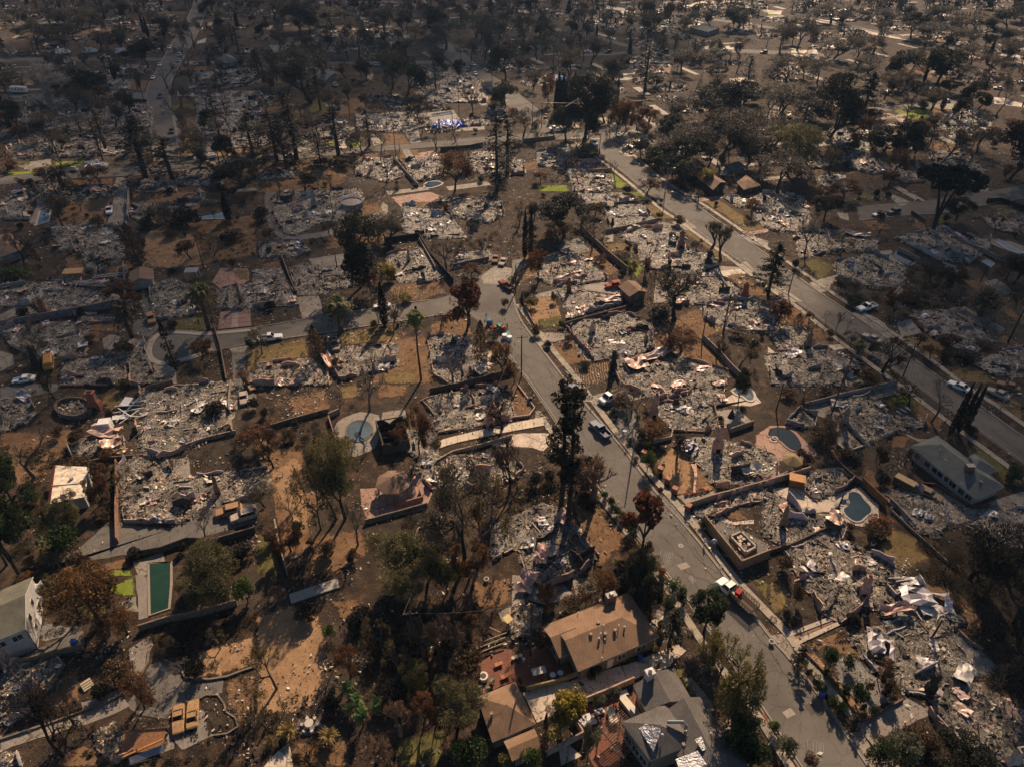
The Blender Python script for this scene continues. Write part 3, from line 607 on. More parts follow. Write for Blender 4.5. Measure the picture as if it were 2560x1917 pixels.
DATA = '''
C conc 11 110,1420 440,1370 450,1490 330,1500
L green 11 460,1400 740,1385 700,1430 470,1440
L green 11 50,1490 330,1470 340,1500 40,1520
L olive 11 80,1400 280,1385 270,1420 100,1440
C conc 11 960,785 1070,780 1060,815 965,812
C pale 11 1530,790 1740,790 1700,835 1530,830
L olive 11 1470,910 1690,890 1690,940 1480,965
D dirt 11 1540,560 1800,550 1780,620 1560,640
D dirt 11 1080,680 1290,700 1240,790 1090,770
D dirt 11 1550,1010 1730,1010 1730,1250 1660,1280 1560,1200
D sand 11 1600,1290 2208,1240 2208,1330 1700,1370 1580,1330
C conc 11 1480,960 1530,960 1570,1220 1530,1240
D dry 11 0,880 90,860 90,980 0,1020
C conc 11 280,1595 500,1585 490,1640 310,1656
C conc 11 0,190 600,190 600,215 0,215
L olive 11 0,195 80,190 80,215 0,225
D dirt 11 600,1560 980,1540 990,1656 500,1656
D dirt 11 0,660 300,640 320,720 0,700
C pale 11 1740,1050 2208,1050 2208,1110 1760,1120
C conc 11 1600,530 1860,530 1850,550 1600,556
C pale 11 1700,360 1780,330 1770,370 1700,380
L olive 11 1350,95 1600,100 1600,125 1350,120
C conc 11 1100,180 1300,180 1290,205 1110,205
D dirt 12 0,1280 480,1260 480,1300 0,1330
D dirt 12 560,560 1000,560 1000,640 560,650
L olive 12 440,945 480,900 620,880 622,990 500,1005
L green 12 620,1210 680,1220 680,1262 625,1262
L green 12 780,1232 910,1220 915,1268 795,1282
C pale 12 700,1190 780,1195 768,1245 795,1282 675,1290
C conc 12 970,1145 1000,1135 1100,1240 1015,1262
C conc 12 1280,1150 1400,1130 1425,1232 1340,1240
P pink 12 1315,1340 1530,1300 1665,1500 1600,1500 1480,1360 1340,1385
P conc 12 1330,990 1700,950 1760,1032 1480,1085
P conc 12 1495,1128 1970,1088 1970,1120 1520,1152
C conc 12 360,1205 520,1225 465,1310 360,1310
L olive 12 100,690 330,672 320,718 110,730
P conc 12 110,390 300,390 240,455 160,455
P pale 12 565,298 600,288 700,292 705,310 610,318 570,312
D dirt 12 80,1430 820,1400 760,1480 780,1560 620,1640 0,1656 0,1480
D dirt 12 800,1340 1060,1320 1060,1380 820,1400
D dirt 12 1220,1290 1400,1290 1420,1340 1240,1380
D dirt 12 0,880 400,900 420,1000 0,1010
D dirt 12 640,860 900,850 980,960 680,1000
D sand 12 1660,640 1960,760 1860,790 1650,720
D dirt 12 1880,780 2120,870 2080,900 1890,880
C conc 12 2060,740 2208,830 2208,860 2140,880 1970,760
D dirt 12 1100,1150 1280,1160 1340,1250 1110,1255
C pale 12 1060,1100 1110,1095 1110,1130 1070,1140
C pale 12 960,405 1300,395 1300,412 960,425
C pale 12 700,240 1300,270 1300,290 1100,296 900,285
D dirt 12 1780,640 1960,720 1940,750 1760,700
C pale 12 1700,60 2208,60 2208,80 1700,84
C pale 12 1740,170 1920,166 1920,182 1750,185
L dry 13 920,1240 1060,1238 1045,1300 985,1295
L dry 13 560,1232 690,1205 755,1330 700,1340
C pale 13 920,1310 1060,1295 1065,1350 985,1352
P pink 13 560,1378 700,1365 760,1400 690,1410
D dirt 13 690,1410 860,1470 700,1480
L green 13 780,1505 870,1500 1020,1600 1065,1640 900,1622
L green 13 200,1600 480,1595 500,1656 230,1656
D dirt 13 90,1400 230,1390 240,1470 100,1480
C conc 13 500,1240 560,1232 600,1262 520,1270
C pale 13 50,90 200,90 190,120 60,110
C pale 13 770,40 1060,90 1060,115 780,70
C pale 13 1450,60 1700,0 1900,0 2208,60 2208,100 1800,40 1600,80
C pale 13 740,280 900,335 890,345 740,300
C conc 13 650,600 860,680 830,700 640,620
P conc 13 880,660 1100,680 1080,700 880,690
C pale 13 1870,680 2040,670 2030,710 1880,700
L olive 13 1690,395 1790,400 1780,425 1690,415
C pale 13 1840,400 1950,398 1960,430 1850,428
C pale 13 1600,380 1700,400 1690,430 1640,420
D sand 13 370,490 480,500 470,550 390,520
D dirt 13 180,230 330,220 340,290 190,300
P pale 13 1370,1660 1400,1656 1420,1660 1400,1690
D sand 13 1000,560 1200,500 1400,540 1350,640 1050,600
C pale 14 400,165 540,180 640,215 620,225 420,190
C pale 14 600,200 900,280 1250,345 1250,358 880,300
L green 14 1080,955 1300,940 1500,980 1500,1020 1330,1042 1180,1022
L dry 14 1430,940 1520,980 1500,1020 1400,1010
L olive 14 990,1008 1130,1018 1125,1052 1015,1050
P pink 14 975,975 1050,980 1180,1030 1150,1062 1080,1010
L olive 14 400,1060 600,1060 590,1110 440,1122
C conc 14 1430,888 1500,860 1600,880 1600,950 1420,930
C pale 14 1780,830 2050,850 2208,900 2208,930 1900,890
L olive 14 1660,920 1740,930 1800,960 1760,980
D sand 14 1400,920 1480,910 1560,940 1540,970
D dirt 14 1380,1230 1600,1240 1700,1300 1660,1350 1420,1320
L olive 14 840,1360 1100,1350 1130,1420 960,1430
C conc 14 1700,1480 1880,1530 1900,1656 1820,1656 1740,1560
L olive 14 1960,460 2050,465 2050,490 1970,490
P pale 14 0,90 120,100 110,130 0,120
L green 14 0,120 60,125 60,170 0,170
L olive 14 230,445 340,440 330,470 240,465
L olive 14 960,165 1060,170 1050,200 960,190
C pale 14 200,440 420,430 440,500 300,520 200,470
C pale 14 1960,440 2208,490 2208,560 1980,470
C pale 14 350,0 440,0 440,12 360,16
D dirt 14 1200,580 1420,600 1420,680 1240,660
C pale 14 1980,380 2208,420 2208,440 2000,400
L olive 14 870,170 930,60 900,90 870,110
P conc 21 310,0 450,80 440,150 350,150 300,300 250,260 320,120
C conc 21 0,1060 210,960 330,1050 200,1060 0,1112
C conc 21 830,900 1040,840 1040,960 720,1010
C asph 21 1190,870 1300,850 1330,1080 1370,1170 1300,1250 1150,1230 1150,1120 1260,1090
C conc 11 1000,1535 1090,1530 1095,1656 990,1656
C conc 21 990,0 1090,0 1100,500 1040,520 1050,340 920,330 930,260 960,180
L olive 21 1500,1105 1820,1052 1832,1180 1780,1202 1480,1190
D sand 21 1230,440 1300,340 1560,330 1720,400 1760,620 1500,660 1230,650
D dirt 21 560,20 980,20 900,300 700,290 480,300
D dirt 21 1140,0 1900,0 1920,90 1740,110 1700,180 1150,190
D dirt 21 1580,280 2208,200 2208,540 1760,620 1720,400 1560,330
P pink 21 1830,780 1900,660 2140,660 2150,760 2060,830 1900,840
L dry 21 1980,680 2140,665 2150,760 2080,770
P conc 21 880,1270 960,1230 1040,1250 1030,1330 960,1362 900,1360
C asph 21 2000,1370 2110,1360 2120,1550 2190,1560 2208,1656 2010,1656
C conc 21 1970,1350 2150,1318 2112,1380 2000,1382
L dry 21 2120,1385 2208,1340 2208,1560 2130,1545
D dark 21 1540,1470 1860,1380 1940,1560 1940,1656 1540,1656
C conc 21 1310,1490 1500,1490 1530,1656 1360,1656
C conc 21 0,1370 110,1400 130,1480 0,1550
D dirt 21 560,560 720,560 740,720 560,690
D dirt 21 760,650 1060,560 1190,640 1060,700 780,760
D dirt 21 750,1200 880,1190 870,1300 745,1305
D dirt 21 700,1150 1040,1100 1040,1220 720,1200
D dirt 22 30,620 220,590 250,680 30,700
C conc 22 450,580 840,520 865,620 700,640 500,652
C conc 22 350,910 540,880 580,1050 400,1092
C asph 22 600,1225 700,1210 750,1400 625,1430
D dark 22 560,890 900,870 1000,1000 600,1065
L green 22 1250,862 1480,830 1485,930 1260,952
L dry 22 0,1322 440,1262 480,1420 0,1500
L dry 22 700,1212 1200,1160 1260,1280 760,1330
C asph 22 70,0 190,0 120,60 200,290 340,375 560,350 620,330 640,360 540,400 250,430 120,330 80,200
P pink 22 1170,50 1500,0 1650,60 1460,110 1290,172
D dirt 22 1350,90 1560,80 1640,150 1400,180
D dirt 22 1480,1152 1700,1070 1820,1100 1880,1230 1500,1272
D dirt 22 1100,1290 1450,1240 1560,1400 1500,1656 1000,1656 1080,1450
D dry 22 1090,1560 1380,1520 1400,1656 1050,1656
D dirt 22 600,360 1100,300 1140,420 600,500
P conc 22 560,400 960,290 1130,200 1140,120 1090,90 1060,170 900,250 600,330
D dirt 22 880,120 1060,90 1100,160 920,230
D dark 22 60,930 350,880 400,1090 0,1140 0,980
D dark 22 1680,680 1980,600 1990,640 1880,760 1700,860
C conc 22 1940,730 2060,640 2208,660 2208,720 2100,800 1960,790
P pale 22 1930,1400 2080,1360 2120,1460 2000,1500
D dirt 22 1100,830 1250,780 1560,760 1640,860 1500,920 1250,960
P asph 23 380,460 570,400 682,510 470,562
D dirt 23 580,560 710,470 940,680 800,745
L green 23 960,0 1110,0 1230,100 1060,92
L green 23 940,600 1070,580 1140,670 1085,742
C conc 23 130,905 420,830 820,780 905,800 920,905 860,880 640,850 430,895 140,915
D sand 23 100,912 350,900 430,1020 450,1140 220,1192 110,1000
L olive 23 200,1110 420,1060 450,1150 230,1195
C conc 23 185,1262 250,1212 460,1222 515,1200 510,1260 280,1312 240,1335
D dirt 23 280,1300 540,1290 660,1462 430,1522
W conc 23 520,1285 560,1280 690,1455 655,1470
D furrow 23 530,1520 830,1470 845,1600 730,1656 610,1656
C conc 23 460,1545 500,1540 600,1656 560,1656
C asph 23 1060,200 1160,195 1300,258 1420,290 1350,330 1250,320 1060,300
L dry 23 1130,112 1220,108 1425,230 1300,242 1190,192
L dry 23 1640,72 1760,60 1990,200 2195,320 2035,352
L dry 23 1470,340 1540,330 1700,462 1940,612 1800,605 1700,500
C pale 23 1640,702 1980,662 2035,702 1780,762 1640,742
C conc 23 1790,640 1940,650 1980,665 1700,690
C conc 23 1940,375 2080,365 2100,390 2208,430 2208,500 2080,445
C conc 23 1380,260 1500,240 1590,310 1510,335 1400,300
C conc 23 1950,640 2020,600 2100,690 2060,700
D dirt 23 1190,1180 1440,1100 1640,1280 1900,1540 1880,1560 1480,1480 1370,1370 1160,1372
D dirt 23 1850,722 1980,700 2208,872 2208,905 2050,905
P conc 23 1450,40 1620,30 1660,60 1640,78 1480,90
P pink 23 1600,55 1800,35 1820,55 1640,85
P pink 23 2000,355 2208,320 2208,350 2040,375
C conc 23 1680,330 1560,260 1600,250 1690,320
L dry 23 780,450 1010,430 1100,500 1060,540 860,540
D dirt 23 0,690 230,640 240,720 60,800 0,770
D dirt 23 30,590 140,540 180,600 130,640
C conc 23 1240,760 1460,770 1480,960 1220,960
D dirt 23 1400,1080 1600,1000 1700,1100 1850,1190 1640,1280
C asph 23 0,590 100,580 130,640 0,730
P conc 23 820,330 880,330 870,430 780,440
L olive 24 280,602 420,570 590,640 550,702 452,770
C conc 24 355,790 455,752 600,720 655,750 540,800 530,852 450,872
P conc 24 925,520 1060,500 1195,660 1100,640 950,560
D green 24 905,560 960,540 1100,640 1060,650
C conc 24 720,1052 800,1010 1000,1130 1105,1262 985,1262 820,1122
C conc 24 1110,1130 1230,1100 1330,1220 1150,1252
L dry 24 1160,1262 1380,1232 1560,1342 1500,1482 1400,1440
L dry 24 1540,1560 1760,1468 1990,1656 1700,1656
C conc 24 1440,1042 1680,980 2050,1182 1985,1242 1640,1065
W pale 24 300,1420 380,1350 480,1325 670,1315 668,1350 480,1380 350,1432
L olive 24 1880,120 1990,100 2145,172 2050,232
L olive 24 1360,205 1500,190 1560,260 1490,292
D dirt 24 300,1180 480,1160 650,1312 430,1340
D dirt 24 0,930 250,980 380,1080 360,1160 100,1160 0,1100
C conc 24 0,850 130,820 290,945 180,960 60,880
C conc 24 0,940 120,930 200,960 60,975 0,965
P pink 24 440,330 700,330 880,380 800,400 480,350
D dirt 24 780,250 1000,240 1090,330 900,340
D dirt 24 1240,190 1370,230 1360,340 1240,300
D dirt 24 1550,650 1800,640 1900,760 2208,900 2208,1150 1900,960
P conc 24 1860,780 1980,750 2100,850 2060,890 1880,800
P conc 24 1500,600 1620,640 1640,700 1540,690
D dirt 24 1820,1100 2208,1330 2208,1350 1900,1290
P conc 24 2100,430 2208,470 2208,560 1860,430 1900,400
D dark 24 1100,680 1600,650 1700,900 1500,1000 1250,1000 1100,800
P pale 24 0,1340 100,1420 60,1430 0,1400
C conc 24 1060,20 1240,90 1150,130 1060,60
L olive 24 800,0 1000,50 900,90 780,50
C conc 24 590,180 690,190 700,250 620,230
D dirt 24 0,1380 300,1420 280,1656 0,1656
C asph 31 0,30 300,0 560,0 460,70 0,145
C asph 31 1090,1215 1500,1240 1700,1085 1860,1060 2208,945 2208,1185 1600,1362 1000,1482 300,1610 270,1656 700,1400 965,1160
L olive 31 310,1240 340,1110 500,1150 430,1280 320,1500
L dry 31 830,180 880,100 1030,30 1100,170 960,242
P pale 31 1180,232 1250,190 1262,380 1180,382
P conc 31 1490,650 1630,630 1645,790 1560,800 1500,740
D dark 31 230,120 560,40 540,250 280,290
D dirt 31 0,420 640,380 600,560 560,620 440,680 0,600
D dirt 31 0,590 440,680 360,860 0,900
D dark 31 1380,560 2208,400 2208,740 1880,780 1660,640
P conc 31 1140,1530 1410,1450 1440,1620 1200,1656
L green 31 940,1600 1150,1600 1150,1656 930,1656
D dirt 31 800,1560 1100,1500 1140,1580 850,1620
D dark 31 1040,700 1130,760 1120,1010 1050,1150
C asph 31 1960,0 2080,0 2208,90 2208,220 2060,220 2040,100
D dirt 32 0,460 230,560 400,500 420,1000 700,900 450,1200 480,1400 250,1480 180,1200 60,700 0,640
D sand 32 120,760 340,620 400,700 330,880 380,1000 500,1040 420,1260 340,1300 300,1100 160,1000
P conc 32 670,380 700,330 760,290 830,258 900,240 985,248 1060,270 1070,330 1060,400 1055,480 1030,550 940,600 850,628 760,640 715,560 690,470
D dirt 32 260,120 600,40 660,210 330,310 280,200
L dry 32 700,20 880,0 910,110 740,140
D dirt 32 1030,0 1320,0 1300,110 1040,130
P conc 32 1090,240 1290,220 1300,310 1080,350
P pink 32 900,900 1320,880 1400,720 1520,950 1460,1080 980,1200 920,1080
D dark 32 1180,1130 1500,1080 1560,1200 1480,1480 1000,1500 900,1250
D dirt 32 500,1300 900,1240 1000,1440 700,1656 450,1656
L olive 32 0,1280 140,1260 240,1656 0,1656
P pale 0 1225,1102 1304,1083 1370,1083 1376,1112 1358,1128 1330,1118 1270,1116 1230,1114
W conc 0 1280,990 1300,965 1335,1018 1372,1045 1338,1052 1340,1022
D dirt 33 0,0 50,20 190,210 170,270 20,310 0,290
D dirt 33 500,1010 740,1050 980,1370 760,1590 600,1320 560,1160
D dirt 33 640,960 720,1000 1080,1420 1060,1500 960,1420 760,1060
C conc 33 695,100 860,50 1020,20 1310,40 1300,75 900,180 765,192
D ash 33 800,225 1000,200 1210,330 1180,480 1000,500 960,500 880,340
D sand 33 1222,640 1380,540 1500,560 1560,700 1540,930 1420,962 1250,740
D dirt 33 1590,720 1700,760 1760,900 1570,930
P pink 33 1130,300 1200,270 1180,350 1110,360
C conc 33 1420,960 1700,920 1900,930 1860,965 1540,1062 1500,1035
C asph 33 1250,990 1310,960 1530,1210 1500,1260 1380,1130
D dirt 33 1780,1130 1930,1050 2050,1170 1960,1190
W pale 33 1740,1160 1790,1130 1900,1190 2080,1170 2080,1200 1900,1215
C asph 33 1740,1180 1900,1210 2208,1380 2208,1460 1990,1600 1740,1260
C conc 33 1500,1080 1640,1130 1740,1160 1680,1200 1600,1190
C conc 33 1560,1180 1640,1170 1700,1250 1640,1260
P pink 33 2100,440 2208,400 2208,640 2120,560
P pale 33 1880,100 2040,20 2150,160 2060,190 1760,180 1700,230
P conc 33 1750,230 1950,210 2080,330 1880,400
D dirt 33 1500,180 1760,150 1740,230 1540,250
P pale 0 1932,1221 1980,1215 2100,1232 2150,1217 2196,1262 2198,1296 2160,1317 2106,1308 2080,1280 2000,1279 1957,1245
P pink 0 1888,1110 1900,1080 1925,1064 1975,1064 2010,1098 2045,1135 2014,1164 1970,1150 1930,1152 1900,1146
C conc 34 310,205 640,120 1110,10 1290,0 1270,62 940,120 700,185 610,270 700,420 830,540 680,592 590,520 600,330 400,262
L olive 34 960,145 1130,70 1262,112 1480,240 1400,300 1240,230 1100,225
L green 34 1050,110 1190,80 1250,160 1120,170
C conc 34 1290,900 1450,880 1740,1070 2000,985 2208,925 2208,1055 1960,1130 1620,1210 1500,1160
L olive 34 1700,560 1780,470 2208,790 2208,900 2040,870 1980,760
L dry 34 2000,130 2208,240 2208,330 1930,140
D dirt 34 820,700 1000,780 1060,920 900,900 820,780
D dirt 34 430,560 640,560 700,640 560,640
D dry 34 930,1420 1060,1220 1260,1300 1420,1500 1200,1640 1000,1560
D dirt 34 1050,450 1260,430 1180,560 1060,560
C conc 34 1050,360 1280,470 1500,480 1500,520 1300,500
D dirt 34 1260,130 1560,280 1500,420 1280,330
D dark 34 0,1480 200,1460 330,1656 0,1656
L dry 34 1880,20 2000,60 2208,180 2208,220 1960,130
L green 41 900,110 1160,10 1172,180 1080,190 960,160
L olive 41 620,280 900,170 950,330 720,400
P paver 41 1168,0 1280,0 1292,362 1205,380
P paver 41 1050,240 1170,180 1200,320 1060,300
P ash 41 320,500 380,390 560,440 720,440 700,500 360,590
C asph 41 200,700 480,560 720,480 730,600 480,690 160,770
D dark 41 740,620 1000,560 1100,520 1240,500 1060,700 900,800 740,720
C paver 41 1110,640 1300,520 1320,600 1250,780 1120,980 860,1120 730,1180 700,1100 860,1060 1060,960 1130,820
C asph 41 1290,770 1440,735 1640,800 1720,900 1920,905 1920,1010 1640,1080 1500,1150 1420,1240 1180,1200 1090,1120 1180,980
C paver 41 720,1190 1060,1050 1120,1130 960,1210 740,1290
C conc 41 0,1390 700,1180 745,1280 100,1480 0,1530
C paver 41 1155,1440 1420,1320 1520,1480 1480,1510 1160,1610
C paver 41 1560,1500 1420,1330 1480,1250 1760,1150 1780,1340 1840,1380 1600,1500
D dirt 41 480,1560 740,1440 960,1600 900,1656 440,1656
D dirt 41 470,900 700,760 700,1100 420,1190 200,1280 480,1000
D sand 41 1750,640 2208,520 2208,760 1900,880 1740,880 1640,760
D dirt 41 1940,900 2208,820 2208,1180 2060,1280 2040,1200 1940,1130
D dark 41 1730,1040 1880,1030 1940,1160 2040,1230 2030,1330 1860,1370 1790,1280 1730,1150
D dark 41 1150,1000 1250,920 1340,1080 1280,1180 1160,1170
D dark 41 1560,780 1700,760 1740,860 1640,920 1550,880
D sand 42 0,360 300,260 520,340 640,560 600,860 500,1130 240,1200 0,1240
P ash 42 350,1240 560,1230 640,1340 440,1400 350,1380
D dirt 42 640,220 900,200 940,340 760,420
P pale 42 180,1520 290,1440 320,1656 60,1656
L olive 42 1200,1400 1380,1360 1640,1300 1600,1656 1180,1656
D dirt 42 300,1440 800,1400 820,1656 320,1656
D dirt 42 1850,60 2208,0 2208,260 2080,300 1900,300
C conc 42 2090,320 2208,270 2208,420 2120,400
P brick 42 1900,780 2100,640 2208,640 2208,920 1920,1040
C conc 43 0,0 200,0 420,60 540,180 300,260 100,200 0,330
C conc 43 520,40 760,0 720,150 560,180
P brick 43 0,690 200,620 340,650 560,850 110,960 60,960 0,900
C pale 43 95,1022 340,950 580,890 1050,752 1430,592 1500,650 1340,790 1050,900 500,1110 575,1090 210,1272
P brick 43 490,1172 1050,1000 1170,1180 950,1290 1050,1500 840,1656 560,1230
P brick 43 560,1230 850,1656 700,1656 600,1400
D ash 43 1190,320 1300,260 1420,300 1540,500 1400,600 1290,600
P pale 43 1200,390 1400,320 1440,400 1260,450
L olive 43 1370,800 1460,770 1620,1040 1560,1060 1440,900
P conc 43 1490,900 1560,880 1760,1160 1700,1180
P pink 43 1840,1250 2060,1170 2060,1290 1880,1300
P pale 43 400,1500 500,1470 600,1560 420,1640
L olive 43 2040,0 2208,60 2208,240
D dark 43 560,180 820,100 1000,120 600,300 260,430 280,250
W brick 43 2150,1200 2208,1180 2208,1300 2180,1290
D ash 44 552,712 680,662 862,780 1000,920 1155,1080 862,1242 560,860
D sand 44 290,650 395,660 560,860 862,1215 800,1272
C paver 44 812,1272 960,1190 1200,1060 1425,1182 1220,1292 930,1422
W redstrip 44 190,540 600,375 615,395 210,565
L dry 44 0,20 190,122 262,290 60,352 0,252
D dark 44 200,100 440,300 440,340 150,460 60,360
C conc 44 0,520 180,505 225,665 170,705
C conc 44 690,1362 805,1352 905,1500 835,1562
A ash 44 1485,500 1620,482 2050,800 1900,905 1700,925 1640,700
D dark 44 1180,0 2208,0 2208,700 1850,650 1560,400 1450,200 1260,60
D dirt 44 1300,60 1640,120 1900,440 1800,520 1640,400 1500,260
D dark 44 950,1420 1430,1200 1600,1430 1500,1656 1100,1656
D dirt 44 560,560 760,600 860,760 680,680 560,700
D dirt 44 300,620 620,480 660,560 560,620 420,650
'''
for ln in DATA.strip().splitlines():
 k,mt,rg,*pp = ln.split()
 patch(k,mt,int(rg),*[tuple(map(float,q.split(','))) for q in pp])
def paving(name,kind_,A,B,n,mat,col,z=.06,gap=.06):
 """a drive or walk laid as separate slabs between two edge lines"""
 A = even(A,n + 1); B = even(B,n + 1); root = bpy.data.objects.new(name,None); COL.objects.link(root); struct(root)
 for i in range(n):
  q = [A[i],A[i + 1],B[i + 1],B[i]]; c = sum(q) / 4; q = [c + (p - c) * (1 - gap / 2) for p in q]; zt = z + .05 + RNG.uniform(-.008,.008)
  V = [(p[0] - c[0],p[1] - c[1],h) for h in (0,zt) for p in q]; mb = MB(); mb.add(V,[(4,5,6,7),(0,1,5,4),(1,2,6,5),(2,3,7,6),(3,0,4,7)],np.array(col) * (1 + RNG.normal(0,.05))); o = mb.obj('slab',M[mat],root); o.location = (c[0],c[1],.02)
 bed = MB(); V = np.vstack([np.c_[A,np.full(n + 1,z)],np.c_[B,np.full(n + 1,z)]]); bed.add(V,[(i,i + 1,n + 2 + i,n + 1 + i) for i in range(n)],(.22,.12,.08)); bed.obj('joint_bed',M['plain'],root)
paving('walkway','W',S((1060,1113),(1130,1092),(1240,1066),(1357,1043)),S((1064,1134),(1130,1110),(1240,1086),(1361,1064)),11,'plain',(.50,.42,.32),.09)
paving('walkway','W',[G(33,*p) for p in ((1540,690),(1575,780),(1565,880),(1560,950))],[G(33,*p) for p in ((1590,690),(1600,790),(1580,880),(1585,950))],7,'plain',(.48,.30,.22),.085,.14)
paving('driveway','C',[G(44,*p) for p in ((160,500),(560,352))],[G(44,*p) for p in ((190,533),(600,375))],5,'plain',(.36,.30,.24),.09,.03)
paving('driveway','C',[G(44,*p) for p in ((215,570),(610,400))],[G(44,*p) for p in ((250,608),(650,420))],5,'plain',(.36,.30,.24),.09,.03)
for k in range(5):
 t0,t1 = k / 5,(k + 1) / 5; L0 = lambda t: (1900 + 260 * t,1040 - 30 * t); L1 = lambda t: (1880 + 290 * t,1190 - 30 * t)
 paving('brick_drive','C',[G(21,*L0(t0)),G(21,*L1(t0))],[G(21,*L0(t1)),G(21,*L1(t1))],4,'plain',((.22,.135,.112),(.30,.23,.19))[k == 2],.09,.10)

# ------------------------------------------------------------------ words for labels
LM = []          # (phrase, x, y)
def lm(phrase,reg,x,y): p = G(reg,x,y); LM.append((phrase,p[0],p[1]))
for a in '''the white side-street pickup|22|125,1265
the turning circle|21|1480,1330
the green date palm|22|735,1210
the tall fan palm|22|1420,1650
the blue water tank|22|2010,1130
the red burnt pickup|22|2150,830
the white gabled garage|21|1210,800
the furrowed garden plot|23|690,1570
the white stake truck|33|850,150
the tool-laden pickup|33|760,420
the oval pool|32|890,400
the dark kidney pool|34|150,480
the clover pool|34|780,1080
the teardrop pool|33|2000,100
the green rectangular pool|41|1370,150
the long slate-roofed house|34|1650,750
the slender kerbside cypresses|34|1600,440
the brown-roofed bungalow|43|750,500
the foil-patched house|43|1500,1350
the brown patio garage|42|2050,1150
the flatbed truck|43|1920,200
the gravel front garden|44|800,950
the moss-roofed white house|41|120,300
the flat white roof|31|600,850
the two rusty sedans|41|1610,1250
the cracked-asphalt drive|31|2050,1140
the gazebo|32|1180,830
the twin tall dark trees|33|450,1120
the curving-street lamp|33|1030,680
the yellow-green patio tree|43|420,1300
the black spreading oak|23|1400,1100
the brown gabled garage|23|1040,950
the umbrella pine|24|1400,330
the right-hand street pickup|24|840,1020
the black pit pool|24|1160,580
the crosswalk|13|640,1200
the crosswalk pickup|13|710,1270
the black cypress row|13|460,980
the blue tarpaulin|12|1660,1110
the small grey garage|12|2060,960
the yellow lawn|12|540,960
the two big left conifers|11|1380,1550
the ladder truck|11|860,1460
the cream camper|11|180,800
the parked work-truck line|11|900,500
the narrow-street blue pickup|11|1385,850
the hedged brown house|13|1700,1500
the far green lawn|14|1300,1000
the far curving road|14|1535,885
the castle-like ruin|22|500,150
the three-slab row|42|490,140
the bright green verge|13|1030,1570
the beige lawn|21|1490,500
the fire-pit terrace|42|2000,800
the rusty tin shed|34|230,830
the long tan wall|33|1900,960
the far sunlit lane|13|1900,430
the pale oval terrace|12|640,300
the far pale-roofed house|13|1660,260
the hedged right lawn|24|2010,160
the dry winding yard|32|250,900
the stone-ringed bed|41|1850,1230'''.splitlines():
 t,rg,xy = a.split('|'); lm(t,int(rg),*map(float,xy.split(',')))
for y_,nm_ in ((20,'the top edge'),(150,'the upper edge')):
 for x_,c_ in ((60,'far left'),(300,'left'),(700,'left of centre'),(1000,'centre'),(1300,'centre'),(1600,'right of centre'),(1900,'right'),(2250,'right'),(2500,'far right')):
  if x_ in (1300,2250): continue
  p_ = GS(x_,y_); LM.append((f'{nm_} {c_}',*p_))
ORD = ['','second ','third ','fourth ','fifth ','sixth ','seventh ','eighth ','ninth ','tenth ','eleventh ','twelfth ','thirteenth ','fourteenth ','fifteenth ','sixteenth ','seventeenth ','eighteenth ','nineteenth ','twentieth ']
PENDING = []     # (object, description, x, y)
def say(o,desc,x,y): PENDING.append((o,desc,x,y))
def settle():
 """gives every waiting object a label that names its neighbour and its rank from there"""
 A = np.array([(l[1],l[2]) for l in LM]); groups = {}
 for o,desc,x,y in PENDING:
  d = np.hypot(A[:,0] - x,A[:,1] - y); order = np.argsort(d)
  own = o.get('own_landmark',''); i = order[0]
  dx,dy = x - A[i,0],y - A[i,1]
  cx,cy = A[i]; ang = math.atan2(cx,cy); fx,fy = math.sin(ang),math.cos(ang)
  fwd = dx * fx + dy * fy; rgt = dx * fy - dy * fx
  if abs(fwd) > abs(rgt): rel = 'beyond' if fwd > 0 else 'in front of'
  else: rel = 'right of' if rgt > 0 else 'left of'
  groups.setdefault((desc,rel,LM[i][0]),[]).append((d[i],o))
 for (desc,rel,name),L in groups.items():
  L.sort(key=lambda q: q[0])
  for k,(d,o) in enumerate(L):
   if len(L) == 1: o['label'] = f'{desc} {rel} {name}'
   elif k == 0: o['label'] = f'nearest {desc} {rel} {name}'
   elif k < len(ORD): o['label'] = f'{ORD[k]}nearest {desc} {rel} {name}'
   else: o['label'] = f'{desc} further out {rel} {name}'
   if len(o['label'].split()) > 16: o['label'] = o['label'].replace(desc,' '.join(desc.split()[1:]))

# ------------------------------------------------------------------ rubble
def leaves(mb,C,size,col,var=.35,mat=0,flat=.0,aspect=1.0):
 """a leaf card at every point of C"""
 n = len(C); a = RNG.normal(0,1,(n,3)); a /= np.linalg.norm(a,axis=1)[:,None]
 b = RNG.normal(0,1,(n,3)); b -= a * (a * b).sum(1)[:,None]; b /= np.linalg.norm(b,axis=1)[:,None]
 if flat: a[:,2] *= 1 - flat; b[:,2] *= 1 - flat
 s = (size * RNG.uniform(.6,1.4,n))[:,None]; u = a * s; v = b * s * aspect
 V = np.stack([C - u,C - v * .8,C + u,C + v * .8],1).reshape(-1,3)
 F = np.arange(4 * n).reshape(n,4); base = np.array(col)
 if base.ndim == 1: base = np.tile(base,(n,1))
 mb.add(V,F,np.clip(base * (1 + RNG.normal(0,var,(n,1))),.004,.6),mat)
PAL = np.array([(0.022,0.019,0.016),(0.048,0.042,0.036),(0.11,0.096,0.083),(0.20,0.172,0.142),(0.33,0.28,0.225),(0.50,0.43,0.345),(0.68,0.59,0.47),(0.36,0.24,0.19),(0.24,0.10,0.045)])
PW = np.array([.20,.14,.12,.13,.13,.12,.09,.05,.03])
KW = {'pink': np.array([.17,.12,.10,.10,.11,.10,.06,.20,.06]),'rust': np.array([.2,.14,.12,.12,.10,.08,.04,.08,.14]),'white': np.array([.15,.10,.10,.12,.14,.17,.18,.03,.01]),'grey': np.array([.18,.14,.15,.19,.16,.10,.05,.02,.01]),'mix': PW}
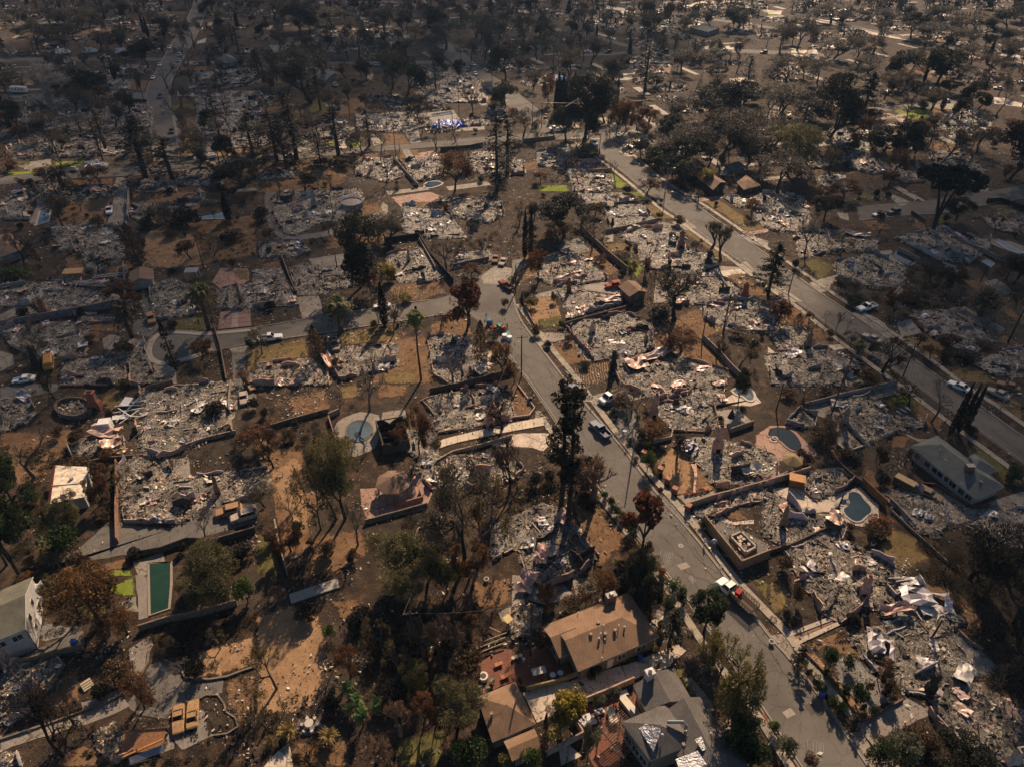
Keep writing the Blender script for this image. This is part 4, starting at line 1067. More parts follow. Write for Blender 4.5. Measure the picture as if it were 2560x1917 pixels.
def plates(mb,c,half,yaw,tx,ty,col,mat=0):
 """many tilted slabs at once; c (n,3), half (n,3)"""
 n = len(c); cy,sy = np.cos(yaw),np.sin(yaw); cx,sx = np.cos(tx),np.sin(tx); cb,sb = np.cos(ty),np.sin(ty)
 Rz = np.zeros((n,3,3)); Rz[:,0,0] = cy; Rz[:,0,1] = -sy; Rz[:,1,0] = sy; Rz[:,1,1] = cy; Rz[:,2,2] = 1
 Rx = np.zeros((n,3,3)); Rx[:,0,0] = 1; Rx[:,1,1] = cx; Rx[:,1,2] = -sx; Rx[:,2,1] = sx; Rx[:,2,2] = cx
 Ry = np.zeros((n,3,3)); Ry[:,1,1] = 1; Ry[:,0,0] = cb; Ry[:,0,2] = sb; Ry[:,2,0] = -sb; Ry[:,2,2] = cb
 Mx = Rz @ Rx @ Ry
 k = np.array([(x,y,z) for z in (-1,1) for x,y in ((-1,-1),(1,-1),(1,1),(-1,1))],float)
 kk = np.tile(k[None],(n,1,1)); kk[:,:,:2] *= 1 + RNG.normal(0,.16,(n,8,2))
 V = np.einsum('nij,nkj->nki',Mx,kk * half[:,None,:]) + c[:,None,:]
 F = np.array([(4,5,6,7),(0,1,5,4),(1,2,6,5),(2,3,7,6),(3,0,4,7)])
 FF = (F[None] + (np.arange(n) * 8)[:,None,None]).reshape(-1,4)
 mb.add(V.reshape(-1,3),FF,np.repeat(col,5,axis=0),mat)
def pick(n,w=None,var=.18):
 w = PW if w is None else w; i = RNG.choice(len(PAL),n,p=w / w.sum())
 return np.clip(PAL[i] * (1 + RNG.normal(0,var,(n,1))),.01,.9)
def bumps(P,seed):
 r = np.random.default_rng(seed); h = np.zeros(len(P))
 for _ in range(7):
  a = r.uniform(0,2 * math.pi); f = r.uniform(.25,1.1); h += np.sin((P[:,0] * math.cos(a) + P[:,1] * math.sin(a)) * f + r.uniform(0,6))
 return h / 7
def rubble_mesh(name,poly,dens,smin=.12,smax=.55,seed=1,w=None,heap=.8):
 """heaped ash bed with broken slabs, sticks and sheets in the outline poly (local coordinates)"""
 a = np.array(poly); lo,hi = a.min(0),a.max(0); A = area(poly); mb = MB()
 # bed: a lumpy grid clipped to the outline
 cell = max(.7,math.sqrt(A) / 22)
 xs = np.arange(lo[0],hi[0] + cell,cell); ys = np.arange(lo[1],hi[1] + cell,cell)
 X,Y = np.meshgrid(xs,ys); P = np.c_[X.ravel(),Y.ravel()]; P = P + RNG.normal(0,cell * .12,P.shape)
 ok = inside(P,poly); H = np.where(ok,.12 + heap * .5 * np.clip(bumps(P,seed) + .25,0,1) + RNG.uniform(0,.18,len(P)),0.015)
 nx = len(xs); F = []
 for j in range(len(ys) - 1):
  for i in range(nx - 1):
   q = (j * nx + i,j * nx + i + 1,(j + 1) * nx + i + 1,(j + 1) * nx + i)
   if ok[list(q)].sum() >= 2: F.append(q)
 if F: mb.add(np.c_[P,H],np.array(F),mat=1)
 n = int(A * dens * 3.0); Q = RNG.uniform(lo * 1.15,hi * 1.15,(int(n * 1.5 * np.prod(hi - lo) / A) + 5,2)); k = inside(Q,poly) | (inside(Q / 1.13,poly) & (RNG.random(len(Q)) < .4)); Q = Q[k][:n]; n = len(Q)
 if n:                                               # small flakes
  z = .16 + heap * .5 * np.clip(bumps(Q,seed) + .25,0,1) + RNG.uniform(0,.2,n); leaves(mb,np.c_[Q,z],smin * (.8 + 1.2 * RNG.random(n) ** 4),np.clip(pick(n,w) * np.where(bumps(Q * .9,seed + 2) < -.10,.22,1.12)[:,None] * (1 + bumps(Q * 1.9,seed + 9)[:,None] * 1.1),.010,.8),.2,0,.55,.6)
 n = int(A * dens); Q = RNG.uniform(lo,hi,(int(n * 1.1 * np.prod(hi - lo) / A) + 5,2)); Q = Q[inside(Q,poly)][:n]; n = len(Q)
 if n:
  s = smin + (smax - smin) * RNG.random(n) ** 3.2; z = .12 + heap * .5 * np.clip(bumps(Q,seed) + .25,0,1) + RNG.uniform(0,.22,n)
  asp = RNG.uniform(.3,1.0,n); half = np.c_[s,s * asp,RNG.uniform(.02,.09,n)]
  s *= np.where(bumps(Q * 2.3,seed + 4) > .05,1.25,.62); half = np.c_[s,s * asp,half[:,2]]; st = RNG.random(n) < .22; half[st,0] *= RNG.uniform(1.5,3.5,st.sum()); half[st,1] = RNG.uniform(.03,.08,st.sum())
  patchy = bumps(Q * 1.9,seed + 9)
  col = pick(n,w); col = np.clip(col * np.where(bumps(Q * .9,seed + 2) < -.10,.22,1.12)[:,None] * (1 + patchy[:,None] * .9),.010,.85)
  plates(mb,np.c_[Q,z],half,RNG.uniform(0,6.28,n),RNG.normal(0,.42,n),RNG.normal(0,.42,n),col)
 tone = np.array([(1.12,1.05,.95),(.62,.60,.58),(1.2,1.02,.88),(.85,.82,.80),(1.25,1.2,1.12),(.95,.80,.68),(.75,.78,.82)][(seed * 5) % 7])
 mb.C = [np.clip(c * tone,.01,.88) for c in mb.C]; return mb.mesh(name,[M['rubble'],M['rubble_base']])
STUCCO = [(0.50,0.34,0.29),(0.46,0.42,0.38),(0.36,0.32,0.29),(0.54,0.36,0.27),(0.40,0.26,0.22),(0.42,0.38,0.40)]
def sheet_mesh(sx,sy,col,seed,curl=.35):
 r = np.random.default_rng(seed); nx,ny = 7,5; mb = MB()
 X,Y = np.meshgrid(np.linspace(-.5,.5,nx),np.linspace(-.5,.5,ny)); X = X + r.normal(0,.022,X.shape); Y = Y + r.normal(0,.03,Y.shape)
 ph = r.uniform(0,6,3)
 Z = curl * (.5 * np.sin(X * 5 + ph[0]) + .4 * np.sin(Y * 6 + ph[1]) + .3 * np.sin((X + Y) * 9 + ph[2]) + r.normal(0,.14,X.shape))
 Z = Z - Z.min() + .12
 V = np.c_[(X * sx).ravel(),(Y * sy).ravel(),Z.ravel()]
 F = [(j * nx + i,j * nx + i + 1,(j + 1) * nx + i + 1,(j + 1) * nx + i) for j in range(ny - 1) for i in range(nx - 1) if r.random() > .06]
 mb.add(V,F,np.clip(np.array(col) * (1 + r.normal(0,.12,(len(F),1))),.02,.8))
 V2 = V.copy(); V2[:,2] -= .07; mb.add(V2,[f[::-1] for f in F],np.array(col) * .6)
 return mb.mesh('collapsed_sheet',M['sheet'])
SHEETS = [sheet_mesh(1,1,c,50 + i,.35) for i,c in enumerate(STUCCO * 2)]
RUSTY = [sheet_mesh(1,1,(0.34,0.15,0.05),80,.25),sheet_mesh(1,1,(0.28,0.17,0.10),81,.3)]
WHITE = [sheet_mesh(1,1,(0.46,0.43,0.40),90,.3),sheet_mesh(1,1,(0.38,0.37,0.37),91,.3)]
CHC = {'black': (0.03,0.026,0.023),'pale': (0.46,0.39,0.33),'red': (0.22,0.09,0.06),'pink': (0.42,0.26,0.21),'brown': (0.20,0.135,0.10),'grey': (0.26,0.24,0.22)}
def chimney(parent,x,y,h,w=1.3,kind='brown'):
 """standing chimney with shoulders, throat opening and cap"""
 c = CHC[kind]; mb = MB(); rz = RNG.uniform(-.4,.4); lean = (RNG.normal(0,.02),RNG.normal(0,.02))
 mb.box((0,0,h * .19),(w * 1.25,w * .8,h * .38),0,c,bottom=False)
 mb.box((0,0,h * .44),(w * 1.25,w * .8,h * .12),0,c,bottom=False,taper=.72)
 mb.box((0,0,h * .72),(w * .82,w * .56,h * .46),0,np.array(c) * 1.06,bottom=False,taper=.97)
 mb.box((0,0,h * .965),(w * .95,w * .68,h * .05),0,np.array(c) * .85)
 mb.box((0,0,h * 1.0),(w * .45,w * .3,h * .05),0,(.02,.018,.016))
 mb.box((0,-w * .405,h * .12),(w * .6,.03,h * .16),0,(.012,.01,.01))
 for k in range(5): mb.box((RNG.uniform(-w,w),RNG.uniform(-w,w),.15),(.4,.3,.25),RNG.uniform(0,3),np.array(c) * .8)
 o = mb.obj('chimney',M['masonry'],parent); o.location = (x,y,0); o.rotation_euler = (lean[0],lean[1],rz); return o
STUBS = {}
def wall_stub(parent,a,b,h,t=.2,col=(.4,.34,.3),name='wall_fragment'):
 """one broken wall piece with a ragged top"""
 a,b = np.array(a,float),np.array(b,float); L = float(np.linalg.norm(b - a))
 if L < .3: return
 key = (round(L,0),round(h,1),tuple(np.round(col,1)),int(RNG.integers(3)))
 if key not in STUBS:
  n = max(3,int(L / 1.1)); xs = np.linspace(0,L,n + 1); top = h * np.clip(RNG.uniform(.45,1.1,n + 1),.3,1.1); mb = MB()
  V = np.vstack([np.c_[xs,np.full(n + 1,-t / 2),np.zeros(n + 1)],np.c_[xs,np.full(n + 1,-t / 2),top],np.c_[xs,np.full(n + 1,t / 2),top],np.c_[xs,np.full(n + 1,t / 2),np.zeros(n + 1)]]); k = n + 1
  F = [(q * k + i,q * k + i + 1,(q + 1) * k + i + 1,(q + 1) * k + i) for i in range(n) for q in range(3)]
  F += [(0,k,2 * k,3 * k),(k - 1,4 * k - 1,3 * k - 1,2 * k - 1)]
  mb.add(V,F,np.clip(np.array(col) * (1 + RNG.normal(0,.1,(len(F),1))),.02,.8)); STUBS[key] = mb.mesh(name,M['masonry'])
 o = link(name,STUBS[key],parent,(a[0],a[1],0),math.atan2(b[1] - a[1],b[0] - a[0])); return o
RUIN_POLY = []; RN = [0]
def ruin(reg,pts,chim=(),sheets='mix',nsheet=None,dens=None,walls=.55,wcol=None,desc=None,w=None,heap=1.1):
 poly = ccw(GP(reg,pts)); RN[0] += 1; c_ = np.array(centroid(poly)); poly = [tuple(c_ + (np.array(p) - c_) * 1.17) for p in poly]; sd = RN[0]; RUIN_POLY.append(poly)
 cx,cy = centroid(poly); loc = [(x - cx,y - cy) for x,y in poly]; A = area(poly)
 near = max(0,min(1,(330 - cy) / 230)); dens = dens if dens is not None else 1.1 + 3.3 * near
 root = thing('burned_house','','burnt ruin',(cx,cy,.08),0,'burnt-out houses')
 # concrete floor under the ashes
 mb = MB(); q = [(x * 1.02,y * 1.02) for x,y in loc]; mb.poly(q,.05,(.07,.06,.052)); mb.obj('foundation_slab',M['masonry'],root)
 r = rubble_mesh('rubble',loc,dens * .9,.075 if near > .4 else .15,.36 if near > .4 else .62,sd,KW[sheets] if w is None else w,heap); o = link('rubble',r,root); o['kind'] = 'stuff'
 rnd = random.Random(sd * 13 + 5); wc = wcol or rnd.choice(STUCCO); k = len(loc)
 for i in range(k):
  a,b = np.array(loc[i]),np.array(loc[(i + 1) % k]); L = np.linalg.norm(b - a); s = 0
  while s < L - .8:
   seg = rnd.uniform(1.5,5.5); e = min(L,s + seg)
   if rnd.random() < walls: wall_stub(root,a + (b - a) * s / L,a + (b - a) * e / L,rnd.choice((.3,.5,.8,1.3,1.9)),.16,np.array(wc) * .8)
   s = e + rnd.uniform(0,2.0)
 main = max(range(k),key=lambda i: np.linalg.norm(np.array(loc[i]) - np.array(loc[(i + 1) % k]))); d = np.array(loc[(main + 1) % k]) - np.array(loc[main]); d = d / np.linalg.norm(d); nrm = np.array((-d[1],d[0]))
 for _ in range(int(A / 34)):
  for _t in range(8):
   p = np.array((rnd.uniform(-1,1),rnd.uniform(-1,1))) * math.sqrt(A) * .7; v = (d if rnd.random() < .5 else nrm) * rnd.uniform(1.5,4.5)
   if inside([p,p + v],loc).all():
    wall_stub(root,p,p + v,rnd.choice((.6,.9,1.5,2.2)),.15,wc if rnd.random() < .6 else (.06,.05,.045)); break
 ns = nsheet if nsheet is not None else int(A / 30)
 for _ in range(ns):
  for _t in range(8):
   p = (rnd.uniform(-1,1) * math.sqrt(A) * .8,rnd.uniform(-1,1) * math.sqrt(A) * .8)
   if inside([p],loc)[0]:
    pool = {'mix': SHEETS + RUSTY[:1],'pink': [SHEETS[0],SHEETS[3],SHEETS[6],SHEETS[9]],'rust': RUSTY + [SHEETS[3]],'white': WHITE + SHEETS[1:2],'grey': SHEETS[1:3] + SHEETS[5:6]}[sheets]
    o = link('collapsed_sheet',rnd.choice(pool),root,(p[0],p[1],rnd.uniform(.1,.4)),rnd.uniform(0,6.28)); s_ = rnd.random() ** 1.7; o.scale = (.9 + 2.8 * s_ * rnd.uniform(.6,1.2),.7 + 1.6 * s_,rnd.uniform(.5,1.2)); o.rotation_euler = (rnd.gauss(0,.15),rnd.gauss(0,.15),rnd.uniform(0,6.28)); break
 # burnt beams and pipes left standing
 for _ in range(int(A / 45) if near > .15 else 0):
  p = (rnd.uniform(-1,1) * math.sqrt(A) * .6,rnd.uniform(-1,1) * math.sqrt(A) * .6)
  if inside([p],loc)[0]:
   l = rnd.uniform(2,4.5); mb = MB(); mb.box((0,0,0),(l,.14,.16),0,(.035,.03,.026)); o = mb.obj('charred_beam',M['bark'],root); o.location = (p[0],p[1],.55); o.rotation_euler = (0,rnd.gauss(0,.22),rnd.uniform(0,6.28))
 for (crg,x,y,ty,wd,kd) in chim:
  gx,gy = G(crg,x,y); h = max(2.2,min(6.6,height_at(crg,x,y,ty))); wm = max(.7,min(1.7,wd / 3.45 * mpp(gy) * .72))
  chimney(root,gx - cx,gy - cy,h,wm,kd)
 kd = {'pink': 'ruin with pink sheets','rust': 'ruin with rusty sheets','white': 'ruin with white panels','grey': 'grey ash ruin','mix': 'ruin of mixed debris'}[sheets]
 if chim: kd += ' and ' + {'black': 'black','pale': 'pale','red': 'red','pink': 'pink','brown': 'brown','grey': 'grey'}[chim[0][5]] + ' chimney'
 say(root,desc or kd,cx,cy); return root
RU = '''
11 g 280,900 600,880 860,950 850,1080 500,1130 240,1050
11 m 880,890 1270,920 1270,1080 900,1090
11 m 100,1230 450,1180 440,1340 90,1360
11 p 480,1220 840,1180 840,1330 480,1350
11 w 890,1170 1080,1150 1080,1330 880,1330
11 g 940,560 1250,580 1280,620 950,650
11 w 940,660 1120,720 1100,770 950,770
11 g 1740,1010 2208,980 2208,1240 1720,1290
11 m 1720,830 2208,800 2208,980 1750,990
11 m 1760,720 2150,660 2208,720 1760,800
11 m 1650,640 2150,600 2150,650 1700,690
11 g 1560,1490 1880,1480 1890,1600 1560,1590
11 g 1230,1560 1500,1570 1500,1656 1200,1656
11 w 900,960 1060,280 1100,320 930,360 | skip
12 m 1440,590 1700,600 1900,700 1850,750 1460,770
12 w 1500,780 1940,780 1950,880 1500,880
12 g 900,1000 1330,980 1440,1090 1250,1130 930,1130
12 m 520,1040 640,1020 860,1130 760,1190 530,1180
12 m 0,1090 200,1060 260,1180 0,1270
12 g 1800,1030 2000,1040 1990,1080 1810,1085
12 g 880,1400 1190,1370 1290,1500 1130,1560 900,1500
12 m 1260,1400 1560,1370 1600,1520 1380,1560
12 m 1800,1330 2050,1320 2060,1500 1830,1470
13 g 230,1330 440,1260 500,1330 420,1450 250,1420
13 p 480,1480 640,1440 830,1540 820,1656 560,1640
13 m 0,1380 90,1400 100,1500 0,1500
13 w 880,1170 1130,1120 1150,1220 940,1235
13 g 1780,1440 1900,1460 1950,1560 1860,1560
14 g 560,1110 850,1150 860,1290 740,1320 560,1210
14 g 1160,1080 1300,1110 1280,1180 900,1150 900,1090
14 m 1560,1000 1900,1030 1900,1150 1650,1210 1500,1080
14 g 1400,1330 1700,1330 1850,1470 1800,1550 1480,1430
14 p 660,1370 860,1360 1000,1470 900,1500 700,1440
14 w 450,1540 600,1520 700,1640 450,1656
14 m 1070,1440 1320,1450 1330,1560 1180,1570
21 p 0,90 180,60 250,140 240,230 60,230 0,200
21 g 480,330 720,300 960,330 1060,440 1020,560 860,660 760,640 700,480 560,510
21 p 0,860 240,810 700,790 980,800 860,880 700,1040 380,1050 330,960 0,990
21 g 720,1090 1040,1060 1020,1110 700,1140
21 m 60,1220 180,1180 460,1150 700,1150 720,1200 690,1400 350,1420 140,1320
21 g 580,1480 1040,1430 1050,1656 560,1656
21 g 1330,830 1480,770 1640,830 1760,960 1690,1030 1380,1080 1330,960
21 m 1900,860 2208,800 2208,1000 1900,1010
21 w 1080,1290 1240,1300 1250,1460 1080,1480
21 g 1140,1510 1310,1490 1360,1656 1150,1656
21 m 1150,110 1480,110 1700,0 1740,90 1480,180 1160,190
21 m 1130,210 1310,230 1320,320 1200,260
22 m 0,700 210,700 300,870 330,960 0,980
22 w 200,70 300,10 830,0 870,60 760,210 560,250 370,340 290,330 210,190
22 m 60,450 350,430 430,510 340,550 60,560
22 g 310,680 450,640 560,740 580,870 370,880
22 g 560,650 840,680 870,800 600,840
22 g 1160,560 1420,510 1500,620 1600,720 1500,760 1260,770 1170,680
22 g 1300,120 1620,200 1700,290 1760,380 1520,390 1300,340
22 m 1620,60 2080,90 2100,190 1990,260 1720,200
22 m 1700,600 1800,540 2000,520 2010,600 1720,660
22 p 50,1500 560,1450 590,1656 30,1656
22 m 650,1440 820,1350 1180,1330 1180,1500 1000,1540 760,1600
22 p 1510,1290 1720,1250 1900,1380 1930,1500 1700,1640 1560,1560
23 w 600,30 950,20 1050,80 900,120 650,110
23 w 820,180 960,130 1110,130 1160,200 1060,300 880,310
23 w 980,400 1150,340 1430,340 1480,500 1680,560 1700,620 1520,680 1200,640 1110,500
23 p 240,740 330,570 480,520 680,610 770,740 620,770 400,800
23 p 410,830 560,830 640,880 900,910 900,960 720,1010 520,1080 470,950
23 g 520,1170 760,1100 960,1080 1160,1160 1170,1350 1000,1380 740,1430 620,1300
23 p 920,1490 1380,1400 1480,1470 1790,1560 1740,1800 1300,1780 1000,1656
23 m 1320,770 1790,760 1930,860 1800,960 1400,950
23 p 1690,1010 1900,950 2208,980 2208,1200 1900,1190 1700,1090
23 m 1860,60 2208,30 2208,140 1960,130
23 w 2080,190 2200,200 2330,280 2280,340 2180,300
24 m 0,40 280,60 350,260 230,330 40,300
24 r 280,380 480,340 900,430 860,520 560,500 320,560
24 g 620,620 880,550 1150,660 1130,800 900,820 640,740
24 g 1150,410 1450,340 1850,420 1870,480 1700,600 1480,570
24 g 1280,1090 1420,1040 1640,1080 1900,1280 1740,1370 1600,1320 1380,1200
24 p 1800,1480 2080,1380 2300,1380 2300,1600 1960,1560
24 m 0,1180 260,1180 340,1270 240,1350 100,1360
24 m 40,1430 500,1370 700,1480 800,1620 600,1656 80,1640
24 p 1850,230 2208,260 2208,380 1960,320
24 m 1140,830 1300,860 1240,920 1100,900
31 m 0,170 230,120 280,230 220,330 60,390 0,400
31 r 640,560 730,490 920,420 1040,480 1050,560 960,610 660,620
31 w 1270,80 1500,60 1950,20 1990,180 1900,340 1640,500 1400,600 1270,500 1240,330
31 m 1090,800 1160,700 1300,650 1450,680 1500,790 1640,830 1880,790 2208,760 2208,930 1960,1000 1850,1010 1700,1090 1560,1160 1150,1150 1120,1000
32 g 1500,160 1640,110 2050,40 2150,150 2180,290 1880,350 1620,390 1580,260
32 w 1400,730 1500,670 1640,640 1860,640 2050,660 2180,690 2240,740 2180,810 2000,870 1560,890
32 m 1300,420 1520,420 1560,640 1400,640 1310,560
33 g -120,1250 250,1080 430,1130 640,1430 680,1470 540,1600 300,1700 160,1640 80,1400 -100,1500
33 g 1240,260 1400,130 1500,100 1700,210 1740,340 1640,390 1400,380 1290,310
33 w 1490,560 1600,500 1760,500 2040,560 2208,620 2230,800 1900,870 1780,860 1650,700
33 g 1640,1110 1780,1010 2208,890 2208,1000 1960,1040 1780,1130
33 m 1240,60 1400,0 1560,20 1500,90 1300,130
34 g 620,180 870,130 940,190 1000,270 1290,300 1270,360 1000,430 850,500 720,350
34 w 270,240 400,290 380,380 170,340
34 g 330,790 560,740 700,830 640,890 430,990 320,900
34 p 0,950 180,1030 280,1130 380,1150 560,1120 620,1220 580,1320 200,1400 0,1300
34 g 1010,970 1200,910 1300,900 1480,1080 1500,1200 1440,1290 1280,1250 1200,1150
34 g 200,1470 400,1380 700,1400 1000,1560 1140,1700 340,1700
34 w 1760,1230 2000,1110 2208,1100 2208,1420 2060,1380
44 g 280,90 500,0 800,0 870,110 740,300 620,380 470,300 420,180
44 w 800,170 1250,80 1500,280 1650,390 1520,450 1200,420 1020,320 860,260
44 w 770,580 1150,430 1450,500 1640,700 1680,820 1560,950 1340,990 1180,960 1000,850 880,700
44 p 1450,1190 1560,1010 1880,1000 2060,1150 2300,1300 2300,1700 1850,1620 1600,1440
41 w 0,890 200,780 460,740 500,800 420,940 280,1130 120,1240 0,1240
41 m 820,1360 960,1310 1080,1400 1100,1540 1000,1600 860,1500
41 m 0,1540 150,1540 180,1656 0,1656
43 m 0,320 100,240 240,330 200,480 0,560
24 g 1150,180 1230,190 1240,250 1100,240 | skip
'''
CH = {('21','0,860'): [(21,400,1070,940,75,'red')],('21','60,1220'): [(21,335,1500,1335,85,'black')],('21','1900,860'): [(21,2085,960,790,40,'brown')],('22','200,70'): [(22,510,140,0,75,'grey')],
   ('22','1160,560'): [(22,1320,610,495,35,'grey')],('23','820,180'): [(23,865,290,230,30,'black')],('23','520,1170'): [(23,690,1225,1110,55,'pale'),(23,1155,1310,1270,35,'brown')],
   ('23','920,1490'): [(23,870,1550,1370,65,'black')],('23','980,400'): [(23,1455,490,340,65,'brown'),(23,1690,640,510,55,'black'),(23,1350,690,590,45,'black')],
   ('23','410,830'): [(23,490,870,745,40,'red')],('23','1320,770'): [(23,2000,920,785,90,'red')],('24','0,1180'): [(24,335,1350,1220,60,'brown')],('31','1090,800'): [(31,1885,960,805,55,'brown')],
   ('32','1500,160'): [(32,2020,365,230,80,'pink')],('32','1400,720'): [(32,1880,550,430,50,'pale'),(32,1525,620,570,45,'red')],('33','1490,560'): [(33,1765,590,320,90,'pink')],('33','1240,260'): [(33,1215,300,70,70,'pink')],
   ('34','620,180'): [(34,650,360,215,60,'grey')],('44','770,580'): [(44,1385,1010,870,90,'black')],('44','280,90'): [(44,815,180,20,85,'pink')],('44','1450,1190'): [(44,2080,1640,1500,110,'pale')],
   ('14','1560,1000'): [(14,1530,1070,960,55,'pale')],('13','880,1170'): [(13,1120,1215,1100,35,'pale')],('21','580,1480'): [],('34','0,950'): [(34,120,1240,1060,60,'brown')],('21','480,330'): [(21,640,520,420,40,'pink')],('14','1160,1080'): [(14,1390,1040,970,40,'grey')]}
for ln in RU.strip().splitlines():
 if 'skip' in ln: continue
 rg,k,*pp = ln.split(); pts = [tuple(map(float,q.split(','))) for q in pp]
 ruin(int(rg),pts,CH.get((rg,pp[0]),()),{'g': 'grey','m': 'mix','p': 'pink','w': 'white','r': 'rust'}[k])

# ------------------------------------------------------------------ the round ruin and other built remains
def oval(reg,x,y,rx,ry,n=28,rot=0.0):
 return [(x + rx * math.cos(t) * math.cos(rot) - ry * math.sin(t) * math.sin(rot),y + rx * math.cos(t) * math.sin(rot) + ry * math.sin(t) * math.cos(rot)) for t in (2 * math.pi * i / n for i in range(n))]
pts = GP(31,oval(31,645,225,155,80)); cx,cy = centroid(pts); rt = thing('round_burned_room','round low-walled ruin full of ash with a red chimney at its rim','burnt ruin',(cx,cy,.06),0,'burnt-out houses')
loc = [(x - cx,y - cy) for x,y in pts]; RUIN_POLY.append(pts); o = link('rubble',rubble_mesh('rubble',loc,5,.12,.5,777),rt); o['kind'] = 'stuff'
mb = MB(); ribbon(mb,np.array(loc + [loc[0],loc[1]]),.3,0,1.1,col=(.13,.10,.08)); mb.obj('wall',M['masonry'],rt)
gx,gy = G(31,830,215); chimney(rt,gx - cx,gy - cy,4.6,2.0,'red')

# ------------------------------------------------------------------ walls and fences
def longwall(reg,pts,h,t=.22,col=(.33,.27,.22),name='boundary_wall',desc='',cat='wall',cap=None,panel=None,gaps=0.0,mat='masonry'):
 P = [np.array(p) for p in GP(reg,pts)]; cx,cy = np.mean(P,axis=0)
 root = thing(name,'',cat,(cx,cy,0),0,'walls and fences between the plots')
 line = [p - (cx,cy) for p in P]; seg = resample(line,panel or 3.0)
 for a,b in zip(seg,seg[1:]):
  if RNG.random() < gaps: continue
  L = float(np.linalg.norm(b - a)); key = (name,round(L,1),round(h,1),tuple(np.round(col,2)),mat)
  if key not in STUBS:
   mb = MB(); mb.box((L / 2,0,h / 2),(L - .015,t,h),0,col,bottom=False)
   if cap: mb.box((L / 2,0,h + .04),(L - .01,t + .1,.08),0,cap,bottom=False)
   STUBS[key] = mb.mesh('panel',M[mat])
  link('panel',STUBS[key],root,(a[0],a[1],RNG.uniform(-.05,.03)),math.atan2(b[1] - a[1],b[0] - a[0]))
 say(root,desc,cx,cy); return root
TAN,GRY,RED,PCH,OLV,BLK,BRN = (.36,.28,.21),(.27,.25,.24),(.26,.11,.07),(.50,.33,.25),(.30,.26,.13),(.035,.03,.026),(.14,.085,.055)
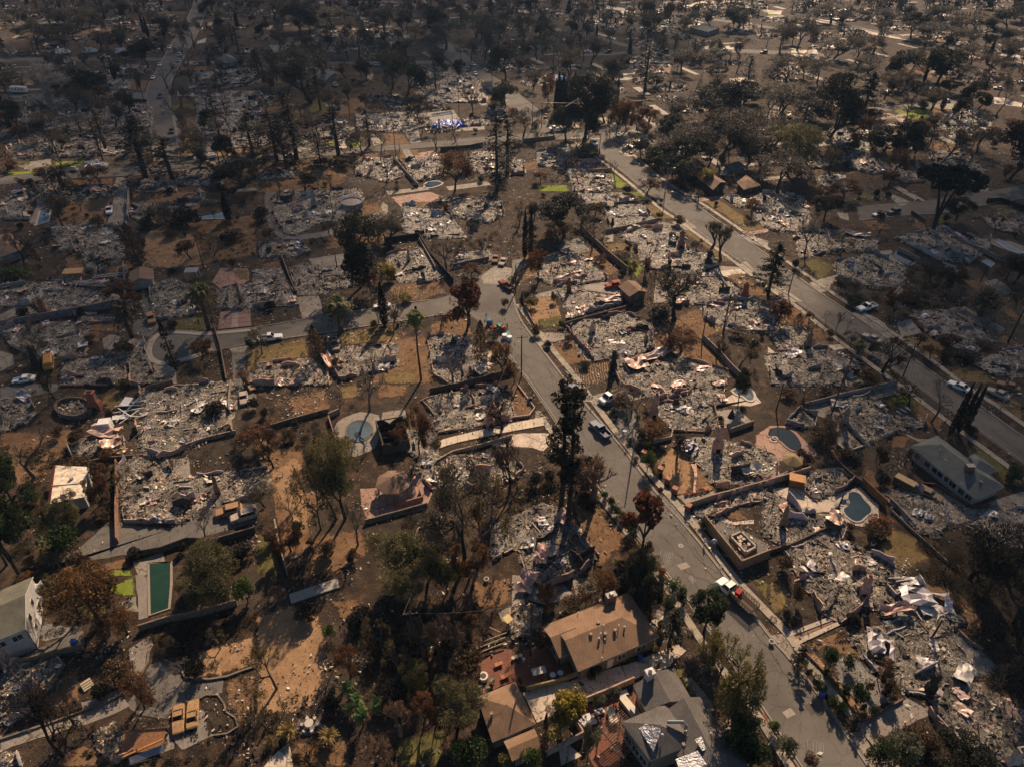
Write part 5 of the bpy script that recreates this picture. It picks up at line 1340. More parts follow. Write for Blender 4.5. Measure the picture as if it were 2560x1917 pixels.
for rg,h,c,d,cat,gp,pts in (
 (31,1.5,(.30,.17,.11),'tall brown block wall','wall',0,[(1015,690),(1020,900),(1015,1100),(1022,1370)]),
 (21,1.7,GRY,'grey concrete boundary wall','wall',0,[(1072,640),(1085,800),(1092,960)]),
 (21,2.0,(.24,.20,.205),'long soot-stained mauve wall','wall',0,[(0,1175),(150,1150),(500,1085),(690,1050),(1045,985)]),
 (21,1.6,GRY,'low grey block wall','wall',0,[(0,850),(230,805)]),
 (33,1.6,TAN,'long tan block wall','wall',0,[(1500,1075),(1700,1010),(2208,870),(2560,760)]),
 (34,1.3,GRY,'low grey edging wall','wall',0,[(310,200),(640,115),(1110,5)]),
 (23,1.9,(.24,.17,.12),'long brown plank fence','fence',.02,[(590,330),(700,440),(840,570),(985,690)]),
 (23,1.6,(.30,.24,.2),'slanting grey block wall','wall',0,[(1640,1275),(1770,1400),(1900,1545),(2000,1640)]),
 (23,1.4,(.25,.21,.18),'sooty brown wall','wall',.05,[(810,360),(1000,320),(1260,260)]),
 (23,1.2,(.16,.12,.1),'dark low wall','wall',.05,[(640,155),(880,120),(1180,90)]),
 (43,1.5,(.46,.33,.26),'peach garden wall with brick coping','wall',0,[(495,1160),(760,1050),(1048,925)]),
 (43,1.1,OLV,'curving olive garden wall','wall',0,[(120,1000),(240,970),(400,930),(565,865)]),
 (43,1.4,(.42,.33,.27),'pale garden wall','wall',0,[(275,1570),(450,1480),(612,1390)]),
 (43,1.4,(.42,.30,.25),'short peach wall','wall',0,[(490,1160),(550,1280),(612,1390)]),
 (41,1.3,(.20,.15,.11),'long scorched wall','wall',0,[(0,815),(300,745),(500,690),(730,640)]),
 (41,.35,(.2,.165,.125),'low stone edging','wall',0,[(0,1425),(300,1325),(560,1235),(735,1170),(900,1110),(1040,1040),(1150,960),(1230,860),(1275,760),(1290,640)]),
 (41,.35,(.24,.19,.145),'stone-edged curb','wall',0,[(1420,735),(1560,800),(1600,890),(1800,905),(1960,880),(2120,820),(2208,790)]),
 (41,.25,(.20,.165,.125),'stone ring edging','wall',0,[(1700,1080),(1780,1035),(1880,1035),(1935,1110),(1950,1180),(2030,1230),(2055,1310),(1960,1370),(1850,1385)]),
 (41,1.4,(.24,.19,.15),'plain retaining wall','wall',0,[(1205,480),(1460,400),(1730,350),(2050,260)]),
 (32,1.8,(.36,.29,.23),'pale plank fence','fence',.03,[(175,1220),(205,1400),(240,1520),(275,1656)]),
 (32,1.1,(.20,.14,.1),'burnt low fence','fence',.15,[(0,420),(300,330),(630,240)]),
 (32,1.1,(.34,.2,.15),'thin reddish wall','wall',0,[(630,300),(670,430),(740,620)]),
 (22,1.3,(.22,.18,.15),'slanting wall','wall',.04,[(220,560),(290,750),(350,890)]),
 (22,1.8,BLK,'charred black hedge fence','fence',0,[(1410,410),(1500,560),(1600,680),(1700,790)]),
 (22,1.8,BLK,'burnt dark fence','fence',.05,[(1120,440),(1410,400)]),
 (22,1.4,(.3,.25,.22),'thin pale wall','wall',.05,[(1410,430),(1500,590),(1550,680)]),
 (22,1.4,(.16,.13,.11),'sooty low wall','wall',.05,[(1700,660),(2010,595)]),
 (12,1.5,(.34,.29,.25),'long grey wall','wall',0,[(1195,1390),(1280,1490),(1400,1620)]),
 (12,1.7,(.07,.06,.055),'dark green screen wall','fence',0,[(1590,1310),(1800,1295),(1960,1265)]),
 (12,1.3,(.42,.36,.3),'low retaining wall','wall',0,[(1960,750),(2040,810),(2115,875)]),
 (12,1.2,(.3,.26,.22),'grey retaining wall','wall',0,[(1310,975),(1500,940),(1600,915)]),
 (21,1.9,(.30,.25,.2),'pale side wall','wall',0,[(1118,0),(1110,240)]),
 (21,1.6,(.28,.25,.23),'L-shaped grey wall','wall',0,[(1500,110),(1745,85),(1725,0)]),
 (21,1.1,(.2,.13,.1),'sooty thin wall','wall',0,[(1850,1170),(1905,1350),(1960,1640)]),
 (22,1.0,(.30,.26,.23),'low wall by the castle walk','wall',0,[(290,140),(450,60),(640,40)]),
 (31,1.4,(.30,.25,.20),'long pale wall','wall',.02,[(2000,0),(1980,180),(2010,430)]),
 (31,1.0,(.33,.28,.23),'low concrete wall','wall',0,[(1560,560),(1800,480),(2040,425)]),
 (31,1.6,(.16,.11,.085),'dark brown wall','wall',.03,[(1270,80),(1310,60),(1500,10)]),
 (31,1.3,(.12,.10,.085),'black low wall','wall',0,[(1110,1490),(1400,1440),(1620,1360),(1860,1370),(2208,1270)]),
 (32,1.5,(.10,.085,.075),'sooty dark wall','wall',0,[(1500,80),(1800,20),(2208,-90)]),
 (32,1.1,(.30,.19,.15),'low reddish wall','wall',0,[(1190,1000),(1230,1060),(1440,1000),(1410,930)]),
 (32,1.0,(.22,.17,.14),'low yard wall','wall',0,[(940,1200),(1200,1130),(1480,1050)]),
 (32,.4,(.3,.25,.19),'square garden edging','wall',0,[(1350,1390),(1400,1250),(1560,1200),(1610,1310)]),
 (32,.9,(.40,.31,.24),'low driveway wall','wall',0,[(1560,680),(1700,600),(1950,540),(2208,460)]),
 (33,.6,(.50,.36,.29),'scalloped pink garden wall','wall',0,[(0,300),(150,280),(195,215),(50,20)]),
 (33,1.0,(.20,.16,.13),'ruined footing wall','wall',0,[(430,1130),(540,1290),(655,1470)]),
 (33,.9,(.40,.32,.26),'low planter wall','wall',0,[(1215,510),(1370,475),(1385,400)]),
 (33,1.3,(.24,.19,.15),'ruined yard wall','wall',0,[(1880,420),(2080,350)]),
 (33,2.4,(.33,.22,.14),'tall brown retaining wall of the sunken yard','wall',0,[(1640,1200),(1800,1400),(1960,1600),(2208,1500)]),
 (34,1.8,(.26,.13,.06),'long rusty brown plank fence','fence',0,[(800,860),(900,960),(1010,1060)]),
 (34,1.0,(.32,.25,.22),'mauve fallen fence','wall',0,[(1010,980),(1100,1060),(1230,1200)]),
 (34,.8,(.16,.07,.055),'curved dark red garden wall','wall',0,[(1300,870),(1440,880),(1600,980),(1760,1070),(1900,1060)]),
 (34,1.4,(.3,.27,.24),'tan boundary wall','wall',0,[(0,870),(180,780)]),
 (34,1.3,(.10,.08,.07),'charred boundary fence','fence',.05,[(570,680),(700,800),(830,900)]),
 (34,.6,(.20,.16,.13),'low timber edging','wall',0,[(1060,1100),(1250,1280),(1440,1450),(1560,1560)]),
 (34,1.0,(.12,.09,.075),'broken dark wall','wall',.05,[(0,1460),(200,1400),(430,1290),(600,1220)]),
 (34,.5,(.62,.56,.50),'white corner kerb','wall',0,[(590,520),(678,592),(815,540)]),
 (44,.5,(.2,.12,.09),'low brown garden edging','wall',0,[(300,660),(560,920),(800,1275),(1155,1080)]),
 (44,.6,(.25,.19,.16),'low curved edging','wall',0,[(1630,480),(1730,580),(1850,655)]),
 (44,1.2,(.46,.40,.37),'pale angled wall','wall',0,[(1010,110),(1090,200),(1250,100)]),
 (44,1.4,(.34,.27,.26),'mauve ruin wall','wall',0,[(1430,1250),(1600,1440),(1850,1656)]),
 (24,1.4,(.33,.28,.24),'long pale side wall','wall',0,[(1500,320),(1700,460),(2000,600),(2208,680)]),
 (24,1.6,BLK,'clipped dark hedge','hedge',0,[(1880,95),(2000,90),(2208,160)]),
 (24,1.3,(.14,.10,.08),'dark slatted fence','fence',0,[(1230,190),(1350,270)]),
 (24,1.2,(.33,.27,.22),'pit-side wall','wall',0,[(1120,510),(1300,600)]),
 (13,1.3,(.35,.31,.27),'pale garden wall','wall',0,[(700,1490),(860,1480)]),
 (13,1.4,(.22,.2,.18),'dark boundary wall','wall',.04,[(100,1230),(370,1200)]),
 (23,.9,(.36,.2,.15),'low garden wall','wall',0,[(90,860),(110,1010),(210,1195)]),
 (23,1.2,(.14,.11,.09),'sooty fence','fence',.05,[(450,1160),(780,1070),(1110,980)]),
 (23,1.0,(.33,.27,.23),'white ramp wall','wall',0,[(1760,710),(1850,830)]),
 (31,.9,(.16,.11,.09),'dark low wall behind the white roof','wall',.04,[(650,720),(900,660),(1250,630)]),
 (32,1.3,(.35,.28,.22),'white block wall end','wall',0,[(630,290),(718,250)]),
 (11,1.2,(.10,.09,.08),'dark hedge row','hedge',0,[(880,870),(1270,880)]),
 (11,1.3,(.09,.085,.08),'dark hedge wall','hedge',0,[(1720,780),(2140,730)]),
 (11,1.5,(.4,.36,.3),'pale wall','wall',.03,[(850,1180),(870,1310)]),
 (11,1.5,(.45,.40,.34),'standing beige wall','wall',.03,[(475,1230),(470,1330)])):
 longwall(rg,pts,h,.22,np.array(c) * .8,'garden_fence' if cat == 'fence' else ('clipped_hedge' if cat == 'hedge' else 'boundary_wall'),d,cat,panel=2.2 if cat == 'fence' else 3.5,gaps=gp)

# ------------------------------------------------------------------ trees
def branch(mb,p,d,L,r,depth,rnd,ends,spread=.6,up=.15,kids=(2,3),n=5,col=(.06,.05,.042),wig=.18,minr=.012,shrink=.72):
 segs = 3; pts = [p]; q = p.copy(); dd = d.copy()
 for _ in range(segs):
  dd = (dd + Vector((rnd.gauss(0,wig),rnd.gauss(0,wig),rnd.gauss(0,wig) + up * .3))).normalized(); q = q + dd * L / segs; pts.append(q.copy())
 mb.tube(pts,[max(minr,r * (1 - .32 * k / segs)) for k in range(segs + 1)],n,col,cap=False)
 if depth == 0: ends.append(q.copy()); return
 for k in range(rnd.randint(*kids)):
  az = rnd.uniform(0,6.28); ax = dd.orthogonal().normalized(); ax.rotate(Matrix.Rotation(az,3,dd))
  nd = (dd + ax * rnd.uniform(.35,1.0) * spread * 1.6 + Vector((0,0,up))).normalized()
  st = pts[-1] if k == 0 else pts[rnd.choice((-1,-2))]
  branch(mb,st,nd,L * rnd.uniform(shrink - .12,shrink + .1),max(minr,r * .62),depth - 1,rnd,ends,spread,up,kids,4 if depth > 2 else 3,col,wig,minr,shrink)
def blob_points(rnd_seed,centers,rads,per):
 r = np.random.default_rng(rnd_seed); out = []
 for c,rr in zip(centers,rads):
  p = r.normal(0,1,(per,3)); p /= np.linalg.norm(p,axis=1)[:,None]; p *= (rr * r.uniform(.45,1.0,(per,1)) ** .5); p[:,2] *= .8
  out.append(np.array(c) + p)
 return np.vstack(out)
TR = {}
def template(kind,trunk,crown,extra=None):
 TR.setdefault(kind,[]).append((trunk.mesh('trunk',M['bark']),crown.mesh('crown',M['leaf']) if crown is not None else None))
DK = (.045,.038,.032)
def t_oak(kind,seed,lcol,h=1.0,nb=46,per=150,leaf=.022,spread=.44,crown_lo=.28,bare=.0):
 rnd = random.Random(seed); r = np.random.default_rng(seed); tr = MB(); ends = []
 p = Vector((0,0,0)); d = Vector((rnd.gauss(0,.08),rnd.gauss(0,.08),1)).normalized(); branch(tr,p,d,.26,.032,3,rnd,ends,.62,.05,(2,4),6,DK,.12,.0035,.8)
 ends = [(e.x,e.y,max(crown_lo,min(e.z,.93))) for e in ends]
 cs = []
 for _ in range(nb):
  if rnd.random() < .55 and ends: c = np.array(rnd.choice(ends)) + r.normal(0,.05,3)
  else:
   a = rnd.uniform(0,6.28); q = math.sqrt(rnd.random()) * spread * .86; zc = crown_lo + (1 - crown_lo) * (.35 + .5 * math.sqrt(max(0,1 - (q / spread) ** 2)) * rnd.uniform(.5,1.1)); c = np.array((math.cos(a) * q,math.sin(a) * q,zc * .97))
  cs.append(c)
 rads = r.uniform(.06,.15,len(cs)) * (spread / .44)
 P = blob_points(seed,cs,rads,per); P = P[P[:,2] > crown_lo * .7]; P[:,2] = np.minimum(P[:,2],1.0)
 tint = np.array(lcol); cc = tint * (1 + r.normal(0,.22,(len(cs),1)))[np.repeat(np.arange(len(cs)),per)[:len(P)]]
 cr = MB(); leaves(cr,P,leaf,cc,.3); template(kind,tr,cr)
def t_bare(kind,seed,col,depth=5,spread=.55,twig=True,L=.30,up=.12,kids=(2,3),shrink=.72,leafc=None,nleaf=0):
 rnd = random.Random(seed); tr = MB(); ends = []
 branch(tr,Vector((0,0,0)),Vector((rnd.gauss(0,.06),rnd.gauss(0,.06),1)).normalized(),L,.030,depth,rnd,ends,spread,up,kids,6,col,.14,.0026,shrink)
 zs = max(e.z for e in ends); sc = 1 / zs
 for k in range(len(tr.V)): tr.V[k] = tr.V[k] * sc
 ends = [e * sc for e in ends]; cr = MB(); E_ = np.array([e[:] for e in ends])
 if twig:                                            # fine twigs as hair-thin slivers
  r = np.random.default_rng(seed); n = min(2600,len(E_) * 9); b = E_[r.integers(0,len(E_),n)] + r.normal(0,.012,(n,3)); dv = r.normal(0,1,(n,3)); dv[:,2] += .4; dv /= np.linalg.norm(dv,axis=1)[:,None]; e = b + dv * r.uniform(.03,.085,(n,1)); w = np.cross(dv,r.normal(0,1,(n,3))); w /= np.linalg.norm(w,axis=1)[:,None]; w *= .0030
  V = np.stack([b - w,b + w,e],1).reshape(-1,3); cr.add(V,np.arange(3 * n).reshape(n,3),np.clip(np.array(col) * (1 + r.normal(0,.2,(n,1))),.01,.5))
 if nleaf:
  r = np.random.default_rng(seed + 1); b = E_[r.integers(0,len(E_),nleaf)] + r.normal(0,.028,(nleaf,3)); leaves(cr,b,.013,leafc,.35)
 template(kind,tr,cr if cr.n else None)
def t_conifer(kind,seed,col,spread=.24,tiers=17,per=150,lo=.16,droop=.25,gap=.0):
 rnd = random.Random(seed); r = np.random.default_rng(seed); tr = MB(); tr.tube([(0,0,0),(.004,0,.4),(0,.004,.8),(0,0,1)],[.022,.016,.008,.002],6,DK,cap=False); P = []; cr = MB()
 for k in range(tiers):
  z = lo + (1 - lo) * k / tiers; R_ = spread * (1 - (z - lo) / (1 - lo)) ** .75 * rnd.uniform(.6,1.15)
  for _ in range(rnd.randint(3,5)):
   if rnd.random() < gap: continue
   a = rnd.uniform(0,6.28); e = np.array((math.cos(a) * R_,math.sin(a) * R_,z - droop * R_ * .8 + rnd.uniform(-.01,.03)))
   tr.tube([(0,0,z),tuple(e)],[.005,.002],3,DK,cap=False)
   t = r.uniform(.2,1,per // 4)[:,None]; q = np.array((0,0,z)) * (1 - t) + e * t + r.normal(0,.014,(per // 4,3)) * (1,1,.6); q[:,2] -= .008; P.append(q)
 leaves(cr,np.vstack(P),.014,col,.3,0,.4); template(kind,tr,cr)
def t_column(kind,seed,col,w=.09,n=2600,lo=.02,col2=None,skip=0.0):
 r = np.random.default_rng(seed); tr = MB(); tr.tube([(0,0,0),(0,0,.5),(0,0,.97)],[.02,.014,.004],6,DK,cap=False); z = r.uniform(lo,1,n); prof = w * np.clip(np.sin(np.clip((z - lo) / (1 - lo),0,1) ** .55 * math.pi),.03,1) ** .7
 a = r.uniform(0,6.28,n); rr = prof * np.sqrt(r.uniform(.35,1,n)) * (1 + .25 * np.sin(z * 40 + a * 3)); P = np.c_[np.cos(a) * rr,np.sin(a) * rr,z]
 if skip: P = P[(np.sin(z * 23 + seed) + np.sin(z * 9)) > -1.4 + skip]
 cr = MB(); leaves(cr,P,.014,col,.35); template(kind,tr,cr)
def t_palm(kind,seed,cols,frond=.42,n=46,trunkw=.035,droop=1.0,fan=False):
 rnd = random.Random(seed); tr = MB(); hgt = 1 - frond * .32; tr.tube([(0,0,0),(.01,0,hgt * .5),(0,.005,hgt)],[trunkw * 1.25,trunkw,trunkw * .95],8,(.085,.06,.042),cap=False); cr = MB()
 for i in range(n):
  az = rnd.uniform(0,6.28); el = rnd.uniform(-.7,1.25) if i > n * .35 else rnd.uniform(.3,1.3); c = cols[0] if el > .1 or rnd.random() < .25 else cols[1]; L = frond * rnd.uniform(.75,1.1); prev = None; s = 6
  for k in range(s + 1):
   t = k / s; rr = L * t * math.cos(el) * (1 - .15 * t); z = hgt + L * (math.sin(el) * t - droop * .55 * t * t); ct = np.array((math.cos(az) * rr,math.sin(az) * rr,z)); wd = frond * (.16 if not fan else .3) * math.sin(min(1,t * 1.15 + .12) * math.pi * .93) + .002; sd = np.array((-math.sin(az),math.cos(az),0)) * wd; dn = np.array((0,0,-wd * .55)); cur = (ct - sd + dn,ct,ct + sd + dn)
   if prev is not None:
    # two half-blades with comb-like gaps
    for q in (0,1):
     m0 = prev[q] * .55 + prev[q + 1] * .45; cr.add([prev[1],prev[0 if q == 0 else 2],cur[0 if q == 0 else 2] * .6 + prev[0 if q == 0 else 2] * .4,cur[1] * .7 + prev[1] * .3],[(0,1,2,3)],np.array(c) * rnd.uniform(.65,1.3))
   prev = cur
 template(kind,tr,cr)
def t_shrub(kind,seed,col,n=1900,sq=.8,leaf=.03,blobs=9):
 r = np.random.default_rng(seed); tr = MB(); rnd = random.Random(seed); ends = []; branch(tr,Vector((0,0,0)),Vector((0,0,1)),.22,.03,2,rnd,ends,.8,.1,(2,4),4,DK,.15,.006)
 cs = [np.array((math.cos(a) * q,math.sin(a) * q,z)) for a,q,z in zip(r.uniform(0,6.28,blobs),np.sqrt(r.random(blobs)) * .3,r.uniform(.3,.68,blobs))]; P = blob_points(seed,cs,r.uniform(.16,.3,blobs),n // blobs); P[:,2] = np.clip(P[:,2],.02,1); k = len(P); cc = np.array(col) * (1 + r.normal(0,.2,(blobs,1)))[np.repeat(np.arange(blobs),n // blobs)[:k]]
 cr = MB(); leaves(cr,P,leaf,cc,.35); template(kind,tr,cr)
for s in (1,2,3): t_oak('ever',s,(.030,.031,.020),nb=58,per=230,leaf=.0125)
for s in (4,5): t_oak('dim',s,(.072,.060,.045),nb=50,per=190,leaf=.0085)
for s in (6,7,8): t_oak('olive',s,(.125,.112,.050),nb=60,per=290,leaf=.0095,spread=.48)
for s in (9,10,11): t_oak('brown',s,(.125,.062,.030),nb=44,per=150,leaf=.0135,spread=.42)
t_oak('green',12,(.034,.048,.018),nb=60,per=300,leaf=.0135,spread=.46,crown_lo=.12); t_oak('green',13,(.030,.043,.017),nb=60,per=300,leaf=.0135,spread=.46,crown_lo=.12)
t_oak('yellow',14,(.26,.20,.035),nb=34,per=110,leaf=.02,spread=.44,crown_lo=.2)
t_oak('rust',15,(.15,.082,.034),nb=50,per=220,leaf=.012,spread=.46,crown_lo=.2)
t_oak('redleaf',16,(.13,.050,.028),nb=30,per=80,leaf=.026,spread=.36,crown_lo=.3)
for s in (21,22,23,24): t_bare('bare',s,(.12,.098,.080),5,.52)
for s in (25,26): t_bare('black',s,(.022,.018,.016),5,.75,True,.2,.02,(3,3),.8,(.05,.035,.02),700)
for s in (27,28): t_bare('brush',s,(.20,.13,.085),5,.55,True,.12,.05,(3,4),.78)
for s in (29,30): t_bare('sparse',s,(.10,.078,.06),5,.62,True,.24,.06,(2,3),.78,(.11,.085,.03),1500)
t_bare('white',31,(.26,.235,.205),5,.4,True,.26,.1,(2,4),.76)
t_bare('poplar',32,(.075,.06,.05),5,.24,True,.2,.5,(3,3),.76); t_bare('willow',33,(.09,.07,.05),5,.65,True,.2,.06,(3,3),.78,(.17,.145,.035),4200)
for s in (41,42,43): t_conifer('conifer',s,(.030,.027,.022),.27,15,90,.2,.3,.18)
t_conifer('pine',44,(.032,.032,.022),.3,18,200,.2,.1,.05)
t_column('cypress',51,(.014,.016,.011),.07); t_column('cypress',52,(.015,.015,.011),.085); t_column('deadcyp',53,(.022,.017,.013),.10,1500,.05,skip=.7)
for s in (54,55):
 r = np.random.default_rng(s); tr = MB(); tr.tube([(0,0,0),(.01,0,.35),(-.005,.006,.7),(0,0,.98)],[.022,.016,.010,.003],7,DK,cap=False); cs = []
 for k in range(64): z = r.uniform(.27,.98); a = r.uniform(0,6.28); q = r.uniform(.02,.15) * (1.08 - z) ** .45 * (1.25 if math.sin(z * 17 + s) > -.2 else .5); cs.append((math.cos(a) * q,math.sin(a) * q,z)); tr.tube([(0,0,z - .04),cs[-1]],[.005,.002],3,DK,cap=False)
 P = blob_points(s,cs,r.uniform(.018,.045,64),95); cr = MB(); leaves(cr,P,.0065,(.026,.024,.016),.4); template('gum',tr,cr)
t_column('browncyp',56,(.085,.052,.03),.22,2600,.06)
t_palm('palm',61,((.095,.10,.035),(.13,.085,.045)),.48,60,.045); t_palm('burntpalm',62,((.075,.058,.036),(.05,.036,.024)),.5,50,.045,1.1); t_palm('fanpalm',63,((.16,.17,.05),(.15,.10,.05)),.17,46,.011,1.0,True)
t_palm('yucca',64,((.085,.07,.045),(.12,.09,.06)),.85,80,.08,.7); t_palm('banana',65,((.10,.17,.055),(.20,.13,.06)),.75,26,.05,.8,True); t_palm('agave',66,((.26,.19,.07),(.2,.13,.06)),.9,46,.03,.3)
for k,c in (('gshrub',(.032,.050,.017)),('lshrub',(.075,.11,.025)),('bshrub',(.085,.055,.032)),('dshrub',(.022,.020,.015)),('rshrub',(.20,.085,.03)),('yshrub',(.20,.16,.05)),('sshrub',(.11,.115,.075))):
 for s in (1,2): t_shrub(k,hash(k) % 1 + s * 7 + len(k) + ord(k[0]),c)
def t_umbrella():
 tr = MB(); rnd = random.Random(5); ends = []
 for a in (0,2.2,4.3): tr.tube([(0,0,0),(.02 * math.cos(a),.02 * math.sin(a),.25),(.12 * math.cos(a),.12 * math.sin(a),.55),(.25 * math.cos(a),.25 * math.sin(a),.8)],[.035,.028,.018,.008],6,(.03,.025,.02),cap=False)
 cs = [np.array((math.cos(a) * q,math.sin(a) * q,.80 + .10 * math.cos(q * 3) + rnd.uniform(-.03,.03))) for a,q in ((rnd.uniform(0,6.28),math.sqrt(rnd.random()) * .52) for _ in range(70))]; P = blob_points(9,cs,[.08] * 70,130); cr = MB(); leaves(cr,P,.018,(.018,.022,.013),.35); template('umbrella',tr,cr)
t_umbrella()
def t_snag():
 for s in (1,2,3):
  rnd = random.Random(s); tr = MB(); tr.tube([(0,0,0),(.004,.003,.5),(0,0,1)],[.018,.011,.003],6,(.03,.025,.022),cap=False)
  for k in range(22): z = rnd.uniform(.25,.97); a = rnd.uniform(0,6.28); l = (1.05 - z) * rnd.uniform(.05,.22); tr.tube([(0,0,z),(math.cos(a) * l,math.sin(a) * l,z - l * .2)],[.004,.001],3,(.03,.025,.022),cap=False)
  template('snag',tr,None)
t_snag()
WORDS = {'ever': ('dense dark evergreen tree','evergreen_tree','tree'),'dim': ('half-burnt grey-brown tree','half_burnt_tree','tree'),'olive': ('olive-green oak','oak_tree','tree'),'brown': ('tree with scorched brown leaves','scorched_tree','tree'),
   'green': ('leafy green tree','green_tree','tree'),'yellow': ('small yellow-green tree','yellow_tree','tree'),'rust': ('orange-brown leafy tree','rust_leaved_tree','tree'),'redleaf': ('red-brown street tree','red_leaved_tree','tree'),'bare': ('bare leafless tree','bare_tree','tree'),'black': ('charred black spreading tree','charred_tree','tree'),
   'brush': ('twiggy brown bare bush','twiggy_bush','bush'),'sparse': ('thin olive-leaved tree','sparse_tree','tree'),'white': ('pale long-limbed bare tree','bare_tree','tree'),'poplar': ('slim bare upright tree','slim_bare_tree','tree'),'willow': ('wide thin-leaved olive tree','willow_tree','tree'),
   'conifer': ('dark ragged conifer','conifer_tree','conifer'),'pine': ('dark full pine','pine_tree','conifer'),'cypress': ('narrow black cypress','cypress_tree','cypress'),'deadcyp': ('burnt shaggy cypress trunk','dead_cypress','cypress'),'gum': ('very tall dark column tree','tall_gum_tree','tree'),'browncyp': ('brown scorched upright conifer','scorched_conifer','conifer'),
   'palm': ('green feather palm','date_palm','palm'),'burntpalm': ('scorched drooping palm','scorched_palm','palm'),'fanpalm': ('thin fan palm','fan_palm','palm'),'yucca': ('huge spiky grey-brown palm','spiky_palm','palm'),'banana': ('broad-leaved green banana plant','banana_plant','plant'),'agave': ('spiky straw-yellow rosette plant','agave_plant','plant'),
   'gshrub': ('dark green rounded shrub','shrub','shrub'),'lshrub': ('light green shrub','shrub','shrub'),'bshrub': ('dry brown shrub','dry_shrub','shrub'),'dshrub': ('charred black shrub','charred_shrub','shrub'),'rshrub': ('rust-orange shrub','shrub','shrub'),'yshrub': ('yellowish shrub','shrub','shrub'),'sshrub': ('grey-green soft shrub','shrub','shrub'),'umbrella': ('flat-topped black umbrella pine','umbrella_pine','tree'),'snag': ('bare charred trunk','charred_snag','dead tree')}
GRP = {'tree': 'trees among the burnt plots','bush': 'bare bushes','conifer': 'conifers among the burnt plots','cypress': 'cypresses','palm': 'palms','plant': 'garden plants','shrub': 'shrubs in the gardens','dead tree': 'charred standing trunks'}
NATW = {}
for k,L in TR.items():
 for i,(t,c) in enumerate(L):
  me = c or t; co = np.empty(len(me.vertices) * 3); me.vertices.foreach_get('co',co); co = co.reshape(-1,3); NATW[(k,i)] = (np.percentile(np.abs(co[:,0]),97) + np.percentile(np.abs(co[:,1]),97)) ,np.percentile(co[:,2],99.5)
TREEPOS = []; JOINED = {}
def joined(kind,i):
 """trunk and crown as one mesh, for trees far away"""
 if (kind,i) not in JOINED:
  t,c = TR[kind][i]
  if c is None: JOINED[(kind,i)] = t
  else:
   import bmesh
   bm = bmesh.new(); bm.from_mesh(t); k = len(bm.faces); bm.from_mesh(c); bm.faces.ensure_lookup_table()
   for f in bm.faces[k:]: f.material_index = 1
   me = bpy.data.meshes.new('tree'); bm.to_mesh(me); bm.free(); me.materials.append(M['bark']); me.materials.append(M['leaf']); JOINED[(kind,i)] = me
 return JOINED[(kind,i)]
def plant(kind,x,y,h,w=None,far=False,lean=None):
 i = random.randrange(len(TR[kind])); nw,nh = NATW[(kind,i)]; words,nm,cat = WORDS[kind]; sz = h / nh; sw = sz if w is None else max(.35 * sz,min(2.6 * sz,w / nw))
 if cat in ('shrub','plant','bush') : size = ''
 else: size = ('low ' if h < 5 else 'mid-sized ' if h < 11 else 'tall ')
 rz = random.uniform(0,6.28)
 if far and kind == 'ever' and random.random() < .5: kind = 'dim'; i = 0; words,nm,cat = WORDS[kind]
 if far:
  o = link(nm,joined(kind,i),None,(x,y,0),rz); o.scale = (sw,sw,sz); tag(o,'',cat,GRP[cat])
 else:
  o = thing(nm,'',cat,(x,y,0),rz,GRP[cat]); o.scale = (sw,sw,sz); t,c = TR[kind][i]; link('trunk',t,o)
  if c: link('crown',c,o)
 if lean: o.rotation_euler = (lean[0],lean[1],rz)
 TREEPOS.append((x,y,(w or h * .5) / 2)); say(o,size + words,x,y); return o
def tree(reg,kind,bx,by,ty,wpx=None,far=None,lean=None):
 gx,gy = G(reg,bx,by); h = height_at(reg,bx,by,ty); w = None if wpx is None else wpx / 3.45 * mpp(gy)
 # a wide crown's top is seen at its far side: shorten a little
 h = max(.5,min(h,46)); random.seed(int(bx * 7 + by * 13 + reg)); return plant(kind,gx,gy,h,w,(gy > 330) if far is None else far,lean)
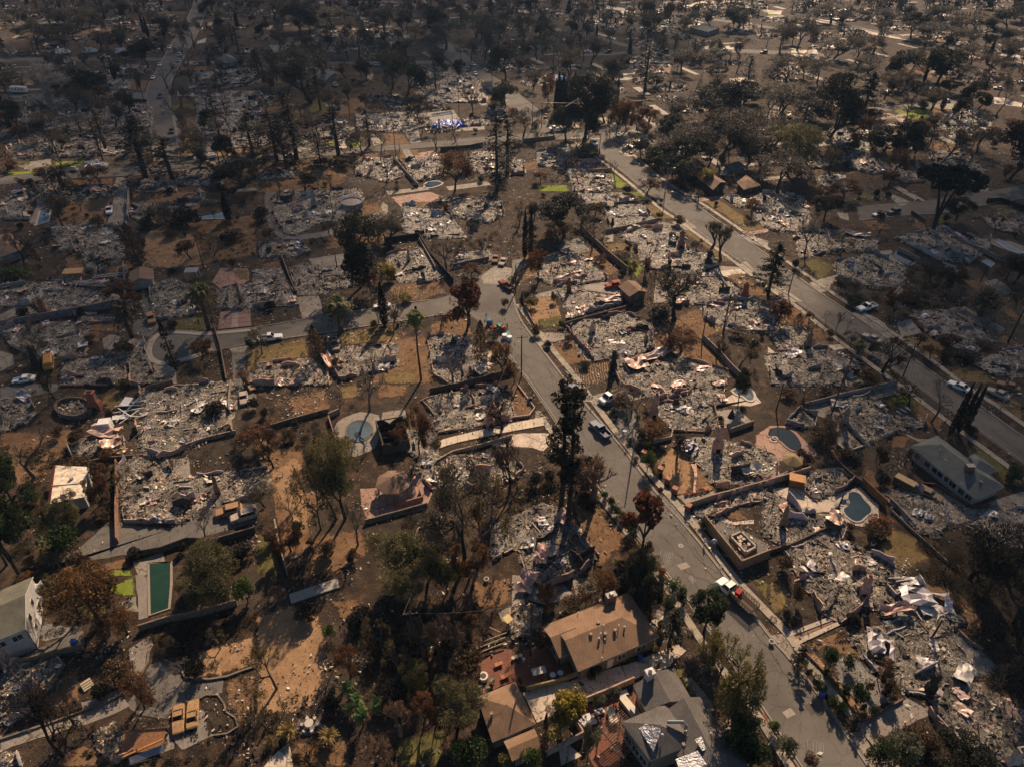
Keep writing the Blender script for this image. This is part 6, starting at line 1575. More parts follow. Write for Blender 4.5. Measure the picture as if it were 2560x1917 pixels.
TD = '''
11;white 490 1010 540 420;ever 160 1130 860 180;conifer 1262 1540 1010 330;conifer 1490 1560 1195 280;burntpalm 560 1656 1440 230;ever 690 860 600 320;ever 830 860 640 220;dim 560 800 560 250;ever 330 430 190 300;ever 500 330 210 260;ever 590 300 60 300;bare 1450 770 540 160;bare 1575 470 260 110;ever 1290 600 350 230;ever 1190 500 400 200;ever 1680 410 160 180;conifer 2180 1330 960 200;ever 2090 1620 1370 380;brown 70 1480 1380 160;dim 1240 860 600 60;bare 1190 780 480 110;ever 1420 310 130 240;brown 880 430 270 200;ever 60 700 620 160;brown 50 790 660 200;dim 880 960 880 120;conifer 2060 450 230 120;conifer 2010 380 200 120;dim 1000 130 20 200;ever 800 170 90 150;bare 700 1100 960 120;dim 1230 60 -40 200;ever 840 780 640 200;bare 290 1380 1200 200;snag 980 1050 880 30;bare 220 180 0 130;ever 20 450 330 90;bare 430 200 -20 250;bare 800 550 420 160;dim 940 420 280 180
12;conifer 182 1400 955 240;conifer 352 1380 915 280;conifer 265 1470 1050 160;conifer 718 1372 920 270;snag 1208 1372 960 50;bare 1075 1385 1040 170;bare 1130 1590 1285 240;black 1410 1080 810 230;ever 1180 770 390 250;ever 1310 820 490 270;ever 345 710 380 230;dim 470 890 390 420;ever 180 700 420 150;ever 60 640 400 160;ever 895 530 170 220;ever 790 500 370 140;dim 1640 430 170 330;ever 1560 330 70 200;ever 2150 700 370 250;dim 1860 530 350 120;dim 1975 520 200 160;snag 1752 1000 690 30;snag 1855 915 730 30;snag 1825 870 740 20;snag 508 1245 960 40;snag 605 1290 1010 50;brown 1715 1656 1330 260;conifer 2080 1656 1000 220;conifer 2170 1500 1030 200;bare 1560 1300 1140 160;bare 1755 1320 1140 120;bare 1720 1230 1100 120;brown 950 920 800 90;ever 960 700 540 130;browncyp 470 890 720 90;ever 1010 970 910 90;dim 800 860 720 140;black 430 1656 1500 200;bare 660 1656 1480 160;ever 570 1440 1380 170;ever 735 1410 1350 120;bshrub 750 1440 1360 100;browncyp 845 1390 1310 70;snag 1240 1310 1190 40;bare 1130 1110 900 110;bare 870 1160 990 130;dim 1560 540 400 60;ever 1370 330 220 160;ever 1240 560 360 120;dim 660 220 60 250;ever 380 260 30 260;dim 160 180 -30 300;ever 1120 330 60 160;ever 1900 320 110 250;dim 2100 340 150 200;bare 1500 700 560 90;snag 1305 1000 850 20;snag 1950 900 800 24;deadcyp 1220 1640 1560 50;bare 1010 870 790 60;bare 850 1500 1330 60
13;ever 465 1240 930 280;ever 630 1220 640 360;ever 610 1230 900 200;bare 228 1205 1030 130;dim 100 1180 940 250;brown 310 900 650 130;conifer 1145 790 430 230;black 840 1200 980 60;brown 900 1160 880 150;brown 985 1145 870 160;brown 1170 1130 930 180;brown 1070 1130 950 120;dim 800 1060 860 230;dim 930 1020 850 150;ever 1110 1360 1215 140;gshrub 1230 1430 1280 170;ever 1380 1520 1320 220;ever 1260 1470 1350 140;ever 1500 1620 1400 260;yellow 1610 1620 1450 150;dim 1500 1340 1060 420;dim 1420 1090 840 330;ever 1700 1030 760 330;ever 1950 1020 700 400;dim 1800 1380 950 420;dim 1690 1460 1200 260;dim 2050 1400 1080 330;ever 2130 1500 1200 230;bare 890 1620 1395 190;bare 1190 1600 1450 160;cypress 1342 1110 1035 30;cypress 1392 1125 1010 34;ever 90 410 110 210;ever 620 250 60 200;conifer 1300 400 250 160;conifer 1010 450 260 130;ever 970 560 470 160;snag 850 200 -10 40;cypress 490 110 0 60;ever 240 340 150 200;snag 355 690 450 30;ever 510 640 400 190;ever 860 740 500 180;ever 920 700 540 130;bare 785 700 570 100;dim 680 560 300 200;bare 1560 840 620 200;dim 1460 640 420 250;conifer 1560 520 330 160;ever 1230 760 640 160;ever 1620 560 440 220;ever 1800 520 430 200;conifer 2040 640 480 150;conifer 1400 470 330 90;snag 1510 470 350 30;ever 1480 300 160 130;ever 1590 250 90 230;ever 1950 250 60 250;dim 1200 280 90 220;dim 1120 300 130 180;ever 1660 1100 850 300;palm 1990 1290 1140 110;bare 2110 1150 900 250;snag 2140 950 760 30;bare 1280 1320 1000 120;gshrub 700 1360 1330 50;bare 60 1300 1200 100;ever 820 880 700 160;dim 700 900 660 220;bare 1700 850 640 130;olive 2000 900 780 230
14;ever 525 1220 640 360;ever 100 1010 730 420;ever 340 1020 800 330;dim 150 760 470 360;pine 820 990 620 260;ever 1450 740 420 300;ever 1350 680 480 200;ever 1150 700 440 240;ever 860 640 480 260;ever 1760 905 680 180;bare 1970 990 740 220;bare 1190 1045 760 260;dim 1390 990 760 240;dim 1000 860 640 160;ever 1000 1310 1100 280;ever 1180 1330 1050 260;ever 880 1310 1150 160;ever 2080 1560 1050 380;dim 1800 1320 1080 280;olive 160 1500 1060 420;dim 80 1656 1300 500;dim 300 1470 1150 300;ever 920 1030 950 130;ever 740 1010 900 120;dim 1330 960 850 110;conifer 1650 1250 1120 80;bare 1690 1430 1250 120;bare 1640 1480 1300 100;ever 540 200 10 300;dim 640 210 100 180;ever 800 160 90 170;ever 1000 200 60 200;ever 1230 330 110 250;ever 1500 180 60 350;ever 1790 280 130 350;ever 2050 260 90 260;ever 2180 200 60 180;dim 1350 370 190 300;dim 1600 390 220 280;dim 250 440 130 250;ever 100 460 200 200;dim 560 520 340 250;dim 750 540 280 260;dim 900 470 300 150;dim 420 720 500 230;ever 640 760 620 200;dim 1050 780 620 200;ever 1230 900 700 180;ever 1560 800 700 180;ever 1620 650 520 180;dim 1900 640 460 200;bare 2060 740 560 180;ever 2190 680 560 130;dim 1750 560 380 220;dim 2080 480 330 200;bshrub 1610 990 930 60;gshrub 1330 940 870 70;cypress 1500 940 800 40;bare 380 1000 850 160
21;burntpalm 1140 1255 950 200;palm 1805 1190 780 230;deadcyp 1515 1530 1115 90;browncyp 1205 655 270 160;black 215 640 330 220;dim 550 310 40 230;dim 1440 260 100 260;cypress 1975 250 10 60;bshrub 850 300 215 110;bare 700 170 60 120;bare 1690 400 330 80;bare 500 700 570 140;dim 1100 500 260 100;sparse 1850 560 440 250;lshrub 1720 800 740 90;bshrub 1480 400 330 110;lshrub 150 730 650 250;gshrub 1290 290 220 140;brown 1160 1010 880 160;bshrub 1100 1400 1290 130;bare 300 1160 1020 170;gshrub 2170 1380 1260 60;dshrub 2000 420 340 160;brown 2100 1656 1560 120;dshrub 1620 300 150 220;black 1300 330 180 120
22;fanpalm 1425 1625 1025 150;ever 930 800 190 400;dim 1150 420 190 260;yellow 1090 770 625 170;dim 1120 440 250 200;cypress 1112 1150 780 70;bare 1190 1230 780 240;bare 1060 1140 860 220;brown 1200 1140 1020 90;palm 737 1210 910 240;redleaf 1820 1200 775 240;brown 1845 1140 800 200;browncyp 1945 1510 1110 130;browncyp 535 1450 1150 130;bare 1700 1650 1400 240;dim 640 390 260 160;snag 670 240 0 40;snag 1430 400 160 30;dim 500 500 400 60;bare 2110 310 80 110;bare 1640 680 420 240;gshrub 1020 1175 1110 60;cypress 1383 1070 985 40;bshrub 690 1520 1440 60;yshrub 1290 950 880 110;bare 160 380 220 110;dshrub 50 250 150 130;bare 1300 900 800 120;bare 1950 1510 1340 90;dim 1800 560 420 160;brown 2130 1600 1320 200;bshrub 2150 1000 920 60;bare 170 930 800 110;sparse 1750 1000 860 120
23;cypress 110 575 150 44;cypress 160 560 130 40;ever 450 390 60 380;dim 600 280 120 160;brown 225 790 500 190;bare 690 510 280 150;black 1395 1110 740 520;pine 2208 880 440 260;poplar 1710 510 250 130;poplar 1800 590 300 130;bshrub 1440 300 215 90;dshrub 305 1335 1285 60;bshrub 487 1300 1230 80;sparse 1960 1520 1270 280;brown 1030 745 600 90;bshrub 950 590 520 130;bare 60 300 100 150;bare 1180 660 400 90;brown 1150 720 580 80;sshrub 360 950 870 60;yshrub 160 1000 900 100;gshrub 440 1640 1620 50;gshrub 430 1170 1110 60;dshrub 620 1520 1470 90;bare 40 330 100 120;ever 190 250 100 120;bare 1830 1210 900 100;bshrub 1950 1250 1190 160;brown 20 1640 1480 130;dshrub 1250 1080 1000 170;lshrub 970 640 590 60;black 1760 1450 1290 130;bare 890 130 0 80
24;ever 480 260 40 230;bare 310 560 240 200;black 985 1560 1270 330;yucca 1830 1070 840 260;snag 2070 1300 820 100;ever 2110 800 560 250;bare 1940 850 600 130;bare 1725 640 480 130;bare 500 1140 1020 110;bare 585 1190 1050 110;bare 665 1220 1110 100;dim 700 1330 1210 150;brown 350 1140 1040 70;browncyp 250 1160 1050 90;gshrub 740 970 890 140;brown 1070 990 800 230;bare 400 330 180 90;dim 660 850 740 170;umbrella 1420 330 -200 480;bare 1390 310 90 60;ever 1620 240 60 220;palm 770 1400 1290 120;bshrub 900 1400 1310 90;dim 1290 930 850 160;dim 1600 960 850 200;ever 1500 830 690 150;dim 1400 750 600 160;bshrub 1550 1320 1240 140;bshrub 1850 1330 1290 200;dshrub 1520 1450 1390 120;dshrub 1700 1440 1370 200;bshrub 530 1250 1200 60;bare 1520 1656 1560 130;bare 960 350 240 200;brown 2140 980 880 110;dim 2050 760 560 260;bshrub 850 1650 1560 160;brown 60 1140 940 180;bare 1900 240 150 70;bshrub 620 780 740 90
31;green 110 1010 640 280;green 60 1100 700 260;green 180 1656 1040 420;green 60 1560 1100 300;gshrub 290 1000 890 160;olive 640 1250 970 250;gshrub 560 1480 1245 280;brown 890 1010 780 200;bare 300 810 440 380;bshrub 735 1620 1460 150;bare 1780 1345 1130 210;black 465 140 -100 130;bshrub 700 760 650 200;rust 950 660 560 120;bshrub 880 860 700 130;olive 1900 1700 1380 380;bshrub 270 1560 1500 90;bare 1890 470 300 110;bare 1660 560 420 120;yshrub 650 1656 1600 120;dshrub 1590 1440 1370 70;brown 60 560 540 60;bare 1860 1060 960 80;dshrub 1850 270 170 150;bare 1310 900 740 110;bshrub 900 1150 1090 100
32;olive 770 1160 440 380;sparse 690 1170 620 420;sparse 560 1250 730 300;dim 1800 1520 680 560;sparse 1950 1480 780 400;brown 1410 620 200 170;black 2190 910 480 240;olive 1230 1700 1380 500;olive 1480 1720 1440 350;green 1330 1700 1420 200;bare 320 1160 850 140;bare 880 1385 1080 240;black 150 720 420 260;bare 980 230 -400 420;bare 720 260 20 90;bare 500 260 170 60;black 490 620 440 200;bare 1300 260 100 170;brown 1850 1650 1380 330;bshrub 1560 520 480 90;dim 80 1060 900 230;sparse 390 1000 800 200;dshrub 380 1590 1560 60;bare 2100 40 -100 200;brown 1330 420 260 80
33;gum 420 1085 -10 250;gum 482 1185 20 260;bare 550 1080 560 300;brush 700 1000 600 350;redleaf 1110 1450 950 310;bare 1085 290 30 300;bare 1030 260 60 200;rust 1210 480 345 240;gshrub 1120 490 400 130;burntpalm 1420 650 440 110;lshrub 1165 745 600 100;yellow 1170 560 500 100;gshrub 790 985 920 60;gshrub 850 1050 970 60;gshrub 890 1120 1040 80;gshrub 945 1180 1110 60;gshrub 1000 1270 1190 90;gshrub 1055 1320 1250 80;bshrub 1160 1500 1380 90;olive 1090 1690 1460 260;gshrub 1150 1640 1520 170;brown 1010 1510 1380 180;gshrub 870 255 220 60;gshrub 890 300 265 40;lshrub 980 315 280 50;lshrub 1080 320 260 60;gshrub 1155 275 230 60;bshrub 950 210 120 160;ever 1950 170 -60 150;gshrub 1020 510 470 60;bshrub 1270 950 890 50;lshrub 1165 900 870 40;yshrub 1230 790 730 60;bare 50 900 470 300;bshrub 620 940 800 180;bshrub 1060 660 630 60;bshrub 600 1000 950 90;lshrub 910 1570 1520 60;rshrub 1290 1640 1590 60;bshrub 1640 1230 1190 70;bare 700 900 720 60
34;cypress 1560 445 -10 46;cypress 1635 425 0 44;cypress 1700 395 10 42;cypress 1600 400 60 36;bare 1405 330 20 230;gshrub 2110 810 710 120;gshrub 2090 850 770 100;dim 500 510 260 200;bshrub 430 490 390 170;bshrub 960 690 560 110;bare 930 650 430 100;black 1740 1680 1210 460;black 2060 1700 1300 400;dim 1500 1656 1400 200;rshrub 950 1270 1170 180;bshrub 890 1330 1230 150;bare 1240 780 620 130;burntpalm 1180 690 560 60;dshrub 1750 420 370 90;dshrub 340 680 600 80;bshrub 120 1600 1490 140;dshrub 720 640 590 160;bshrub 300 640 580 60;burntpalm 260 660 560 80;dshrub 1370 720 660 80;bare 300 130 40 90;bshrub 170 110 50 120;bshrub 500 90 40 100;bshrub 700 1260 1200 70
41;rust 870 430 20 480;sparse 700 380 60 420;rust 1100 500 330 230;brown 950 520 380 200;sparse 1000 300 40 260;olive 1880 180 -150 420;olive 1760 240 -20 280;lshrub 2140 240 60 160;black 640 1290 1040 320;black 540 1560 1000 360;bare 970 1650 1400 230;bshrub 1050 900 800 230;dshrub 890 1040 960 120;brown 1250 1150 900 230;sparse 1300 1000 850 160;bare 1620 860 740 190;bare 150 900 620 130;sparse 1440 700 560 180;lshrub 650 60 -20 150;rust 250 60 0 120;dshrub 1700 880 780 150;bshrub 820 1330 1300 60;sparse 1900 640 500 200;bare 1060 1550 1300 120
42;sparse 180 980 610 370;sparse 90 1330 1030 300;brush 1450 700 540 280;brush 1690 560 330 340;brown 1860 470 370 130;brush 1560 640 430 220;bshrub 1830 870 710 260;olive 1750 1290 1010 400;sparse 1580 1200 950 260;brush 1250 1380 1130 190;brush 1050 1600 1340 320;olive 1380 980 780 230;sparse 1230 900 650 300;banana 880 1150 1030 130;banana 810 1060 920 110;banana 930 1290 1150 140;banana 1060 1170 1080 130;banana 800 1200 1120 90;lshrub 640 545 430 100;agave 280 1380 1300 150;agave 630 1430 1350 150;agave 130 1460 1400 90;lshrub 1740 1540 1450 130;gshrub 1850 1620 1430 260;yshrub 2160 1650 1560 110;black 480 1700 1490 280;dshrub 450 380 270 160;dshrub 900 450 340 200;olive 1300 330 20 300;sparse 1080 650 400 260;brown 820 880 640 200;olive 1650 150 -60 200;brush 1880 100 -30 100;sparse 540 160 60 60;brush 200 210 120 120;gshrub 1600 1000 880 160;dshrub 1180 1080 960 200;sparse 700 760 560 150;brown 1450 1300 1060 200;dshrub 680 1160 1080 120;brush 1930 620 540 110;bare 250 1180 1050 100;brush 1340 600 380 200
43;deadcyp 275 1600 1190 60;yellow 420 1420 1090 330;olive 400 1400 1150 250;bare 1580 890 570 300;willow 1900 1130 560 560;willow 1760 1000 600 380;willow 1990 1330 820 330;green 1655 490 185 260;ever 1050 180 -60 230;ever 1190 350 40 200;gshrub 1130 290 160 160;lshrub 1385 140 55 110;gshrub 1455 240 120 100;gshrub 1270 150 80 60;pine 1350 600 300 200;gshrub 1270 470 390 70;bshrub 270 650 530 120;gshrub 1930 1560 1260 300;gshrub 2080 1340 1240 110;sshrub 660 1520 1330 140;gshrub 2040 1656 1450 240;lshrub 170 1640 1500 170;gshrub 1330 290 200 110;brown 300 330 110 170;brown 640 260 170 110;bshrub 510 300 210 170;rust 790 190 0 220;sshrub 1250 820 760 40;gshrub 740 860 780 60;dshrub 680 900 820 70;sshrub 740 1160 1050 110;sshrub 880 1080 980 90;lshrub 650 1400 1330 60;lshrub 75 950 890 50;yshrub 1240 650 620 60;yshrub 1450 500 460 60
44;gshrub 490 790 620 130;gshrub 690 800 710 100;gshrub 755 1090 950 140;brown 940 900 750 160;bshrub 1010 1050 940 120;bshrub 1055 1100 1040 60;gshrub 640 1060 960 100;gshrub 890 1210 1130 90;pine 250 790 620 130;gshrub 420 990 900 110;gshrub 525 1130 1050 90;gshrub 595 1190 1100 100;pine 720 1310 1210 100;gshrub 935 1640 1470 190;ever 1570 1700 1480 420;black 2060 950 560 380;ever 2120 420 -120 480;ever 1850 200 -200 330;sshrub 1140 1600 1430 250;bshrub 1280 1440 1380 220;dshrub 160 400 330 90;bshrub 860 1000 940 60;bshrub 230 250 100 90;ever 2180 1000 700 250;bare 1990 1000 800 150;bshrub 1380 1500 1400 140;bshrub 960 1450 1400 60;lshrub 800 1180 1110 40;yshrub 810 1240 1180 50;lshrub 30 1360 1260 90;sshrub 120 1560 1400 160;bshrub 340 1656 1560 110;dshrub 720 400 340 100;gshrub 500 860 820 50;bshrub 340 880 820 50;yshrub 590 960 920 40
'''
random.seed(3)
for ln in TD.strip().splitlines():
 rg,*rest = ln.split(';')
 for q in rest: k,*v = q.split(); tree(int(rg),k,*map(float,v))
for i,(x,t) in enumerate(((378,680),(398,620),(418,690),(436,640),(455,700),(470,710),(488,740),(515,690),(535,610),(548,680),(385,760),(505,780))):   # the black cypress row
 tree(13,'cypress',x,985 - (i % 3) * 18,t,40)

# ---- trees and plots of the far distance
def in_any(x,y,polys,pad=0):
 for p in polys:
  xs = [q[0] for q in p]; ys = [q[1] for q in p]
  if min(xs) - pad < x < max(xs) + pad and min(ys) - pad < y < max(ys) + pad and inside([(x,y)],p)[0]: return True
 return False
random.seed(21)
# far ruins: shared rubble meshes on plots along the street direction
FR = [rubble_mesh('rubble',[(-9,-6),(4,-7),(10,-3),(9,5),(1,7),(-8,6)],2.2,.3,1.3,900 + i,heap=.6) for i in range(4)]
FS = [rubble_mesh('rubble',[(-9,-6),(4,-7),(10,-3),(9,5),(1,7),(-8,6)],2.0,.3,1.5,950 + i,w=np.array([.06,.06,.10,.16,.2,.22,.14,.05,.01]),heap=.6) for i in range(3)]  # paler debris, puts the sunlit glints of the far right into the colour
DRV = MB(); DRV.box((0,0,.05),(4,13,.1),0,(.34,.29,.235),bottom=False); DRVM = DRV.mesh('driveway',M['conc'])
LWN = MB(); LWN.poly([(-6,-3),(5,-4),(7,2),(2,5),(-5,4)],.05,(.1,.12,.03)); LWNM = [LWN.mesh('lawn',M['olive']),LWN.mesh('lawn',M['dirt']),LWN.mesh('lawn',M['sand']),LWN.mesh('lawn',M['green'])]
nr = 0
for j in range(34):
 for i in range(64):
  u = -560 + i * 19.5 + (j % 2) * 8; v = 210 + j * 17.5; ang = .33 if u > -60 else .17
  x = u * math.cos(ang) - (v - 210) * math.sin(ang) * .45 + random.uniform(-3,3); y = v + u * math.sin(ang) * .25 + random.uniform(-3,3)
  if y < 215 or y > 700 or abs(x) > .66 * y + 25: continue
  if any(in_any(x + a,y + b,STREETS) for a,b in ((0,0),(6,0),(-6,0),(0,6),(0,-6))): continue
  if y < 330 and any(in_any(x + a,y + b,RUIN_POLY) for a,b in ((0,0),(8,0),(-8,0),(0,6),(0,-6))): continue
  if any(math.hypot(centroid(p)[0] - x,centroid(p)[1] - y) < 11 for p in RUIN_POLY): continue
  q = random.random(); east = x > 60
  if q < (.42 if y > 320 else .22) and nr < 250:
   nr += 1; me = random.choice(FS if (east and random.random() < .8) else FR)
   root = thing('burned_house','','burnt ruin',(x,y,.03),ang + random.choice((0,math.pi / 2,math.pi)),'burnt-out houses'); o = link('rubble',me,root); o['kind'] = 'stuff'; s = random.uniform(.7,1.1); root.scale = (s,s,1)
   for _ in range(3):
    a = (random.uniform(-8,8),random.uniform(-5,5)); wall_stub(root,a,(a[0] + random.choice((3,0)),a[1] + random.choice((0,3))),random.choice((.9,1.5)),.25,random.choice(STUCCO))
   if random.random() < .35: chimney(root,random.uniform(-6,6),random.uniform(-4,4),random.uniform(3,5),1.2,random.choice(('pale','brown','red','black')))
   if random.random() < .5: o = link('collapsed_sheet',random.choice(WHITE + SHEETS),root,(random.uniform(-6,6),random.uniform(-4,4),.3)); o.scale = (5,3,1.6)
   say(root,'far ' + ('pale' if me in FS else 'dark') + ' burnt ruin',x,y)
  elif q < .62 and y > 230:
   o = link('driveway',DRVM,None,(x,y,0),ang + random.uniform(-.1,.1) + (math.pi / 2 if random.random() < .4 else 0)); struct(o); o.scale = (random.uniform(.6,1.2),random.uniform(.6,1.3),1)
  elif y > 230:
   o = link('lawn',random.choices(LWNM,(3,5,4,1))[0],None,(x,y,0),random.uniform(0,6.28)); struct(o); o.scale = (random.uniform(.8,1.5),random.uniform(.8,1.4),1)
cnt = {}
def far_tree(x,y):
 if in_any(x,y,STREETS): return False
 for tx,ty,tw in TREEPOS:
  if abs(tx - x) < 6 and abs(ty - y) < 6: return False
 return True
kinds = [('ever',.16),('dim',.34),('bare',.24),('conifer',.08),('brown',.10),('snag',.04),('cypress',.04)]
n = 0
tries = 0
while n < 500 and tries < 9000:
 tries += 1
 t = random.random() ** .8; y = 330 + t * 300; x = random.uniform(-1,1) * (.66 * y + 20)
 if random.random() < .35: y = 255 + random.random() * 90; x = random.uniform(-1,1) * (.66 * y)
 if x > 60 and y > 300 and random.random() < .3: continue
 if y < 330 and (-70 < x < 60) and random.random() < .7: continue
 k = random.choices([a for a,_ in kinds],[b for _,b in kinds])[0]
 if cnt.get(k,0) > {'dim': 165,'bare': 160}.get(k,150): continue
 if not far_tree(x,y): continue
 h = {'ever': (7,13),'dim': (6,13),'bare': (7,13),'conifer': (10,20),'brown': (5,10),'snag': (8,18),'cypress': (8,15)}[k]; h = random.uniform(*h)
 w = {'ever': .8,'dim': .85,'bare': None,'conifer': .5,'brown': .8,'snag': None,'cypress': .2}[k]
 plant(k,x,y,h,None if w is None else h * w * random.uniform(.8,1.2),True); cnt[k] = cnt.get(k,0) + 1; n += 1
# small scorched growth along the plot edges of the middle distance
m = 0
for _ in range(3000):
 y = random.uniform(70,330); x = random.uniform(-1,1) * (.66 * y + 25); k = random.choice(('bshrub','dshrub','sparse','black','dshrub','brown'))
 if m >= 230: break
 if in_any(x,y,STREETS,1) or in_any(x,y,HARD) or any(abs(l[1] - x) < 7 and abs(l[2] - y) < 6 for l in LM) or in_any(x,y,RUIN_POLY) or any(abs(a - x) < 2.5 and abs(b - y) < 3 for a,b,_w in TREEPOS): continue
 h = random.uniform(1.2,2.8) if 'shrub' in k else random.uniform(3,6.5); plant(k,x,y,h,h * random.uniform(.8,1.4)); m += 1
# the farthest belt reads as one wood
lo_t = MB(); r = np.random.default_rng(77); C = []; TC = []
for _ in range(620):
 y = r.uniform(585,860); x = r.uniform(-.68,.68) * y; h = r.uniform(7,14); w = h * r.uniform(.3,.5)
 if in_any(x,y,STREETS): continue
 k = 90; p = r.normal(0,1,(k,3)); p /= np.linalg.norm(p,axis=1)[:,None]; p *= (r.uniform(.4,1,(k,1)) ** .5) * (w,w,h * .38); C.append(p + (x,y,h * .62)); c = np.array((.034,.032,.024) if r.random() < .5 else (.055,.045,.034)); TC.append(np.tile(c,(k,1)))
 lo_t.tube([(x,y,0),(x,y,h * .7)],[.35,.15],4,DK,cap=False)
leaves(lo_t,np.vstack(C),.75,np.vstack(TC),.3); wd = lo_t.obj('woodland',M['leaf']); wd['kind'] = 'stuff'; wd['label'] = 'dark belt of smoky trees along the top of the view'


# ------------------------------------------------------------------ standing houses
def roof_mesh(faces,mat,thick=.16,edge=(.55,.5,.44)):
 """faces: lists of 3D points, first edge is the eave; laid with courses parallel to it"""
 V = []; L = []; T = []; UV = []; MI = []; C = []
 for f in faces:
  p = [Vector(q) for q in f]; u = (p[1] - p[0]).normalized(); n = (p[1] - p[0]).cross(p[-1] - p[0]).normalized(); n = n if n.z > 0 else -n; v = n.cross(u); v = v if v.z > 0 else -v
  b = len(V)
  for q in p: V.append(q[:]); UV.append(((q - p[0]).dot(u) + 100,(q - p[0]).dot(v) + 100,0))
  idx = list(range(b,b + len(p)))
  if (p[1] - p[0]).cross(p[-1] - p[0]).z < 0: idx = idx[::-1]
  L += idx; T.append(len(p)); MI.append(0)
  b = len(V)                                    # underside
  for q in p: V.append((q.x,q.y,q.z - thick)); UV.append((0,0,0))
  L += [k + b for k in range(len(p))][::-1]; T.append(len(p)); MI.append(1)
  for k in range(len(p)):                       # edges
   a,c = p[k],p[(k + 1) % len(p)]; b = len(V)
   for q in ((a.x,a.y,a.z - thick),(c.x,c.y,c.z - thick),(c.x,c.y,c.z - .004),(a.x,a.y,a.z - .004)): V.append(q); UV.append((0,0,0))
   L += [b,b + 1,b + 2,b + 3]; T.append(4); MI.append(1)
 me = bpy.data.meshes.new('roof'); me.vertices.add(len(V)); me.vertices.foreach_set('co',np.array(V,float).ravel()); me.loops.add(len(L)); me.loops.foreach_set('vertex_index',L); me.polygons.add(len(T))
 me.polygons.foreach_set('loop_start',np.concatenate([[0],np.cumsum(T)[:-1]])); me.polygons.foreach_set('loop_total',T); me.polygons.foreach_set('material_index',MI)
 at = me.attributes.new('rooftile','FLOAT_VECTOR','POINT'); at.data.foreach_set('vector',np.array(UV,float).ravel())
 at = me.attributes.new('tint','FLOAT_COLOR','FACE'); at.data.foreach_set('color',np.tile([*edge,1.0],len(T))); me.update(calc_edges=True); me.materials.append(mat); me.materials.append(M['plain']); return me
def wing(root,c,eave,rise,kind,mat,wallc,inset=.45,hipf=.45,edge=(.5,.45,.38),walls=True):
 """c: four eave corners (x,y) relative to root; long eaves are 0-1 and 3-2"""
 P = [np.array(q,float) for q in c]; ra,rb = (P[0] + P[3]) / 2,(P[1] + P[2]) / 2; ax = (rb - ra); L = np.linalg.norm(ax); W_ = np.linalg.norm(P[0] - P[3]); ax = ax / L
 ha = ra + ax * min(L * .48,W_ * hipf) if kind in ('hip','hipa') else ra; hb = rb - ax * min(L * .48,W_ * hipf) if kind in ('hip','hipb') else rb
 e = [(*q,eave) for q in P]; A3,B3 = (*ha,eave + rise),(*hb,eave + rise)
 faces = [[e[0],e[1],B3,A3],[e[2],e[3],A3,B3]]
 if kind in ('hip','hipb'): faces.append([e[1],e[2],B3])
 if kind in ('hip','hipa'): faces.append([e[3],e[0],A3])
 link('roof',roof_mesh(faces,mat,edge=edge),root)
 if walls:
  mid = sum(P) / 4; Q = [q + (mid - q) / np.linalg.norm(mid - q) * inset * 1.4 for q in P]
  for k in range(4):
   a,b = Q[k],Q[(k + 1) % 4]; mb = MB(); n = np.array([-(b - a)[1],(b - a)[0]]); n = n / np.linalg.norm(n) * .1
   mb.add([(*(a - n),0),(*(b - n),0),(*(b - n),eave - .05),(*(a - n),eave - .05)],[(0,1,2,3),(3,2,1,0)],wallc)
   if (k == 1 and kind in ('gable','hipa')) or (k == 3 and kind in ('gable','hipb')):
    m = (a + b) / 2; mb.add([(*(a - n),eave - .05),(*(b - n),eave - .05),(*(m - n),eave + rise * .93)],[(0,1,2),(2,1,0)],wallc)
   mb.obj('wall',M['plain'],root)
  return Q
def window(root,a,b,t,w,z0,z1,off=.13,frame=(.6,.57,.52),door=False):
 """opening on the wall from a to b at fraction t; off pushes it proud of the wall"""
 a,b = np.array(a,float),np.array(b,float); d = (b - a) / np.linalg.norm(b - a); n = np.array((d[1],-d[0])); c = a + (b - a) * t + n * off; rz = math.atan2(d[1],d[0]); mb = MB()
 mb.box((0,0,(z0 + z1) / 2),(w,.06,z1 - z0),0,frame); o = mb.obj('door' if door else 'window',M['trim'],root); o.location = (c[0],c[1],0); o.rotation_euler = (0,0,rz)
 mb = MB()
 if door: mb.box((w * .32,-.05,(z0 + z1) / 2),(.08,.06,.08),0,(.3,.26,.2)); mb.obj('handle',M['trim'],o)
 else:
  for s in (-1,1): mb.box((s * w * .235,-.035,(z0 + z1) / 2),(w * .42,.02,(z1 - z0) * .84))
  mb.obj('pane',M['glass'],o)
def vents(root,spots,mats='trim'):
 for (x,y,z,k) in spots:
  mb = MB()
  if k == 'pipe': mb.cyl((0,0,-.6),.05,.9,8,(.45,.43,.4)); mb.cyl((0,0,.3),.09,.06,8,(.5,.48,.45))
  elif k == 'box': mb.box((0,0,-.1),(.42,.42,.3),.3,(.2,.15,.115))
  else: mb.cyl((0,0,-.5),.12,.7,10,(.4,.38,.36)); mb.cyl((0,0,.2),.17,.1,10,(.5,.48,.46),r2=.05)
  o = mb.obj('roof_vent',M['trim'],root); o.location = (x,y,z)
def house(name,label,reg,eave,wings,mat,wallc,cat='house',edge=(.5,.45,.38)):
 GPx = (lambda r_,p_,z_: [tuple(q) for q in p_]) if reg < 0 else GP
 allp = [p for wgs in wings for p in GPx(reg,wgs[0],eave)]; cx,cy = np.mean(allp,axis=0); root = thing(name,label,cat,(cx,cy,0)); Q = []
 for (pts,rise,kind,*dz) in wings:
  ev = eave + (dz[0] if dz else 0); c = [(x - cx,y - cy) for x,y in GPx(reg,pts,ev)]; Q.append(wing(root,c,ev,rise,kind,mat,wallc,edge=edge))
 return root,(cx,cy),Q
